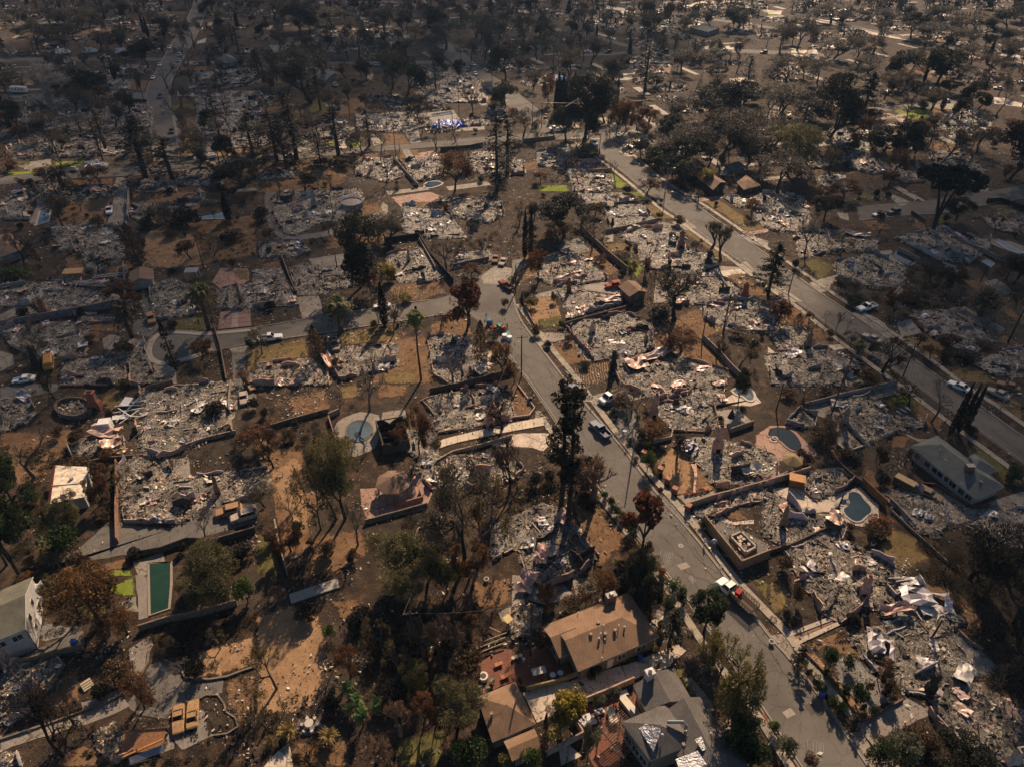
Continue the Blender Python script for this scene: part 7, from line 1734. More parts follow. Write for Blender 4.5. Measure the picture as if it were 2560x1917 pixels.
def at(reg,x,y,z,o): p = G(reg,x,y,z); return (p[0] - o[0],p[1] - o[1],z)


H1,o1,Q1 = house('bungalow','large brown-roofed bungalow with a brick chimney beside the curving street',-1,2.9,
       [([(9.3,56.05),(21.6,61.6),(18.2,69.5),(5.9,64.05)],1.45,'hipb'),([(6.75,58.2),(10.6,59.9),(8.3,65.1),(4.4,63.4)],1.05,'gable')],M['roof_brown'],(.36,.31,.24),edge=(.42,.36,.28))
q = Q1[0]
for t,w,dr in ((.18,1.6,0),(.4,1.0,1),(.55,1.4,0),(.82,1.8,0)): window(H1,q[0],q[1],t,w,.05 if dr else 1.0,2.1 if dr else 2.2,door=bool(dr))
for t in (.3,.7): window(H1,q[1],q[2],t,1.4,1.0,2.2)
for t in (.3,.7): window(H1,Q1[1][3],Q1[1][0],t,1.2,1.0,2.2)
vents(H1,[at(43,790,440,4.6,o1) + ('pipe',),at(43,800,560,4.0,o1) + ('pipe',),at(43,765,510,4.3,o1) + ('pipe',),at(43,970,450,4.1,o1) + ('cap',),at(43,920,440,4.3,o1) + ('pipe',),at(43,745,405,4.4,o1) + ('box',),at(43,860,365,4.0,o1) + ('box',),at(43,680,505,4.4,o1) + ('box',),at(43,805,500,4.3,o1) + ('box',),at(43,890,470,4.3,o1) + ('box',),at(43,570,330,3.3,o1) + ('pipe',),at(43,775,720,3.2,o1) + ('pipe',),at(43,750,550,4.1,o1) + ('cap',)])
mb = MB(); mb.box((0,0,.1),(1.5,.8,2.4),0,(.22,.10,.07)); mb.box((0,0,1.34),(1.65,.95,.14),0,(.4,.36,.32)); o = mb.obj('chimney',M['masonry'],H1); p = at(43,850,215,3.6,o1); o.location = p; o.rotation_euler = (0,0,.38)
mb = MB(); mb.box((0,0,.2),(.5,.5,.35),0,(.55,.52,.5)); mb.obj('chimney_cap',M['trim'],o).location = (0,0,1.4)

H2,o2,Q2 = house('two_storey_house','big grey-shingled house with silver foil patches and a white chimney at the bottom edge',43,4.2,
       [([(1150,1170),(1045,950),(1390,800),(1560,1085)],1.2,'gable',-.6),([(945,1265),(1190,1600),(1640,1430),(1320,1105)],1.5,'hip'),([(1520,1860),(1310,1180),(1620,1048),(2100,1730)],1.7,'gable',-.3)],M['roof_grey'],(.42,.36,.29),edge=(.5,.46,.40))
for t in (.25,.6): window(H2,Q2[1][3],Q2[1][0],t,1.2,2.6,3.8)
for t in (.2,.5,.8): window(H2,Q2[1][0],Q2[1][1],t,1.3,.9,2.2)
for t in (.3,.7): window(H2,Q2[0][0],Q2[0][1],t,1.2,1.0,2.4)
def draped(name,reg,pts,z,mat,parent,o,seed,amp=.06):
 P = [np.array(at(reg,x,y,zz,o)) for (x,y),zz in zip(pts,z)]; n = 12; mb = MB(); r = np.random.default_rng(seed); V = []
 for j in range(n + 1):
  for i in range(n + 1):
   u,v = i / n,j / n; q = (P[0] * (1 - u) + P[1] * u) * (1 - v) + (P[3] * (1 - u) + P[2] * u) * v; V.append(q + (0,0,.09 + r.uniform(0,amp)))
 F = [(j * (n + 1) + i,j * (n + 1) + i + 1,(j + 1) * (n + 1) + i + 1,(j + 1) * (n + 1) + i) for j in range(n) for i in range(n)]
 mb.add(np.array(V),F); V2 = np.array(V) - (0,0,.03); mb.add(V2,[f[::-1] for f in F]); return mb.obj(name,M[mat],parent)
draped('foil_patch',43,[(1070,1285),(1100,1265),(1285,1330),(1220,1530)],(4.55,4.65,5.9,4.9),'foil',H2,o2,1)
draped('foil_patch',43,[(1575,1420),(1650,1380),(1720,1475),(1640,1520)],(5.5,5.3,5.1,5.3),'foil',H2,o2,2)
draped('foil_patch',43,[(1410,1590),(1600,1515),(1680,1640),(1450,1700)],(5.2,5.6,5.5,5.2),'foil',H2,o2,3)
vents(H2,[at(43,1295,1380,5.9,o2) + ('cap',),at(43,1480,1455,5.6,o2) + ('box',),at(43,1500,1350,5.7,o2) + ('pipe',),at(43,1710,1370,5.0,o2) + ('pipe',)])
mb = MB(); a = Vector(at(43,1340,1265,5.8,o2)); b = Vector(at(43,1480,1265,5.8,o2)); mb.tube([a,b,b + Vector((.3,-.4,0)),b + Vector((.3,-.4,-.8))],.22,10,(.30,.31,.31)); mb.obj('roof_duct',M['chrome'],H2)
mb = MB(); mb.box((0,0,0),(1.1,.9,3.2),0,(.52,.46,.38)); mb.box((0,0,1.65),(1.25,1.05,.14),0,(.58,.52,.45)); o = mb.obj('chimney',M['plain'],H2); o.location = at(43,1180,890,4.2,o2); o.rotation_euler = (0,0,.4)
mb = MB(); mb.cyl((0,0,0),.28,.35,12,(.7,.68,.64)); mb.cyl((0,0,.35),.3,.2,12,(.75,.72,.68),r2=.08); mb.obj('chimney_cap',M['trim'],o).location = (0,0,1.7)

H3,o3,Q3 = house('garage','brown hip-roofed garage beside the brick patio with green chairs',0,2.6,[([(1231,1855),(1340,1808),(1288,1702),(1193,1742)],1.5,'hip'),([(1280,1902),(1352,1868),(1336,1820),(1259,1852)],.5,'gable',-.2)],M['roof_brown'],(.32,.27,.21),'garage',(.42,.36,.28))
vents(H3,[at(42,2030,1190,3.6,o3) + ('box',)]); window(H3,Q3[0][0],Q3[0][1],.5,2.4,.05,2.1,door=True)
H4,o4,Q4 = house('white_house','white two-storey house with a moss-grey roof at the left edge',41,5.2,[([(-260,660),(222,462),(285,12),(-200,215)],1.6,'gable')],M['roof_moss'],(.68,.66,.64),edge=(.66,.64,.6))
for t,z in ((.3,3.2),(.62,3.2),(.3,.9),(.75,.9)): window(H4,Q4[0][1],Q4[0][2],t,1.0,z,z + 1.3)
for t in (.45,.8): window(H4,Q4[0][0],Q4[0][1],t,1.4,3.1,4.3)
window(H4,Q4[0][1],Q4[0][2],.5,.95,.05,2.1,door=True)
sx,sy,_ = at(41,330,270,0,o4); st = MB()
for k in range(9): st.box((sx + .1,sy - 1.8 + k * .32,.16 + k * .3),(1.1,.34,.1),0,(.5,.48,.46))
st.box((sx + .1,sy + 1.5,2.85),(1.2,1.3,.12),0,(.55,.53,.5))
for dx in (-.5,.7):
 for k in range(0,9,2): st.box((sx + dx - 0,sy - 1.8 + k * .32,.65 + k * .3),(.05,.05,.95),0,(.7,.68,.66))
 st.tube([(sx + dx,sy - 1.8,1.1),(sx + dx,sy + .8,3.55)],.035,6,(.7,.68,.66)); st.box((sx + dx,sy + 1.5,3.3),(.06,1.3,.9),0,(.66,.64,.62))
st.obj('staircase',M['plain'],H4)
H5,o5,Q5 = house('white_garage','small white garage with a brown gabled roof beside the ruined drive',21,2.5,[([(1096,800),(1118,690),(1320,664),(1324,754)],1.2,'gable')],M['roof_umber'],(.62,.60,.56),'garage',(.55,.52,.47))
window(H5,Q5[0][3],Q5[0][0],.35,.9,1.0,1.9); window(H5,Q5[0][3],Q5[0][0],.7,.9,.05,2.0,door=True); vents(H5,[at(21,1180,735,3.3,o5) + ('box',)])
H6,o6,Q6 = house('brown_garage','brown gabled garage standing between ashy ruins',23,2.6,[([(1012,905),(915,815),(1062,770),(1172,862)],1.1,'gable')],M['roof_umber'],(.30,.24,.18),'garage',(.3,.25,.2))
window(H6,Q6[0][3],Q6[0][0],.5,1.2,.8,1.9)
H7,o7,Q7 = house('ranch_house','long single-storey house with white walls and a slate-grey roof',34,2.8,[([(1800,985),(1232,532),(1462,440),(2042,880)],1.8,'hip'),([(1740,800),(1690,640),(1790,590),(1990,742)],1.3,'hip',.25)],M['roof_slate'],(.60,.57,.52),edge=(.5,.47,.43))
for t,w in ((.09,1.1),(.26,1.2),(.43,2.6),(.58,.9),(.68,1.6),(.82,1.3),(.93,1.3)): window(H7,Q7[0][1],Q7[0][0],t,w,.9,2.1,off=-.13)
window(H7,Q7[0][1],Q7[0][0],.37,.9,.05,2.0,off=-.13,door=True)
mb = MB(); mb.box((0,0,0),(1.4,.9,1.1),0,(.18,.08,.06)); mb.box((0,0,.6),(1.5,1,.12),0,(.32,.3,.28)); o = mb.obj('chimney',M['masonry'],H7); o.location = at(34,1740,720,4.8,o7)
vents(H7,[at(34,x,y,4.1,o7) + (k,) for x,y,k in ((1455,520,'box'),(1480,570,'pipe'),(1520,655,'pipe'),(1540,670,'pipe'),(1605,650,'box'),(1835,835,'box'),(1660,860,'pipe'))])
H8,o8,Q8 = house('brown_house','brown-roofed house tucked behind the dark hedge of the right-hand street',13,2.8,[([(1735,1642),(1458,1420),(1538,1384),(1848,1575)],1.4,'gable'),([(1600,1440),(1550,1400),(1635,1382),(1672,1428)],1.0,'gable',.3)],M['roof_umber'],(.10,.08,.065),edge=(.16,.12,.09))
window(H8,Q8[0][3],Q8[0][0],.5,1.8,.9,2.0)
H9,o9,Q9 = house('dark_house','low dark-brown house at the edge of the tree shade',13,2.7,[([(2000,1640),(1935,1575),(2020,1510),(2145,1600)],1.2,'hip')],M['roof_umber'],(.09,.07,.055),edge=(.14,.11,.085)); window(H9,Q9[0][3],Q9[0][0],.5,1.8,.9,2.0)
H10,o10,Q10 = house('grey_house','small pale grey house behind the brown-roofed one',13,2.6,[([(1900,1465),(1828,1425),(1955,1392),(2025,1440)],1.1,'hip')],M['roof_slate'],(.4,.37,.33)); window(H10,Q10[0][3],Q10[0][0],.5,1.4,.9,2.0)
H11,o11,Q11 = house('tan_house','tan hip-roofed house half hidden by burnt trees at the left edge',21,2.8,[([(10,560),(-190,430),(85,358),(222,482)],1.5,'hip')],M['roof_umber'],(.42,.39,.36),edge=(.45,.41,.36)); window(H11,Q11[0][3],Q11[0][0],.65,1.6,.9,2.1); window(H11,Q11[0][0],Q11[0][1],.3,1.6,.9,2.1)
H12,o12,Q12 = house('far_house','pale-roofed house standing among the far sunlit trees',13,3,[([(1690,278),(1528,238),(1650,205),(1800,240)],1.5,'hip')],M['roof_slate'],(.45,.4,.35)); window(H12,Q12[0][3],Q12[0][0],.5,2,.9,2.2)
H13,o13,Q13 = house('grey_garage','small grey garage with boarded yellow openings near the blue tarpaulin',12,2.6,[([(2028,962),(1980,905),(2080,890),(2145,948)],1.0,'hip')],M['roof_slate'],(.42,.40,.37),'garage'); window(H13,Q13[0][3],Q13[0][0],.5,.9,.8,2.0)
for t in (.3,.7): window(H13,Q13[0][3],Q13[0][0],t,.7,.8,2.0,frame=(.5,.3,.08),door=True)
H14,o14,Q14 = house('far_grey_house','grey-roofed house east of the straight narrow street',11,2.8,[([(1940,545),(1870,500),(1990,475),(2060,530)],1.8,'hip')],M['roof_slate'],(.3,.28,.26)); window(H14,Q14[0][3],Q14[0][0],.5,2,.9,2.2)
H15,o15,Q15 = house('collapsing_house','low house with a pale sheet-metal roof between far trees',12,2.4,[([(600,700),(490,660),(590,590),(700,625)],.8,'gable')],M['roof_slate'],(.4,.38,.36)); window(H15,Q15[0][3],Q15[0][0],.5,2,.9,2.2)

# flat-roofed white outbuilding
P = [np.array(p) for p in GP(31,[(425,1032),(728,972),(772,714),(472,700)],2.9)]; c = sum(P) / 4; T_ = thing('flat_roofed_building','white outbuilding with a stained flat roof and red tile edge','outbuilding',(c[0],c[1],0)); L_ = [p - c for p in P]
mb = MB(); mb.poly([(*p,2.95) for p in L_],0,(.66,.56,.43)); mb.poly([(*p,2.75) for p in L_][::-1],0,(.4,.36,.3))
for k in range(4): a,b = L_[k],L_[(k + 1) % 4]; mb.add([(*a,2.75),(*b,2.75),(*b,2.945),(*a,2.945)],[(0,1,2,3)],(.5,.45,.38))
mb.obj('roof',M['sheet'],T_)
for k in range(4):
 a,b = L_[k] * .93,L_[(k + 1) % 4] * .93; mb = MB(); mb.add([(*a,0),(*b,0),(*b,2.74),(*a,2.74)],[(0,1,2,3),(3,2,1,0)],(.62,.6,.57)); mb.obj('wall',M['plain'],T_)
window(T_,L_[1] * .93,L_[2] * .93,.3,1.2,.9,2.0); window(T_,L_[1] * .93,L_[2] * .93,.65,.9,.05,2.0,door=True); window(T_,L_[0] * .93,L_[1] * .93,.5,1.6,.9,2.0)
tl = MB().tube([(-.22,0,0),(.22,0,.03)],.1,6,(.30,.085,.05)).mesh('tile',M['plain']); a,b = L_[3],L_[0]; n = 22
for k in range(n): q = a + (b - a) * (k + .5) / n; link('tile',tl,T_,(q[0],q[1],3.02),math.atan2((b - a)[1],(b - a)[0]) + math.pi / 2)
mb = MB(); q = (L_[1] + L_[3]) / 2; mb.cyl((q[0] + .3,q[1] + .4,2.96),.35,.5,10,(.4,.36,.3)); mb.obj('roof_vent',M['trim'],T_)
e_ = [L_[3] * .45 + L_[0] * .55,L_[2] * .45 + L_[1] * .55]; mb = MB(); mb.tube([(*e_[0],3.02),(*e_[1],3.02)],.07,6,(.5,.46,.4)); mb.obj('roof_seam',M['plain'],T_)

# eight-sided gazebo with shingled roof
gx,gy = G(32,1182,835,2.9); gz = thing('gazebo','octagonal gazebo with a weathered shingle roof on the pink patio','gazebo',(gx,gy,0)); ring = [(3.3 * math.cos(R(22.5 + 45 * k)),3.3 * math.sin(R(22.5 + 45 * k))) for k in range(8)]
link('roof',roof_mesh([[(*ring[k],2.7),(*ring[(k + 1) % 8],2.7),(0,0,4.0)] for k in range(8)],M['roof_umber'],.12,(.25,.2,.15)),gz)
pm = MB().box((0,0,1.35),(.16,.16,2.7),0,(.16,.12,.09)).mesh('post',M['plain'])
for x,y in ring: link('post',pm,gz,(x * .88,y * .88,0))
mb = MB(); mb.poly([(x * .95,y * .95) for x,y in ring],.08,(.3,.2,.16)); mb.obj('deck',M['plain'],gz)

# roofless dark cellar beside the oval pool
P = GP(32,[(1045,400),(1270,360),(1330,560),(1110,600)]); c = np.mean(P,axis=0); T_ = thing('burned_pool_house','roofless blackened room with scorched walls beside the oval pool','burnt ruin',(c[0],c[1],0),0,'burnt-out houses'); q = [np.array(p) - c for p in P]
MB().poly([tuple(p) for p in q],.1,(.012,.011,.01)).obj('floor_slab',M['masonry'],T_)
for k in range(4): wall_stub(T_,q[k],q[(k + 1) % 4],2.6,.25,(.085,.07,.058))
wall_stub(T_,(q[0] + q[3]) / 2 * 1.05,(q[1] + q[2]) / 2,2.2,.2,(.05,.042,.036))
mb = MB()
for k in range(5): a = q[0] + (q[3] - q[0]) * k / 4; b = q[1] + (q[2] - q[1]) * k / 4; mb.box((*((a + b) / 2),2.5),(float(np.linalg.norm(b - a)),.14,.2),math.atan2((b - a)[1],(b - a)[0]),(.03,.026,.022))
mb.obj('charred_rafters',M['bark'],T_)

# ------------------------------------------------------------------ pools
POOLS = []
def pool(label,reg,pts,water,z=.075,coping=(.50,.44,.37),cw=.5,depth=.22,sm=2):
 p = smooth(GP(reg,pts) + [GP(reg,pts)[0]],sm)[:-1]; POOLS.append([tuple(v) for v in p]); cx,cy = p.mean(0); q = p - (cx,cy); T_ = thing('swimming_pool',label,'pool',(cx,cy,0),0,'swimming pools')
 MB().poly(ccw([tuple(v) for v in q]),.115,(.1,.1,.1)).obj('water',M[water],T_); k = MB(); loop = np.vstack([q,q[:2]]); ribbon(k,loop,cw,.05,.17,col=coping); k.obj('coping',M['plain'],T_); return T_,(cx,cy)
pool('oval pool with a dark rim in the paved burnt yard',32,oval(32,890,405,118,92,18,-.2),'pool_light',coping=(.13,.10,.08),cw=.35)
pool('dark kidney-shaped pool on a pink deck',0,[(1922,1071),(1945,1066),(1975,1072),(1998,1094),(2009,1120),(1996,1131),(1978,1127),(1962,1116),(1950,1103),(1930,1096),(1915,1088)],'pool_dark',coping=(.30,.18,.13),cw=.4)
pool('round spa beside the dark kidney pool',34,oval(34,50,478,34,23,10),'pool_dark',coping=(.5,.38,.3),cw=.3)
pool('clover-shaped teal pool with a pale rim',34,[(690,935),(740,922),(800,950),(830,1000),(895,1060),(898,1110),(840,1150),(800,1190),(740,1190),(680,1150),(642,1100),(650,1065),(690,1050),(680,990)],'pool_teal',coping=(.42,.37,.32),cw=.3)
pool('small round spa at the clover pool',34,oval(34,652,1020,44,31,12),'pool_dark',coping=(.42,.37,.32),cw=.3)
pool('green rectangular pool under the oak',41,[(1282,-100),(1480,-110),(1480,80),(1462,292),(1292,350),(1285,120)],'pool_green',coping=(.24,.2,.17),cw=.4,sm=0)
pool('pale teardrop pool behind the broken terrace',33,[(1890,60),(1960,25),(2060,40),(2100,100),(2085,150),(2030,150),(1990,110),(1930,100)],'pool_light',coping=(.42,.38,.32),cw=.5)
pool('narrow pale pool by the blue tarpaulin',12,[(1515,990),(1690,965),(1690,985),(1520,1010)],'pool_light',coping=(.10,.09,.08),cw=.8,sm=0)
pool('long wedge-shaped pale pool on the left',21,[(345,165),(440,145),(420,260),(310,298)],'pool_light',coping=(.4,.35,.3),cw=.6,sm=0)
pool('long pale pool below the tall cypress',21,[(1720,215),(1945,170),(1990,190),(1990,232),(1740,240)],'pool_light',coping=(.42,.4,.37),cw=.4,sm=0)
pool('narrow lap pool at the right edge',24,[(1945,420),(1985,412),(2120,490),(2208,530),(2208,550),(2080,510)],'pool_light',coping=(.45,.4,.34),cw=.5,sm=0)
pool('square reflecting pool under the leaning trees',24,[(1830,600),(1885,580),(1950,620),(1920,655)],'pool_light',coping=(.3,.27,.23),cw=.4,sm=0)
pool('curved dark pool in the far left block',12,[(1445,1600),(1480,1572),(1560,1565),(1620,1580),(1590,1605),(1500,1630),(1450,1620)],'pool_dark',coping=(.45,.4,.33),cw=.6)
pool('black terraced pit pool',24,[(1065,540),(1110,510),(1290,600),(1230,640),(1170,620)],'pool_dark',coping=(.16,.13,.11),cw=.4,sm=0)
pool('far bright pool among the trees',13,[(900,620),(1060,625),(1050,642),(920,640)],'pool_light',coping=(.5,.44,.36),cw=.8,sm=0)

# ------------------------------------------------------------------ vehicles: nose towards +X
def wheelset(root,xs,y,r=.36,w=.26,tyre=True,col=(.02,.02,.02)):
 for x in xs:
  for s in (-1,1):
   mb = MB(); mb.tube([(x,s * y - w / 2,r),(x,s * y + w / 2,r)],r if tyre else r * .62,14,col); mb.add([(x + r * (1 if tyre else .62) * math.cos(t),s * y - w / 2,r + r * (1 if tyre else .62) * math.sin(t)) for t in [k * 2 * math.pi / 14 for k in range(14)]],[list(range(14))],col)
   o = mb.obj('wheel',M['rubber'] if tyre else M['rust'],root)
   if tyre:
    mb = MB(); mb.tube([(x,s * (y + w / 2 - .01),r),(x,s * (y + w / 2 + .02),r)],r * .55,10,(.35,.34,.33)); mb.add([(x + r * .55 * math.cos(t),s * (y + w / 2 + .02),r + r * .55 * math.sin(t)) for t in [k * .628 for k in range(10)]],[list(range(10))],(.35,.34,.33)); mb.obj('rim',M['trim'],o)
def loft(mb,secs,col,mat=0):
 """sections across the car: list of (x, [(y,z)...])"""
 n = len(secs[0][1]); V = [(x,y,z) for x,pr in secs for y,z in pr]; F = [(i * n + k,i * n + (k + 1) % n,(i + 1) * n + (k + 1) % n,(i + 1) * n + k) for i in range(len(secs) - 1) for k in range(n)]
 mb.add(V,F,col,mat); mb.add(V[:n],[list(range(n))[::-1]],col,mat); mb.add(V[-n:],[list(range(n))],col,mat)
def prof(w,z0,z1,b=.12): return [(-w,z0),(w,z0),(w * 1.02,(z0 + z1) / 2),(w,z1 - b),(w - b,z1),(-w + b,z1),(-w,z1 - b),(-w * 1.02,(z0 + z1) / 2)]
def lamps(root,xf,xr,y,z,zr=None):
 for s in (-1,1):
  MB().box((xf,s * y,z),(.08,.34,.18),0,(.75,.75,.72)).obj('headlight',M['trim'],root); MB().box((xr,s * y,zr or z),(.08,.26,.2),0,(.28,.015,.01)).obj('tail_light',M['trim'],root)
def car(name,paint,kind='sedan',burnt=False):
 root = bpy.data.objects.new(name,None); COL.objects.link(root); pm = M['rust'] if burnt else M['carpaint']; L = {'sedan': 2.3,'suv': 2.35,'wagon': 2.4,'pickup': 2.9,'coupe': 2.4}[kind]; W_ = .9 if kind in ('sedan','coupe') else .96; hb = {'sedan': .88,'suv': 1.05,'wagon': .92,'pickup': 1.08,'coupe': .84}[kind]
 mb = MB(); loft(mb,[(L,prof(W_ * .86,.38,hb * .72)),(L * .93,prof(W_ * .95,.28,hb * .84)),(L * .4,prof(W_,.26,hb)),(-L * .55,prof(W_,.26,hb)),(-L * .92,prof(W_ * .97,.28,hb * .97)),(-L,prof(W_ * .88,.4,hb * .85))],paint)
 if kind != 'pickup': mb.obj('body',pm,root)
 if kind == 'pickup':
  mb = MB(); loft(mb,[(L,prof(W_ * .9,.45,hb * .8)),(L * .94,prof(W_ * .97,.4,hb * .93)),(L * .3,prof(W_,.38,hb)),(-L * .22,prof(W_,.38,hb))],paint); mb.obj('body',pm,root)
  bd = MB(); bd.box((-L * .61,0,.62),(L * .78,W_ * 1.9,.12),0,np.array(paint) * .35 if not burnt else (.05,.04,.035)); bd.box((-L * .61,W_ * .94,.86),(L * .78,.12,.5),0,paint); bd.box((-L * .61,-W_ * .94,.86),(L * .78,.12,.5),0,paint); bd.box((-L * .985,0,.86),(.09,W_ * 1.7,.48),0,paint); bd.box((-L * .235,0,.88),(.08,W_ * 1.74,.5),0,paint); bd.obj('cargo_bed',pm,root)
  x0,x1,x2,x3,ht = L * .36,L * .14,-L * .16,-L * .215,1.78
 elif kind == 'suv': x0,x1,x2,x3,ht = L * .42,L * .14,-L * .78,-L * .93,1.68
 elif kind == 'wagon': x0,x1,x2,x3,ht = L * .40,L * .12,-L * .78,-L * .95,1.42
 elif kind == 'coupe': x0,x1,x2,x3,ht = L * .22,-L * .05,-L * .38,-L * .66,1.30
 else: x0,x1,x2,x3,ht = L * .38,L * .08,-L * .42,-L * .72,1.38
 wb,wt = W_ * .93,W_ * .74; z = hb - .03
 cab = MB(); corners = [(x0,wb,z),(x0,-wb,z),(x3,-wb,z),(x3,wb,z)]; top = [(x1,wt,ht),(x1,-wt,ht),(x2,-wt,ht),(x2,wt,ht)]
 cab.add(top + [(p[0],p[1],p[2] - .06) for p in top],[(0,3,2,1),(4,5,6,7),(0,1,5,4),(1,2,6,5),(2,3,7,6),(3,0,4,7)],paint)
 for a,b in zip(corners,top): cab.tube([a,b],.045,4,paint)
 for s in (-1,1):
  m = (x1 + x2) / 2; cab.tube([((x0 + x3) / 2 + .1,s * wb,z),(m + .1,s * wt,ht)],.04,4,paint)
 cab.obj('cabin',pm,root)
 if burnt:
  mb = MB(); mb.box(((x0 + x3) / 2,0,z + .02),(x0 - x3 - .25,wb * 1.8,.05),0,(.02,.017,.015));
  for sx in (.25,-.35): mb.box(((x0 + x3) / 2 + sx * (x0 - x3) * .6,0,z + .12),(.25,wb * 1.4,.3),.1,(.07,.045,.03))
  mb.obj('burnt_interior',M['rust'],root); wheelset(root,(L * .62,-L * .6),W_ - .1,.33,.2,False,(.09,.06,.045))
 else:
  for nm,q in (('windshield',(corners[1],corners[0],top[0],top[1])),('rear_window',(corners[3],corners[2],top[2],top[3])),('side_window',(corners[0],corners[3],top[3],top[0])),('side_window',(corners[2],corners[1],top[1],top[2]))):
   mb = MB(); cc = np.mean(q,axis=0); mb.add([tuple(cc + (np.array(p) - cc) * .93 + np.array((0,0,-.02))) for p in q],[(0,1,2,3),(3,2,1,0)]); mb.obj(nm,M['glass'],root)
  lamps(root,L * .97,-L * .97,W_ * .68,hb * .7); wheelset(root,(L * .62,-L * .6),W_ - .12,.36 if kind != 'pickup' else .4)
  MB().box((L,0,.48),(.14,W_ * 1.7,.2),0,(.12,.12,.12) if kind != 'pickup' else (.5,.5,.5)).obj('bumper',M['trim'],root)
 return root
WHT,BLU,SIL,DRK,REDC = (.72,.71,.69),(.06,.09,.16),(.33,.34,.35),(.05,.052,.055),(.22,.03,.03)
ORG,PRU,ASH = (.30,.18,.085),(.20,.11,.065),(.34,.29,.24)
def stake_truck(paint=WHT,stake=(.12,.085,.06),load=None,decal=False):
 root = bpy.data.objects.new('flatbed_truck',None); COL.objects.link(root); mb = MB(); loft(mb,[(3.6,prof(.88,.5,1.0)),(3.45,prof(.98,.45,1.12)),(2.4,prof(1.0,.42,1.24)),(.9,prof(1.0,.42,1.24))],paint); mb.obj('body',M['carpaint'],root)
 z,ht = 1.2,2.02; co = [(2.45,.93,z),(2.45,-.93,z),(.92,-.93,z),(.92,.93,z)]; tp = [(1.95,.76,ht),(1.95,-.76,ht),(1.0,-.76,ht),(1.0,.76,ht)]; cab = MB(); cab.add(tp + [(p[0],p[1],p[2] - .08) for p in tp],[(0,3,2,1),(4,5,6,7),(0,1,5,4),(1,2,6,5),(2,3,7,6),(3,0,4,7)],paint)
 for a,b in zip(co,tp): cab.tube([a,b],.06,4,paint)
 cab.obj('cabin',M['carpaint'],root)
 for nm,q in (('windshield',(co[1],co[0],tp[0],tp[1])),('rear_window',(co[3],co[2],tp[2],tp[3])),('side_window',(co[0],co[3],tp[3],tp[0])),('side_window',(co[2],co[1],tp[1],tp[2]))):
  mb = MB(); cc = np.mean(q,axis=0); mb.add([tuple(cc + (np.array(p) - cc) * .92) for p in q],[(0,1,2,3),(3,2,1,0)]); mb.obj(nm,M['glass'],root)
 MB().box((-1.5,0,.95),(4.4,2.2,.14),0,(.09,.06,.042)).obj('flatbed',M['plain'],root); rl = MB()
 for s in (-1,1):
  for k in range(9): rl.box((-3.6 + k * .53,s * 1.07,1.45),(.06,.06,.95),0,stake)
  for zz in (1.3,1.6,1.88): rl.box((-1.5,s * 1.07,zz),(4.3,.05,.1),0,stake)
 for k in range(5): rl.box((.66,-1 + k * .5,1.45),(.06,.06,.95),0,stake); rl.box((-3.66,-1 + k * .5,1.35),(.05,.06,.75),0,stake)
 for zz in (1.35,1.7): rl.box((.66,0,zz),(.05,2.1,.1),0,stake); rl.box((-3.66,0,zz),(.05,2.1,.1),0,stake)
 rl.obj('stake_rails',M['plain'],root); lamps(root,3.58,-3.68,.72,.85)
 if load is not None:
  mb = MB(); mb.box((-.1,-.2,1.4),(.8,1.1,.8),.2,(.30,.03,.022)); mb.box((.2,.6,1.3),(.5,.5,.6),.5,(.3,.28,.26)); mb.cyl((-.4,.5,1.03),.25,.5,10,(.55,.05,.03)); mb.obj('load',M['plain'],root)
 wheelset(root,(2.65,-2.0),.95,.42,.28); MB().box((3.66,0,.6),(.16,1.9,.24),0,(.4,.4,.4)).obj('bumper',M['trim'],root); return root
def utility_truck(boom='stowed'):
 root = bpy.data.objects.new('bucket_truck',None); COL.objects.link(root); mb = MB(); loft(mb,[(4.1,prof(.95,.6,1.35)),(3.9,prof(1.08,.5,1.5)),(2.9,prof(1.12,.48,1.6)),(1.9,prof(1.12,.48,1.6))],WHT); mb.obj('body',M['carpaint'],root)
 cb = MB(); loft(cb,[(3.05,prof(1.0,1.5,1.65)),(2.6,prof(.95,1.5,2.4)),(1.5,prof(.98,1.5,2.45))],WHT); cb.obj('cabin',M['carpaint'],root); mb = MB(); mb.add([(3.02,-.85,1.68),(3.02,.85,1.68),(2.66,.8,2.32),(2.66,-.8,2.32)],[(0,1,2,3),(3,2,1,0)]); mb.obj('windshield',M['glass'],root)
 for s in (-1,1): MB().box((2.1,s * 1.0,1.98),(.8,.04,.5),0).obj('side_window',M['glass'],root)
 u = MB(); u.box((-1.4,.95,1.25),(5.2,.5,1.0),0,WHT); u.box((-1.4,-.95,1.25),(5.2,.5,1.0),0,WHT); u.box((-1.4,0,.95),(5.2,1.5,.3),0,(.3,.29,.28))
 u.obj('utility_body',M['carpaint'],root); b = MB(); b.cyl((-3.1,0,1.1),.4,.9,12,(.6,.6,.6))
 if boom == 'stowed': b.tube([(-3.1,0,2.2),(3.6,0,2.85)],.22,6,WHT); b.tube([(3.6,0,2.85),(-.5,.35,3.2)],.16,6,WHT); b.box((-.9,.35,3.1),(.8,.7,.9),0,(.6,.6,.58))
 else: b.tube([(-3.1,0,2.0),(-.2,0,8.6)],.24,6,(.58,.58,.58)); b.tube([(-.2,0,8.6),(-7.5,0,12.6)],.18,6,(.62,.62,.62)); b.box((-8.0,0,12.5),(.8,.8,1.05),0,(.6,.6,.58))
 b.obj('boom',M['carpaint'],root); lamps(root,4.1,-4.05,.8,1.05); wheelset(root,(3.0,-2.2,-3.2),.98,.48,.3); return root
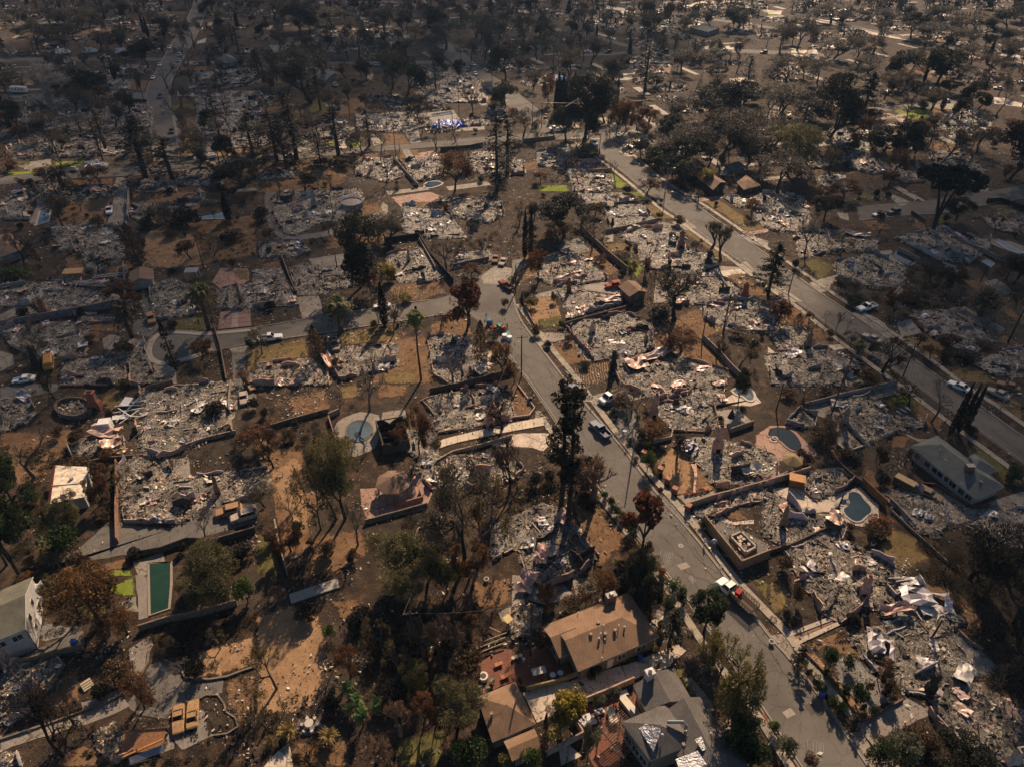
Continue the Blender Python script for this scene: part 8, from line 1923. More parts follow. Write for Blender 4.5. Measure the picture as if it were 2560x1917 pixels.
def camper():
 root = bpy.data.objects.new('camper',None); COL.objects.link(root); mb = MB(); loft(mb,[(3.9,prof(1.0,.6,1.8)),(3.5,prof(1.15,.5,2.9,.2)),(-4.2,prof(1.15,.5,3.0,.2))],(.62,.58,.52)); mb.obj('body',M['carpaint'],root); MB().box((3.75,0,2.0),(.1,1.9,.7),0).obj('windshield',M['glass'],root)
 for k in range(4): MB().box((2.2 - k * 1.7,-1.16,1.9),(.9,.04,.6),0).obj('side_window',M['glass'],root)
 MB().box((-.3,0,1.2),(7,2.34,.18),0,(.3,.2,.15)).obj('stripe',M['trim'],root); MB().box((-1,0,3.12),(1.0,.8,.25),0,(.5,.48,.45)).obj('roof_vent',M['trim'],root); wheelset(root,(2.6,-2.4),1.0,.4,.28); return root
def van_burnt():
 root = bpy.data.objects.new('burned_van',None); COL.objects.link(root); mb = MB(); loft(mb,[(2.5,prof(.9,.4,1.0)),(2.0,prof(1.0,.3,1.2)),(1.6,prof(1.0,.3,1.9,.3)),(-2.5,prof(1.02,.3,2.0,.3))],(.36,.17,.045)); mb.obj('body',M['rust'],root)
 for s in (-1,1): MB().box((.2,s * 1.02,1.3),(3.2,.05,.5),0,(.03,.025,.02)).obj('side_window',M['rust'],root)
 MB().box((-2.5,0,1.1),(.06,1.7,1.2),0,(.03,.025,.02)).obj('rear_opening',M['rust'],root); wheelset(root,(1.6,-1.6),.9,.33,.2,False,(.08,.05,.04)); return root
def trailer(rusty=False):
 root = bpy.data.objects.new('trailer',None); COL.objects.link(root); c = (.55,.54,.52) if not rusty else (.2,.12,.07); MB().box((0,0,.7),(3.4,1.8,.2),0,c).obj('deck',M['plain'],root); b = MB(); b.box((0,.85,1.0),(3.4,.08,.5),0,c); b.box((0,-.85,1.0),(3.4,.08,.5),0,c); b.box((-1.7,0,1.0),(.08,1.7,.5),0,c); b.obj('side_boards',M['plain'],root); MB().box((2.4,0,.6),(1.6,.1,.1),0,(.2,.2,.2)).obj('drawbar',M['trim'],root)
 MB().box((.2,0,1.3),(1.6,1.2,1.0),.1,(.4,.38,.36)).obj('load',M['plain'],root); wheelset(root,(-.4,.4),.95,.33,.22); return root
VT = {}
def vehicle(key,label,rg,fx,fy,rx,ry,cat,group='cars and trucks on the streets and drives',name=None,shift=0):
 f,r = np.array(G(rg,fx,fy)),np.array(G(rg,rx,ry)); c = (f + r) / 2; ang = math.atan2((f - r)[1],(f - r)[0])
 if key not in VT:
  VT[key] = {'wp': lambda: car('pickup_truck',WHT,'pickup'),'bp': lambda: car('pickup_truck',BLU,'pickup'),'dp': lambda: car('pickup_truck',(.10,.13,.2),'pickup'),'ws': lambda: car('parked_car',WHT,'sedan'),'wsuv': lambda: car('parked_suv',WHT,'suv'),'ss': lambda: car('parked_car',SIL,'sedan'),'ds': lambda: car('parked_car',DRK,'suv'),
       'red': lambda: car('burned_car',(.25,.035,.03),'suv',True),'redp': lambda: car('burned_pickup',(.16,.04,.035),'pickup',True),'bo': lambda: car('burned_car',ORG,'coupe',True),'bb': lambda: car('burned_car',PRU,'sedan',True),'ba': lambda: car('burned_car',ASH,'sedan',True),'bsuv': lambda: car('burned_suv',(.30,.17,.09),'suv',True),'basuv': lambda: car('burned_suv',(.42,.35,.28),'suv',True),'bw': lambda: car('burned_car',(.24,.17,.11),'wagon',True),'bp2': lambda: car('burned_pickup',(.22,.17,.13),'pickup',True),
       'st': lambda: stake_truck(),'fb': lambda: stake_truck(WHT,(.06,.05,.045),1),'bt': lambda: utility_truck(),'btr': lambda: utility_truck('raised'),'cp': camper,'van': van_burnt,'tr': trailer,'dt': lambda: stake_truck((.2,.14,.09))}[key]()
  o = VT[key]
 else: o = dup(VT[key])
 o.scale = (.88,) * 3 if key == 'bo' else (1,) * 3
 o.location = (c[0],c[1],.07); o.rotation_euler = (0,0,ang); tag(o,label,cat,group); return o
BG = 'burnt-out cars'
for a in '''wp|white four-door pickup parked on the side street near the turning circle|22|215,1268|35,1290|pickup
st|white stake-bed truck parked on the concrete drive beside the bare tree|33|790,165|950,90|truck
dp|blue-and-white pickup with tools in its bed parked at the right kerb|33|705,360|815,465|pickup
bp|blue-and-white pickup half hidden behind the tall twin trees|33|475,45|570,95|pickup
fb|white flatbed truck with dark stake rails and red equipment at the kerb|43|1825,110|2030,295|truck
wp|white pickup nosing out of a drive onto the right-hand street|24|785,1030|905,1000|pickup
ba|pale burnt car on the right-hand street beside black trees|24|830,1255|945,1305|burnt car
ws|white-roofed car parked under the bare tree on the right-hand street|34|1590,15|1690,60|car
ba|burnt pale hatchback on the drive across the right-hand street|34|1925,75|2025,120|burnt car
bb|burnt dark sedan behind the pale hatchback|34|2020,20|2110,50|burnt car
bw|burnt brown station wagon on the curved pale drive|34|1450,1000|1310,930|burnt car
wp|white pickup facing down the street at the crosswalk|13|735,1275|680,1225|pickup
bb|dark burnt car on the verge of the bending street|13|285,1030|300,1000|burnt car
btr|bucket truck with its boom raised to the utility pole|13|330,1140|470,1130|utility truck
ws|white car on the far bending street|12|1890,575|1855,560|car
ws|white car nearer along the far bending street|12|1905,660|1880,635|car
ds|dark car ahead of the white one on the bending street|12|1820,630|1850,600|car
wsuv|white van-like car on the lane between far trees|12|1080,570|1030,570|car
wp|white pickup on the drive under the half-burnt trees|12|675,725|700,765|pickup
bb|brown burnt car in front of the deodars|12|470,1160|465,1200|burnt car
ss|pale green car under the deodar on the cross street|12|340,1352|260,1360|car
ws|white car on the left side of the narrow straight street, by the camper lane|11|1305,700|1335,665|car
ws|white car halfway up the narrow straight street|11|1365,590|1390,550|car
wp|white pickup further up the narrow straight street|11|1450,445|1475,400|pickup
ws|white car near the top of the narrow straight street|11|1570,250|1580,228|car
wsuv|white car parked on the right of the narrow street|11|1540,505|1560,465|car
ss|grey car parked on the right of the narrow street|11|1530,550|1545,515|car
ss|silver car third in line on the right of the narrow street|11|1500,600|1515,560|car
bp|blue pickup driving in the middle of the narrow street|11|1385,870|1385,820|pickup
ds|dark car at the lower right side of the narrow street|11|1480,1160|1490,1130|car
ds|dark car on the lane left of the narrow street|11|670,810|600,810|car
cp|cream camper van parked on the lane at the far left|11|260,805|100,800|camper
bt|white utility truck leftmost of the parked line|11|480,475|620,470|utility truck
bt|white utility truck second in the parked line|11|720,465|850,460|utility truck
wp|white pickup third in the parked line|11|860,510|950,505|pickup
bt|white utility truck with long boom at the right of the parked line|11|1000,470|1130,465|utility truck
wp|white pickup in front of the long boom truck|11|1040,510|1130,505|pickup
ds|dark pickup at the end of the parked line|11|1190,510|1270,500|car
bt|long white ladder truck on the cross street beside the green lawn|11|720,1470|960,1455|utility truck
tr|small trailer with grey load behind the ladder truck|11|690,1480|590,1480|trailer
bt|white bucket truck on the cross street, on the narrow street's corner|11|1710,1395|1840,1370|utility truck
dt|rust-brown flatbed truck on the cross street below the bucket truck|11|1870,1430|1660,1450|truck
wp|silver-white pickup on the long concrete drive|21|945,225|950,130|pickup
ws|white car in the dark yard near the orange van|21|120,1645|310,1620|car
bsuv|burnt pickup-like truck with rusty roof by the palm|21|1320,1160|1300,1070|burnt car
van|burnt orange van with a rounded ribbed roof|21|430,1570|430,1440|burnt van
bp2|burnt pickup with an open bed on the drive|22|700,1400|660,1280|burnt car
bb|burnt brown car on the court drive|22|2050,640|2080,550|burnt car
ba|burnt pale car beside it on the court drive|22|2110,650|2150,590|burnt car
redp|dark red burnt pickup on the court|22|2110,790|2208,860|burnt car
ws|white car behind the narrow cypress on the side street|22|1030,1005|1150,995|car
bb|burnt car left in the roofless garage|22|180,530|230,480|burnt car
ba|burnt car at the right in the roofless garage|22|300,520|330,460|burnt car
red|dark red burnt car beside the brown-roofed garage|23|830,830|915,815|burnt car
ba|burnt car at the end of the white ramp drive|23|1690,655|1750,635|burnt car
ba|pale burnt car beside the sooty brown wall|23|1010,330|1080,320|burnt car
ba|burnt pale convertible-looking car on the asphalt drive|31|2110,190|2100,90|burnt car
bo|rust-orange burnt car behind the convertible|31|2180,50|2150,0|burnt car
bsuv|rusty burnt SUV on the cracked asphalt drive|31|1890,1135|2070,1090|burnt car
basuv|white-grey burnt SUV beside the rusty one|31|2020,1180|2200,1130|burnt car
bo|rust-orange burnt sedan, left of the pair|41|1545,1370|1550,1150|burnt car
bo|rust-orange burnt sedan with open boot, right of the pair|41|1675,1105|1665,1330|burnt car
ws|white car at the kerb near the big umbrella pine|24|910,215|1000,205|car
ds|dark car beside the white one near the umbrella pine|24|1040,195|1120,180|car
ws|white car on the far curving road|14|1500,890|1570,880|car
ws|white car leftmost on the far sunlit lane|13|620,455|680,460|car
ds|dark car on the far sunlit lane under trees|13|790,465|860,455|car
ws|white car third along the far sunlit lane|13|1110,465|1160,455|car
wp|white pickup fourth along the far sunlit lane|13|1200,445|1260,440|pickup
ds|dark car fifth along the far sunlit lane|13|1290,455|1350,452|car
ws|small white car sixth along the far sunlit lane|13|1420,475|1460,468|car
ws|white car seventh along the far sunlit lane|13|1790,445|1850,440|car
ws|white car among smoky trees right of the junction|13|1480,975|1530,965|car
ds|dark car at the right end of the sunlit lane|13|2140,465|2200,460|car
ws|white car glinting far behind the dark umbrella trees|14|1960,770|2010,775|car
wsuv|white car on the pale yard at the far top|13|970,80|1040,78|car'''.splitlines():
 k,lb,rg,f,r,cat = a.split('|'); (fx,fy),(rx,ry) = [tuple(map(float,q.split(','))) for q in (f,r)]; vehicle(k,lb,int(rg),fx,fy,rx,ry,cat,BG if 'burnt' in cat else 'cars and trucks on the streets and drives')

# ------------------------------------------------------------------ poles, lamps and wires
POLES = []
def pole(reg,bx,by,ty,arms=1,r=.14,label=''):
 x,y = G(reg,bx,by); h = max(5,min(15,height_at(reg,bx,by,ty))); T_ = thing('utility_pole','','utility pole',(x,y,0),RNG.uniform(-.3,.3),'utility poles'); mb = MB(); mb.tube([(0,0,0),(0,0,h)],[r * 1.25,r * .8],8,(.06,.045,.035)); mb.obj('pole',M['bark'],T_)
 for k in range(arms): MB().box((0,0,h - .5 - k * .9),(2.2,.1,.12),0,(.09,.07,.055)).obj('crossarm',M['bark'],T_)
 if arms:
  for s in (-1,0,1): MB().cyl((s * .9,0,h - .42),.05,.18,6,(.4,.38,.36)).obj('insulator',M['trim'],T_)
 say(T_,'tall charred utility pole' if arms else 'bare leaning timber pole',x,y); POLES.append((x,y,h)); return T_
for a in ((13,255,1105,880,1),(13,175,1120,880,1),(13,1130,1050,860,1),(12,1700,1170,970,1),(12,1770,600,380,1),(12,2037,780,570,0),(12,1565,555,270,1),(11,1145,1020,620,1),(11,1210,1100,600,1),(11,1255,640,460,1),(13,752,1335,1155,0),(24,175,880,700,1),
    (34,545,265,-160,1),(24,1165,1590,1320,1),(24,650,1656,1400,1),(34,70,230,0,0),(23,1125,850,560,0),(23,1820,1205,890,0),(23,1640,1275,1030,0),(23,30,870,630,0),(23,80,1600,1240,1),(22,700,660,565,1),(43,160,690,245,0),(42,1370,620,315,1),(21,1900,1370,1100,0),(21,1760,660,370,0),(24,1830,780,640,0),
    (44,1400,560,400,0),(13,350,690,440,0),(34,590,1110,1050,0),(24,2080,900,800,0)):
 pole(*a)
def lamp_post(reg,bx,by,ty,dx=1,label='',h=None):
 x,y = G(reg,bx,by); h = h or max(6.5,min(10,height_at(reg,bx,by,ty))); T_ = thing('street_lamp','','street lamp',(x,y,0),0,'street lamps'); MB().tube([(0,0,0),(0,0,h)],[.15,.09],8,(.30,.27,.23)).obj('post',M['plain'],T_); MB().tube([(0,0,h - .3),(dx * .9,-.1,h + .1),(dx * 1.9,-.2,h + .12)],.045,6,(.30,.27,.23)).obj('arm',M['plain'],T_); MB().box((dx * 2.15,-.22,h + .1),(.7,.28,.14),0,(.5,.48,.45)).obj('lamp_head',M['trim'],T_); say(T_,'slim grey street lamp',x,y)
lamp_post(33,1030,690,400,-1); lamp_post(23,1300,185,0,1); lamp_post(13,1320,1656,1560,1,h=8.5); lamp_post(34,1990,240,130,1,h=5)
def wire(a,b,sag=.6,n=14,off=(0,0)):
 mb = MB(); A,B = Vector(a),Vector(b); pts = [A.lerp(B,k / n) - Vector((0,0,sag * 4 * (k / n) * (1 - k / n))) for k in range(n + 1)]; mb.tube(pts,.028,3,(.16,.15,.14),cap=False); o = mb.obj('power_line',M['trim']); tag(o,'','power line','power lines strung between the poles'); say(o,'thin grey overhead wire',(a[0] + b[0]) / 2,(a[1] + b[1]) / 2)
def W3(i,j,k=2):
 a,b = POLES[i],POLES[j]
 for s in (-.9,.9)[:k]: wire((a[0] + s,a[1],a[2] - .2),(b[0] + s,b[1],b[2] - .2),.8)
W3(0,2); W3(1,3); W3(3,0,1); W3(7,9); W3(8,9,1); W3(7,8,1); W3(4,6,1); W3(11,12,1); W3(12,13,1); W3(13,14,1); W3(20,23,1); W3(22,23,1)
p,q = G(13,1480,1100),G(14,0,900); wire((POLES[2][0],POLES[2][1],POLES[2][2]),(p[0] + 20,p[1] + 10,12),.8)
a,b = GS(2420,5,30),GS(2600,28,30); wire((a[0],a[1],30),(b[0],b[1],30),.5); a,b = GS(2070,30,25),GS(2330,105,14); wire((*a,25),(*b,14),.8)
# parking sign
x,y = G(13,1090,1610); T_ = thing('street_sign','small dark street sign on a thin post on the green verge','sign',(x,y,0)); MB().tube([(0,0,0),(0,0,2.6)],.04,6,(.2,.19,.18)).obj('post',M['trim'],T_); MB().box((0,0,2.4),(.55,.04,.7),0,(.16,.16,.15)).obj('sign_plate',M['trim'],T_)

# ------------------------------------------------------------------ people
def person_mesh(pose,suit,skin=(.35,.2,.13)):
 me = bpy.data.meshes.new('p'); b = pose.get('bend',0); sw = pose.get('stride',.12); ar = pose.get('arms',.15)
 hip = Vector((0,0,.95)); up = Vector((math.sin(b),0,math.cos(b))); ch = hip + up * .42; nk = hip + up * .58; hd = nk + up * .16; P = [hip,hip + up * .2,ch,nk,hd]; Rd = [.15,.14,.165,.06,.095]; E_ = [(0,1),(1,2),(2,3),(3,4)]
 for s in (-1,1):
  i = len(P); P += [Vector((0,s * .1,.88)),Vector((s * sw * .8,s * .12,.48)),Vector((s * sw * 1.4 - .02,s * .12,.08)),Vector((s * sw * 1.4 + .16,s * .13,.04))]; Rd += [.11,.075,.055,.045]; E_ += [(0,i),(i,i + 1),(i + 1,i + 2),(i + 2,i + 3)]
  i = len(P); sh = ch + Vector((0,s * .2,.06)); el = sh + Vector((.06 + ar * .3,s * .07,-.28)); ha = el + Vector((.10 + ar,-s * .02,-.22 + ar * .6)); P += [sh,el,ha]; Rd += [.07,.05,.038]; E_ += [(2,i),(i,i + 1),(i + 1,i + 2)]
 me.from_pydata([p[:] for p in P],E_,[]); o = bpy.data.objects.new('p',me); COL.objects.link(o); m = o.modifiers.new('s','SKIN'); sv = me.skin_vertices[0].data
 for k,r_ in enumerate(Rd): sv[k].radius = (r_,r_ * (.9 if k > 4 else .8));
 sv[0].use_root = True; o.modifiers.new('d','SUBSURF').levels = 1; dg = bpy.context.evaluated_depsgraph_get(); me2 = bpy.data.meshes.new_from_object(o.evaluated_get(dg)); bpy.data.objects.remove(o)
 co = np.empty(len(me2.polygons) * 3); me2.polygons.foreach_get('center',co); co = co.reshape(-1,3); col = np.tile([*suit,1.0],(len(co),1)); hz = hd.z - .02
 face = (np.linalg.norm(co - np.array(hd[:]),axis=1) < .115); col[face & (co[:,0] > hd.x + .02)] = [*skin,1]
 low = co[:,2] < .9
 if 'legs' in pose: col[low] = [*pose['legs'],1]
 col[co[:,2] < .10] = [.03,.03,.03,1]
 at_ = me2.attributes.new('tint','FLOAT_COLOR','FACE'); at_.data.foreach_set('color',col.ravel()); me2.materials.clear(); me2.materials.append(M['trim'])
 me2.polygons.foreach_set('use_smooth',np.ones(len(me2.polygons),bool)); return me2,hd
def person(label,reg,x,y,rz,suit,pose={},hood=None):
 gx,gy = G(reg,x,y); me,hd = person_mesh(pose,suit); me.name = 'body'; T_ = link('person',me,None,(gx,gy,.06),rz); tag(T_,label,'person','people at work among the ruins')
 mb = MB(); mb.tube([(hd.x - .02,0,hd.z - .1),(hd.x - .03,0,hd.z + .02),(hd.x - .01,0,hd.z + .115)],[.085,.105,.03],10,hood or suit); mb.obj('hood' if hood is None else 'hard_hat',M['trim'],T_)
WS = (.74,.74,.75)
person('person in a white coverall standing left of the brown retaining wall',33,1655,1385,R(30),WS)
person('person in a white coverall bending, middle of the three by the wall',33,1722,1375,R(-60),WS,{'bend': .7,'arms': .3})
person('person in a white coverall stooping, rightmost of the three by the wall',33,1742,1390,R(-80),WS,{'bend': .4,'arms': .35})
person('person in a yellow vest walking on the narrow straight street',11,1331,1110,R(-90),(.55,.6,.03),{'legs': (.05,.05,.07),'stride': .2})
person('person in a pale blue coverall beside the blue water tank',22,1985,1095,R(-40),(.35,.45,.50))
person('second person in light blue right of the blue water tank',22,2042,1150,R(200),(.30,.42,.48),{'bend': .2})
person('person in orange at the edge of the work trailer',22,2166,1185,R(100),(.42,.13,.04),{'legs': (.06,.05,.05)})
person('person in orange beyond the crosswalk',13,738,1160,R(180),(.6,.09,.03),{'legs': (.05,.05,.06)})

# ------------------------------------------------------------------ small things
def prop(name,label,cat,reg,x,y,parts,rz=0.0,z=.06,group=None):
 gx,gy = G(reg,x,y); T_ = thing(name,label,cat,(gx,gy,z),rz,group)
 for pn,mb,mt in parts: mb.obj(pn,M[mt],T_)
 return T_
def bin_parts(c): return [('body',MB().box((0,0,.5),(.55,.6,.95),0,c,taper=1.15),'plain'),('lid',MB().box((.02,0,1.02),(.7,.72,.08),0,np.array(c) * 1.1,tilt=(0,.12)),'plain'),('wheel',MB().tube([(-.25,-.3,.12),(-.25,.3,.12)],.12,8,(.02,.02,.02)),'rubber')]
prop('wheelie_bin','blue wheelie bin among the kerbside shrubs','bin',44,455,1050,bin_parts((.05,.12,.42)),.6)
prop('wheelie_bin','blue wheelie bin beside the brown-roofed bungalow','bin',43,1100,735,bin_parts((.03,.06,.25)),.3)
prop('wheelie_bin','small bright blue bin on the paved path by the white house','bin',41,648,600,bin_parts((.05,.16,.50)),.3)
prop('wheelie_bin','black bin near the pink garden wall','bin',33,155,150,bin_parts((.03,.03,.03)),.3)
prop('wheelie_bin','dark bin at the end of the green hose on the side street','bin',22,1225,1160,bin_parts((.03,.035,.05)),.3)
prop('water_tank','round blue water tank standing on the court','water tank',22,2012,1145,[('tank',MB().cyl((0,0,0),.7,1.3,18,(.03,.13,.24)),'plain'),('lid',MB().cyl((0,0,1.3),.4,.12,14,(.05,.2,.3)),'plain')])
prop('pump_trailer','green and orange work trailer with hoses on the court','trailer',22,2110,1190,[('frame',MB().box((0,0,.5),(3.2,1.7,.15),0,(.12,.13,.12)),'plain'),('engine',MB().box((-.4,0,1.0),(1.2,1.1,.8),.1,(.05,.16,.10)),'plain'),('hose_reel',MB().tube([(1,-.5,1.0),(1,.5,1.0)],.42,12,(.5,.12,.03)),'plain'),('rail',MB().tube([(-1.6,.8,.6),(-1.6,.8,1.5),(1.6,.8,1.5),(1.6,.8,.6)],.05,6,(.1,.25,.18)),'plain'),('tank',MB().cyl((.2,-.4,.58),.4,.9,12,(.1,.28,.2)),'plain'),('wheel',MB().tube([(0,-1.0,.35),(0,-.75,.35)],.35,12,(.02,.02,.02)),'rubber'),('wheel',MB().tube([(0,.75,.35),(0,1.0,.35)],.35,12,(.02,.02,.02)),'rubber')],-.9)
prop('hose','coiled orange hose on the court edge','hose',22,2045,1180,[('coil',MB().tube([(.7 * math.cos(t * .7),.5 * math.sin(t * .7),.1 + .03 * t) for t in range(18)],.12,6,(.55,.13,.04)),'rubber')])
prop('water_barrels','white water tanks at the lower court kerb','water tank',22,2165,1265,[('tank',MB().cyl((-.6,0,0),.65,1.1,14,(.62,.62,.62)),'plain'),('tank',MB().cyl((.6,-.8,0),.65,1.1,14,(.66,.66,.66)),'plain'),('tank',MB().cyl((.2,.9,0),.6,1.0,14,(.08,.26,.2)),'plain')])
p,q = G(22,1235,1130),G(22,1375,1110); o = MB().tube([(*p,.12),((p[0] + q[0]) / 2,(p[1] + q[1]) / 2 - .3,.12),(*q,.12)],.07,6,(.03,.30,.16)).obj('garden_hose',M['rubber']); tag(o,'green hose lying along the side street by the fan palm','hose')
# blue tarp over a ruin
Pt = GP(12,[(1515,1085),(1600,1050),(1740,1040),(1790,1060),(1815,1100),(1700,1108),(1560,1118),(1510,1112)]); cx,cy = np.mean(Pt,axis=0); mb = MB(); r = np.random.default_rng(4); xs = np.linspace(0,1,26); a = np.array(Pt)
gr = []
for j in range(12):
 for i in range(26):
  u,v = i / 25,j / 11; lo_ = a[0] * (1 - u) + a[4] * u if v < 0 else None
  top_ = np.array([np.interp(u,[0,.3,.75,1],[a[0][0],a[1][0],a[2][0],a[4][0]]),np.interp(u,[0,.3,.75,1],[a[0][1],a[1][1],a[2][1],a[4][1]])]); bot = np.array([np.interp(u,[0,.2,.6,1],[a[7][0],a[6][0],a[5][0],a[4][0]]),np.interp(u,[0,.2,.6,1],[a[7][1],a[6][1],a[5][1],a[4][1]])])
  q = bot * (1 - v) + top_ * v; gr.append((q[0] - cx,q[1] - cy,.25 + 1.5 * math.sin(math.pi * v) ** .7 * math.sin(math.pi * min(1,u * 1.02)) ** .4 + r.normal(0,.16)))
mb.add(np.array(gr),[(j * 26 + i,j * 26 + i + 1,(j + 1) * 26 + i + 1,(j + 1) * 26 + i) for j in range(11) for i in range(25)])
o = link('tarpaulin',mb.mesh('tarpaulin',M['tarp']),None,(cx,cy,0)); tag(o,'crumpled bright blue tarpaulin spread over rubble behind the cross street','tarpaulin')
x,y = G(13,430,685); o = MB().add([(-5,-4,.3),(3,-3,.2),(4,3,.3),(-3,3,1.6)],[(0,1,2,3),(3,2,1,0)],(.55,.6,.68)).add([(-5,-4,.3),(-5,-4,0),(3,-3,0),(3,-3,.2)],[(0,1,2,3)],(.4,.4,.4)).mesh('canopy',M['plain']); o = link('white_canopy',o,None,(x,y,0)); tag(o,'pale blue-white canopy glinting behind the black cypress row','canopy')
# three slabs on the slope
for k in range(3):
 A_,B_,C_,D_ = GP(42,[(285 + k * 140,172 - k * 46),(425 + k * 140,126 - k * 46),(445 + k * 138,205 - k * 46),(305 + k * 138,250 - k * 46)]); mb = MB(); c = np.mean([A_,B_,C_,D_],axis=0); V = [(p[0] - c[0],p[1] - c[1],z) for z in (0,.22 + k * .03) for p in (A_,B_,C_,D_)]
 mb.add(V,[(4,5,6,7),(0,1,5,4),(1,2,6,5),(2,3,7,6),(3,0,4,7)],(.29,.265,.23)); o = mb.obj('concrete_slab',M['plain']); o.location = (c[0],c[1],.03); tag(o,('left','middle','right')[k] + ' one of the three flat concrete slabs lying end to end on the bare slope','concrete slab','three slabs on the bare slope')
# garden walls' white cabinet, sheds
prop('metal_cabinet','tall white metal cabinet beside the crumpled carport frame','cabinet',31,925,390,[('body',MB().box((0,0,1.1),(2.3,2.0,2.2),0,(.68,.66,.62)),'plain'),('door',MB().box((.55,-1.02,1.1),(1.0,.04,1.9),0,(.6,.58,.55)),'plain'),('door',MB().box((-.55,-1.02,1.1),(1.0,.04,1.9),0,(.6,.58,.55)),'plain')],.2)
fr = MB()
for a,b in (((-3,0,.3),(3,1.5,.5)),((-2.5,1.5,.4),(2,-2,.9)),((-1,-3,.3),(1.2,4,1.4)),((-3.5,2,.5),(1.5,2.6,.4)),((0,-3.5,.3),(2.5,.5,.8)),((-.5,3.5,.4),(3,3.2,1.2)),((-2,-1,.4),(3.2,-1.4,.5))): fr.tube([a,b],.12,5,(.70,.69,.66))
prop('collapsed_carport','collapsed white carport frame of thin beams lying on the drive','wreckage',31,1100,260,[('frame',fr,'plain'),('roof_panel',MB().box((-.8,-1.6,.5),(2.8,1.2,.06),.3,(.66,.65,.62),tilt=(.12,.1)),'plain'),('roof_panel',MB().box((-1.6,3.6,.6),(1.8,2.6,.06),-.1,(.62,.61,.6),tilt=(.1,.1)),'plain')])
wf = MB()
for k in range(9): wf.tube([(-4 + k,-.6,.2),(-4 + k + .4,.8,.35)],.05,4,(.68,.67,.66))
wf.tube([(-4.2,-.6,.25),(4.2,.2,.3)],.07,5,(.7,.69,.68)); wf.tube([(-4,.8,.35),(4.4,1.1,.45)],.07,5,(.7,.69,.68)); wf.tube([(2,0,.2),(2.6,1.5,2.0),(4.6,2.2,2.3),(5.0,.8,.3)],.08,5,(.66,.65,.64))
prop('fallen_white_fence','fallen white metal railing behind the white garage','railing',21,940,735,[('railing',wf,'plain')],.15)
prop('rusty_carport','rusty sheet-roofed carport over a black wreck','carport',21,655,745,[('roof',MB().box((0,0,2.2),(5.2,2.6,.1),.12,(.50,.30,.15),tilt=(.12,0)),'rust')] + [('post',MB().box((sx * 2.3,sy * 1.1,1.05),(.12,.12,2.1),0,(.12,.08,.05)),'rust') for sx in (-1,1) for sy in (-1,1)])
prop('patio_cover','small grey patio roof on thin white posts','patio cover',21,1670,740,[('roof',MB().box((0,0,2.3),(3.6,2.4,.1),.1,(.26,.27,.29),tilt=(.1,0)),'plain')] + [('post',MB().box((sx * 1.6,sy * 1.0,1.1),(.1,.1,2.2),0,(.5,.48,.46)),'plain') for sx in (-1,1) for sy in (-1,1)])
prop('rusty_shed','rusty orange tin shed between the ash heaps','shed',34,235,870,[('body',MB().box((0,0,.9),(2.6,1.8,1.8),0,(.14,.07,.035)),'rust'),('roof',MB().box((0,0,1.86),(2.9,2.1,.12),0,(.42,.22,.09)),'rust')],-.3)
prop('burned_shed','rust-topped burnt box behind the wagon','shed',34,1165,880,[('body',MB().box((0,0,.8),(3.6,1.5,1.6),0,(.10,.065,.04)),'rust'),('roof',MB().box((0,0,1.66),(3.7,1.6,.1),0,(.36,.26,.13)),'rust')],-.85)
um = MB(); ring = [(2.0 * math.cos(k * math.pi / 4),2.0 * math.sin(k * math.pi / 4),2.0) for k in range(8)]
um.add(ring + [(0,0,3.0)],[(k,(k + 1) % 8,8) for k in range(8)] + [((k + 1) % 8,k,8) for k in range(8)],(.40,.31,.17)); prop('patio_umbrella','faded tan patio umbrella beside the dark kidney pool','umbrella',34,190,720,[('canopy',um,'plain'),('pole',MB().cyl((0,0,0),.05,2.9,6,(.3,.28,.25)),'trim')])
prop('closed_umbrella','closed black umbrella beside the pale teardrop pool','umbrella',33,1880,320,[('canopy',MB().cyl((0,0,1.0),.75,2.4,8,(.02,.02,.022),r2=.05),'plain'),('pole',MB().cyl((0,0,0),.05,1.2,6,(.2,.2,.2)),'trim')])
# burnt shed at lower left
sd = MB()
for k in range(14): sd.box((-2.6 + k * .4,0,.7),(.36,.06,1.2),0,(.16,.065,.035))
prop('collapsed_shed','collapsed rust-brown corrugated shed on the patio','shed',41,1280,1370,[('wall',sd,'rust'),('roof',sheet_mesh and MB().box((0,-1.3,.8),(5.4,2.8,.08),.02,(.24,.12,.06),tilt=(.22,0)),'rust'),('fallen_beam',MB().box((.2,-2.6,1.1),(5.6,.2,.2),.35,(.44,.19,.05),tilt=(0,-.1)),'rust'),('metal_sheet',MB().box((1.0,-3.1,.6),(4.2,.9,.08),.35,(.17,.18,.21),tilt=(.6,0)),'rust')],.08)
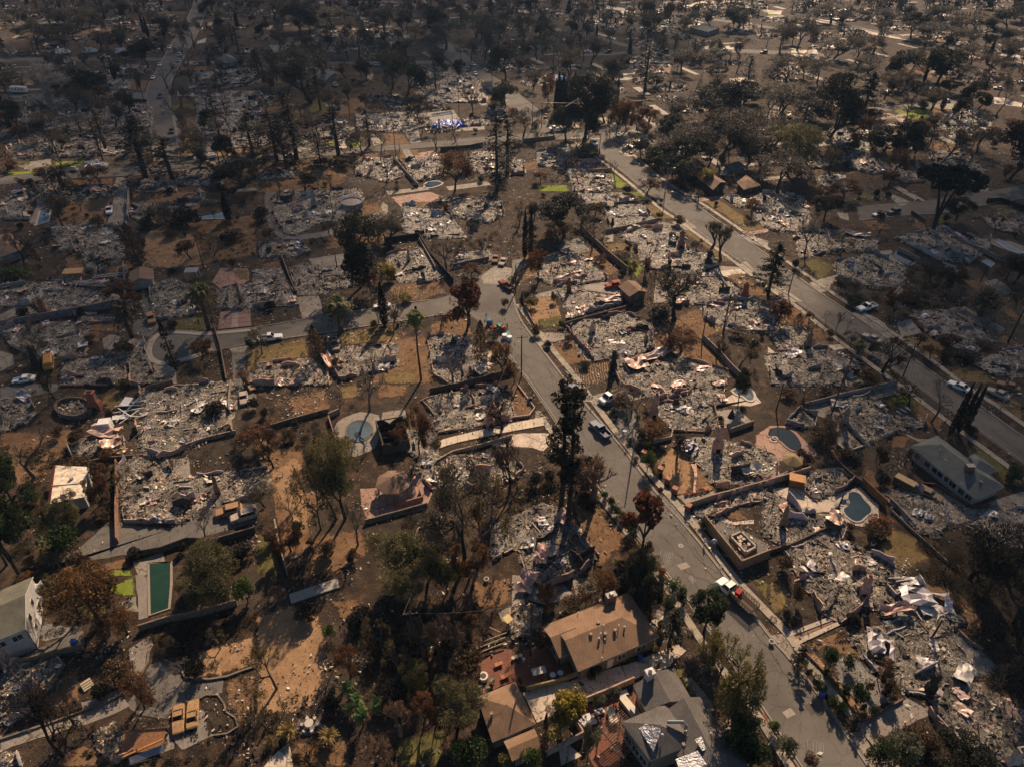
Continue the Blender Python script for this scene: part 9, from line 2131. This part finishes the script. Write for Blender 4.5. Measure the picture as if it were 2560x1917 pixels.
# patio furniture of the brick patio
def table(name,label,reg,x,y,r_,c,h=.72,seats=0,group=None): prop(name,label,'table',reg,x,y,[('table_top',MB().cyl((0,0,h),r_,.07,16,c),'plain'),('leg',MB().cyl((0,0,0),.08,h,8,np.array(c) * .6),'plain')] + [('seat',MB().cyl((r_ * 1.7 * math.cos(k * 6.283 / max(1,seats)),r_ * 1.7 * math.sin(k * 6.283 / max(1,seats)),0),r_ * .38,.45,10,c),'plain') for k in range(seats)])
table('round_table','round pale stone table ringed by six round stools',42,465,1300,.6,(.42,.38,.33),seats=6)
prop('fire_pit','round white-rimmed fire pit on the brick patio','fire pit',42,1962,890,[('rim',MB().tube([(0,0,0),(0,0,.65)],.68,20,(.58,.55,.50)),'plain'),('ash',MB().cyl((0,0,.6),.42,.09,14,(.09,.07,.06)),'plain')])
def chair_parts(c): return [('seat',MB().box((0,0,.42),(.55,.55,.1),0,c),'plain'),('backrest',MB().box((-.27,0,.75),(.08,.55,.6),0,c,tilt=(0,-.2)),'plain')] + [('leg',MB().box((sx * .22,sy * .22,.2),(.06,.06,.4),0,np.array(c) * .7),'plain') for sx in (-1,1) for sy in (-1,1)]
for (x,y,rz,lb) in ((2035,925,2.4,'green garden chair right of the white-rimmed fire pit'),(1922,985,1.2,'green garden chair below the white-rimmed fire pit'),(2003,990,1.8,'small green garden stool below the right-hand chair')): prop('garden_chair',lb,'chair',42,x,y,chair_parts((.10,.20,.16)),rz,group='green chairs at the fire pit')
for (x,y,lb) in ((2075,785,'left orange cushion square at the upper patio edge'),(2110,770,'right orange cushion square at the upper patio edge'),(2130,892,'left orange paver square near the drive'),(2165,875,'right orange paver square near the drive')): prop('stool',lb,'stool',42,x,y,[('seat',MB().box((0,0,.36),(.6,.6,.12),.4,(.36,.14,.08)),'plain'),('leg',MB().box((0,0,.15),(.3,.3,.3),.4,(.1,.06,.04)),'plain')],group='orange square seats on the patio')
prop('outdoor_table','rectangular grey table in the shaded side yard','table',43,230,850,[('table_top',MB().box((0,0,.74),(2.1,1.1,.08),.3,(.42,.38,.33)),'plain')] + [('leg',MB().box((sx * .8,sy * .4,.35),(.08,.08,.7),0,(.3,.27,.24)),'plain') for sx in (-1,1) for sy in (-1,1)])
table('side_table','small round white table left of the pair by the olive wall',43,350,885,.42,(.55,.53,.5)); table('side_table','small round white table right of the pair by the olive wall',43,415,868,.42,(.55,.53,.5))
for k,(x,y) in enumerate(((10,728),(42,716),(75,705),(100,735))): prop('plant_pot',('first','second','third','fourth')[k] + ' pale plant pot from the left along the garden edge','pot',43,x,y,[('pot',MB().cyl((0,0,0),.2,.4,10,(.5,.44,.38),r2=.28),'plain'),('soil',MB().cyl((0,0,.34),.22,.04,8,(.05,.04,.03)),'plain')],group='pots along the garden edge')
for (x,y,rz,lb) in ((638,1235,.35,'left white sun lounger on the red patio'),(755,1185,.35,'right white sun lounger on the red patio'),(605,1270,-.8,'white mattress leaning at the patio edge'),(958,1030,.35,'white lounger in the shade of the peach wall')):
 prop('sun_lounger',lb,'sun lounger',43,x,y,[('frame',MB().box((0,0,.28),(1.35,.8,.08),0,(.5,.48,.46)),'plain'),('cushion',MB().box((-.05,0,.36),(1.2,.7,.1),0,(.5,.5,.56)),'plain')] + [('leg',MB().box((sx * .55,sy * .3,.12),(.06,.06,.24),0,(.5,.5,.5)),'plain') for sx in (-1,1) for sy in (-1,1)],rz,group='white loungers on the red patio')
bt = MB(); loft(bt,[(1.25,prof(.15,.3,.75)),(.8,prof(.5,.15,.8)),(-.9,prof(.62,.1,.8)),(-1.1,prof(.5,.15,.75))],(.62,.55,.44)); prop('covered_spa','cream shield-shaped covered tub on the red patio','spa',43,860,1230,[('tub',bt,'plain'),('cover_strap',MB().box((-.1,0,.82),(1.9,.08,.04),0,(.3,.26,.2)),'plain')],1.75)
prop('outdoor_kitchen','pale outdoor kitchen counter with a steel grill','counter',43,1010,1160,[('counter',MB().box((0,0,.45),(3.2,.95,.9),0,(.46,.40,.32)),'plain'),('worktop',MB().box((0,0,.94),(3.4,1.1,.08),0,(.58,.52,.43)),'plain'),('grill',MB().box((.9,0,1.15),(1.0,.7,.36),0,(.35,.35,.35)),'chrome')],-1.0)
prop('boulder','white rounded boulder on the left of the red patio','boulder',43,690,1275,[('stone',MB().tube([(-.7,0,.25),(0,.1,.35),(.6,0,.25)],[.3,.5,.25],8,(.6,.56,.5)),'plain'),('stone',MB().tube([(.7,-.6,.2),(1.3,-.9,.2)],[.25,.2],7,(.4,.34,.28)),'plain')])
pg = MB()
for k in range(17): pg.box((-2.4 + k * .3,0,2.3),(.06,4.4,.14),0,(.10,.065,.05))
for s in (-1,1): pg.box((0,s * 2.0,2.18),(5.0,.1,.16),0,(.09,.06,.045))
prop('pergola','dark slatted pergola against the foil-patched house','pergola',43,940,1440,[('slats',pg,'plain')] + [('post',MB().box((sx * 2.3,sy * 1.95,1.05),(.12,.12,2.1),0,(.1,.07,.05)),'plain') for sx in (-1,1) for sy in (-1,1)],-.95)
prop('pale_board','square pale yellow board propped on burnt timbers','board',42,2172,420,[('board',MB().box((0,0,1.3),(1.2,1.2,.06),.75,(.62,.50,.24),tilt=(.2,0)),'plain'),('prop',MB().box((0,0,.6),(.12,.12,1.2),0,(.05,.04,.03)),'bark')])
for (x0,y0,x1,y1,lb) in ((1830,680,2150,560,'upper long beam of the burnt frame behind the patio'),(1840,720,2150,605,'lower long beam of the burnt frame behind the patio'),(1960,590,2160,520,'short crooked beam above the burnt frame'),(2010,465,2110,520,'leaning dark plank near the pale board')):
 p,q = G(42,x0,y0),G(42,x1,y1); o = MB().tube([(*p,.5),(*q,.7)],.11,5,(.28,.22,.15)).obj('charred_timber',M['bark']); tag(o,lb,'timber','timbers of the burnt frame')
for (rg,x,y,lb,c) in ((33,1305,690,'pale green glazed pot in the tan yard',(.3,.4,.33)),(42,1988,50,'small white bucket in the dry leaves',(.6,.58,.52)),(23,580,1410,'small pale garden urn in the front yard',(.5,.46,.4)),(34,900,1385,'white jug-like urn beside rusty shrubs',(.6,.58,.55)),(44,25,590,'small white ring-shaped planter in the dark yard',(.55,.52,.5))):
 prop('garden_pot',lb,'pot',rg,x,y,[('pot',MB().cyl((0,0,0),.3,.55,12,c,r2=.42),'plain'),('soil',MB().cyl((0,0,.52),.34,.04,10,(.05,.04,.03)),'plain')])
for k,(x,y) in enumerate(((1275,760),(1340,850),(1400,935),(1135,620))): prop('brick_pillar',('first','second','third','separate uppermost')[k] + ' red brick gate pillar along the tan yard, counting away from the green bush','pillar',33,x,y,[('shaft',MB().box((0,0,.6),(.85,.85,1.2),-.6,(.24,.10,.07)),'masonry'),('cap',MB().box((0,0,1.24),(1.0,1.0,.1),-.6,(.34,.17,.12)),'masonry')],group='brick pillars of the front fence')
prop('brick_pillar','red brick corner post where the tan wall meets the sidewalk','pillar',33,1515,1090,[('shaft',MB().box((0,0,.7),(.9,.9,1.4),-.6,(.22,.09,.065)),'masonry'),('cap',MB().box((0,0,1.44),(1.0,1.0,.1),-.6,(.34,.17,.12)),'masonry')])
for k,(x,y,rz) in enumerate(((1590,1100,.2),(1640,1140,1.0),(1735,1090,.5),(1610,1130,2.0),(1765,1075,1.4))):
 mb = MB(); mb.tube([(.62 * math.cos(t * .52),.62 * math.sin(t * .52),.22) for t in range(13)],.17,6,(.10,.10,.105)); prop('burnt_tyre',('leftmost','lower middle','upper right','lower left','rightmost')[k] + ' ash-grey burnt ring in the pile beside the tan wall','tyre',33,x,y,[('tread',mb,'rubber'),('rim',MB().cyl((0,0,.1),.33,.12,10,(.3,.29,.28)),'plain')],rz,group='burnt rings beside the tan wall')
prop('pallet','orange wooden pallet lying by the pink path','pallet',33,1685,905,[('slat',MB().box((0,-.5 + k * .25,.18),(1.3,.16,.03),0,(.38,.18,.09)),'plain') for k in range(5)] + [('bearer',MB().box((s * .55,0,.09),(.1,1.1,.14),0,(.3,.15,.08)),'plain') for s in (-1,0,1)],.5)
og = MB();
for k in range(10): og.box((-2.2 + k * .5,.15 * (k % 2),.25),(.5,.05,.5),.1 * (k % 3 - 1),(.55,.14,.05),tilt=(.3,0))
prop('safety_netting','fallen orange safety netting at the corner of the tan yard','netting',33,1590,945,[('net',og,'plain')],.25)
sy_ = GP(33,[(1740,1290),(2000,1500)]);
def steps(label,reg,pts,n,c):
 a,b = [np.array(v) for v in GP(reg,pts)]; T_ = thing('garden_steps',label,'steps',(*((a + b) / 2),0))
 for k in range(n): q = (a + (b - a) * k / (n - 1)) - (a + b) / 2; MB().box((q[0],q[1],.08 + .1 * (n - k) / 2),(1.4,.4,.1 + .1 * (n - k)),math.atan2((b - a)[1],(b - a)[0]) + math.pi / 2,c).obj('step',M['plain'],T_)
steps('three rounded stone steps down from the terrace',41,[(745,935),(770,975)],4,(.36,.30,.22)); steps('pale brick steps beside the standing chimney',32,[(2150,290),(2208,310)],4,(.30,.13,.09)); steps('grey garden steps between the gravel beds',34,[(1200,220),(1130,250)],3,(.4,.36,.32))
# sunken yard behind the tall brown wall
sq = MB(); P4 = GP(33,[(1880,1330),(1970,1290),(2100,1420),(2010,1470)]); k4 = [np.array(p) for p in P4]; c4 = np.mean(P4,axis=0); T_ = thing('square_planter','square masonry planter with loose tiles in the sunken yard','planter',(*c4,0))
for k in range(4): a,b = k4[k] - c4,k4[(k + 1) % 4] - c4; MB().box((*((a + b) / 2),.4),(float(np.linalg.norm(b - a)) + .3,.3,.7),math.atan2((b - a)[1],(b - a)[0]),(.34,.30,.25)).obj('wall',M['masonry'],T_)
for k in range(9): q = RNG.uniform(-1.6,1.6,2); MB().box((q[0] * .7,q[1],.5),(.6,.5,.06),RNG.uniform(0,3),(.45,.36,.26)).obj('tile',M['plain'],T_)
# traffic cones and small red markers
for k,(rg,x,y,lb) in enumerate(((11,1440,760,'large orange work marker on the narrow street'),(11,1290,1425,'red marker at the left end of the crew on the cross street'),(11,1240,1435,'orange cone left of the red marker on the cross street'),(11,1325,1430,'white-and-orange cone right of the red marker'),(11,712,1500,'orange cone beside the ladder truck'),(13,700,1160,'orange cone behind the crosswalk'),(13,810,1165,'blue barrel beside the orange cones'))):
 c = (.75,.08,.02) if 'blue' not in lb else (.05,.15,.5); s = 2.2 if k == 0 else 1.2; prop('traffic_cone' if 'blue' not in lb else 'barrel',lb,'cone' if 'blue' not in lb else 'barrel',rg,x,y,[('base',MB().box((0,0,.04),(.6 * s,.6 * s,.08),0,c),'plain'),('cone',MB().cyl((0,0,.08),.26 * s,.8 * s,10,c,r2=.05 * s),'plain')])
# castle ruin: round grey bastion and standing wall pieces
x,y = G(22,830,130); T_ = thing('round_bastion','round grey bastion at the right end of the castle-like ruin','wall',(x,y,0)); rr = [(3.6 * math.cos(t * .26),3.6 * math.sin(t * .26)) for t in range(25)]; k = MB(); ribbon(k,np.array(rr),.4,0,2.0,col=(.20,.20,.21)); k.obj('wall',M['masonry'],T_); MB().poly([(a * .96,b * .96) for a,b in rr[:24]],1.7,(.3,.26,.24)).obj('terrace',M['masonry'],T_)
# pink and rust standouts
for rg,x,y,sx_,sy2,rz,pool_,lb in ((23,1270,1425,9,2.6,.42,0,'long salmon-pink fallen roof sheet'),(23,1060,1510,5,4,.3,3,'salmon-pink crumpled sheet below the long one'),(31,930,440,6,3.2,-.2,3,'big rust-pink crumpled sheet beside the white cabinet'),(31,970,540,3.5,3.2,.6,3,'second rust-pink sheet below the big one'),(44,1340,240,7.5,3.6,-.2,5,'large pale mauve fallen sheet in the ashes'),(44,1090,335,4.6,1.6,.1,4,'narrow pinkish fallen sheet left of the mauve one'),(44,950,640,3.6,3.4,-.4,5,'silvery curled sheet in the large ash heap'),(43,130,90,4,2.6,1.2,4,'dull red fallen sheet at the charred corner'),(33,260,1500,3.6,2.2,1.3,4,'dull pink slab lying by the black pit'),(34,560,1200,3.5,2.6,.8,3,'pink folded sheet under the clover pool'),(33,440,1180,2.6,2.2,.8,4,'dull red sheet beside the footing wall'),
            (21,780,820,9,2.0,-.12,0,'long rose-pink fallen roof strip behind the mauve wall'),(22,620,1480,2.0,6.2,.5,3,'standing curled pale-pink strip of roofing'),(22,1950,1560,3.2,4.0,.4,1,'glinting grey folded sheet by the fan palm'),(24,750,390,8,2.0,-.3,3,'rusty tan fallen sheet behind the pit pool'),(23,470,775,7,2.4,.05,0,'flat pink sheet on the near edge of the ruin'),(23,820,950,6.5,2.6,.05,3,'rosy crumpled sheet beside the brown garage'),(33,2060,790,3.8,2.2,.2,1,'pale glinting sheet in the tall-chimney ruin'),(33,1530,570,3.4,3,-.6,5,'silver-white curled sheet left of the tall pink chimney')):
 gx,gy = G(rg,x,y); o = link('fallen_roof_sheet',SHEETS[pool_],None,(gx,gy,.35),rz); o.scale = (sx_,sy2,2.2); tag(o,lb,'metal sheet','fallen sheets on the rubble')
# half-pipe of white roof debris, lower left, and house-number-free mailbox by the flatbed
prop('mailbox','small white mailbox on the verge beside the flatbed truck','mailbox',43,1872,40,[('post',MB().box((0,0,.5),(.1,.1,1.0),0,(.3,.26,.2)),'plain'),('box',MB().box((0,0,1.1),(.25,.5,.28),0,(.6,.58,.55)),'plain')])
# ------------------------------------------------------------------ litter and scorched undergrowth
n = 150000; y = 42 + 250 * RNG.random(n) ** 1.15; x = RNG.uniform(-1,1,n) * (.66 * y + 38); Q = np.c_[x,y]; keep = np.ones(n,bool)
for p in POOLS: keep &= ~inside(Q,p)
for p in STREETS: keep &= ~inside(Q,p) | (RNG.random(n) < .03)
Q = Q[keep]; cl = bumps(Q * .35,5); Q = Q[RNG.random(len(Q)) < .35 + cl]; n = len(Q); lt = MB(); i = RNG.choice(5,n,p=(.44,.28,.16,.09,.03)); pc = np.array([(.02,.016,.013),(.07,.045,.028),(.16,.11,.07),(.30,.25,.2),(.5,.45,.39)])[i]
leaves(lt,np.c_[Q,RNG.uniform(.10,.22,n)],.085 + RNG.random(n) ** 6 * .22,pc,.25,0,.6,.5)
for _ in range(3300):                                   # heaps of broken stuff spilled over the yards
 y = 45 + 270 * RNG.random() ** .8; x = RNG.uniform(-1,1) * (.66 * y + 30)
 if in_any(x,y,STREETS) or any(abs(p[0][0] - x) < 11 and abs(p[0][1] - y) < 11 for p in POOLS) or (x < 12 and y < 120 and RNG.random() < .6): continue
 k = int(RNG.integers(25,90)); r_ = RNG.uniform(.8,3.2); q = RNG.normal(0,r_,(k,2)) * (1,.7); leaves(lt,np.c_[q + (x,y),RNG.uniform(.12,.34,k)],.10 + RNG.random(k) ** 4 * .32,pick(k),.2,0,.5,.55)
o = lt.obj('litter',M['rubble']); o['kind'] = 'stuff'
ug = MB(); C = []; TC = []; SZ = []
def clump(x,y,r_,c):
 k = int(90 * r_ ** 1.3) + 30; p = RNG.normal(0,1,(k,3)); p /= np.linalg.norm(p,axis=1)[:,None]; p *= RNG.uniform(.3,1,(k,1)) ** .5 * (r_,r_,r_ * .75); p[:,2] = np.abs(p[:,2]) + .1; C.append(p + (x,y,0)); TC.append(np.tile(c,(k,1)))
UC = [(.03,.024,.018),(.055,.04,.026),(.08,.05,.03),(.035,.036,.02),(.06,.055,.028)]
for rg,cnt_,pts,big_ in ((42,85,[(950,250),(1900,250),(1950,700),(1850,1400),(1300,1300),(950,1200),(850,700)],1.5),(43,40,[(560,60),(1100,20),(1240,400),(1150,330),(600,250)],1.0),(44,80,[(1150,0),(2208,0),(2208,1000),(1900,1000),(1950,700),(1600,300),(1500,60)],1.4),(44,50,[(960,1430),(1430,1230),(1600,1440),(1750,1656),(1100,1656)],1.0),(34,60,[(1300,1350),(2000,1400),(2208,1656),(1300,1656)],1.2),(31,60,[(200,560),(1000,620),(1000,720),(450,760),(200,760)],.9),(31,60,[(0,800),(400,760),(420,1300),(200,1500),(0,1500)],1.2),(31,50,[(760,760),(1000,700),(1000,1300),(800,1150)],.9),(32,70,[(0,330),(600,330),(600,500),(150,620),(0,560)],.8),(32,60,[(1160,1120),(1500,1080),(1990,1330),(2000,1600),(1500,1656),(1250,1500)],1.1),(33,50,[(600,900),(780,980),(700,1100),(500,1050)],.8),(33,50,[(-200,900),(380,850),(420,1080),(0,1100)],.9),(13,110,[(1000,1250),(1300,1250),(1750,1656),(1400,1656)],1.5),(13,90,[(1250,950),(2208,950),(2208,1500),(1900,1400),(1350,1250)],1.8),(14,90,[(0,650),(900,700),(950,1000),(500,1250),(0,1350)],1.8),(22,70,[(840,560),(1140,450),(1180,800),(900,820)],.9),(22,60,[(1450,450),(2100,350),(2100,500),(1700,800)],.8),(21,70,[(380,150),(640,100),(660,300),(450,330),(380,760),(330,700)],.9),(21,50,[(1720,300),(2208,260),(2208,620),(1850,640)],.9),(23,60,[(0,150),(600,20),(620,330),(300,560),(0,560)],1.0),(24,120,[(1080,650),(1720,660),(1700,1020),(1000,1040),(900,900)],1.1),(24,50,[(560,780),(760,760),(900,1000),(700,980)],.8),(34,60,[(380,420),(600,400),(830,560),(800,800),(560,650)],.8),(41,50,[(400,60),(1150,100),(1150,500),(800,560),(400,500)],.8),(41,50,[(1180,560),(1700,400),(2208,300),(2208,480),(1600,700)],.8),(41,40,[(700,1500),(2208,1250),(2208,1656),(700,1656)],.6),(42,50,[(0,1100),(900,1000),(1000,1656),(0,1656)],.6),(12,70,[(0,1380),(800,1380),(760,1480),(0,1500)],.9),(12,90,[(680,680),(1400,600),(1400,900),(900,900)],1.3),(11,90,[(0,860),(280,830),(600,700),(950,560),(900,850),(300,880)],1.3)):
 P = GP(rg,pts); a = np.array(P); q = RNG.uniform(a.min(0),a.max(0),(cnt_ * 3,2)); q = q[inside(q,P)][:cnt_]
 for x,y in q: clump(x,y,big_ * RNG.uniform(.4,1.1),UC[RNG.integers(len(UC))])
q = np.c_[RNG.uniform(-1,1,700) * 190,RNG.uniform(45,330,700)]; cl = bumps(q * .12,3)
for (x,y),c_ in zip(q,cl):
 if c_ > -.1 and abs(x) < .66 * y + 35 and not in_any(x,y,STREETS) and not in_any(x,y,RUIN_POLY): clump(x,y,RNG.uniform(.3,.9),UC[RNG.integers(len(UC))])
leaves(ug,np.vstack(C),.12,np.vstack(TC),.35,0,0,.5); o = ug.obj('undergrowth',M['leaf']); o['kind'] = 'stuff'

settle()
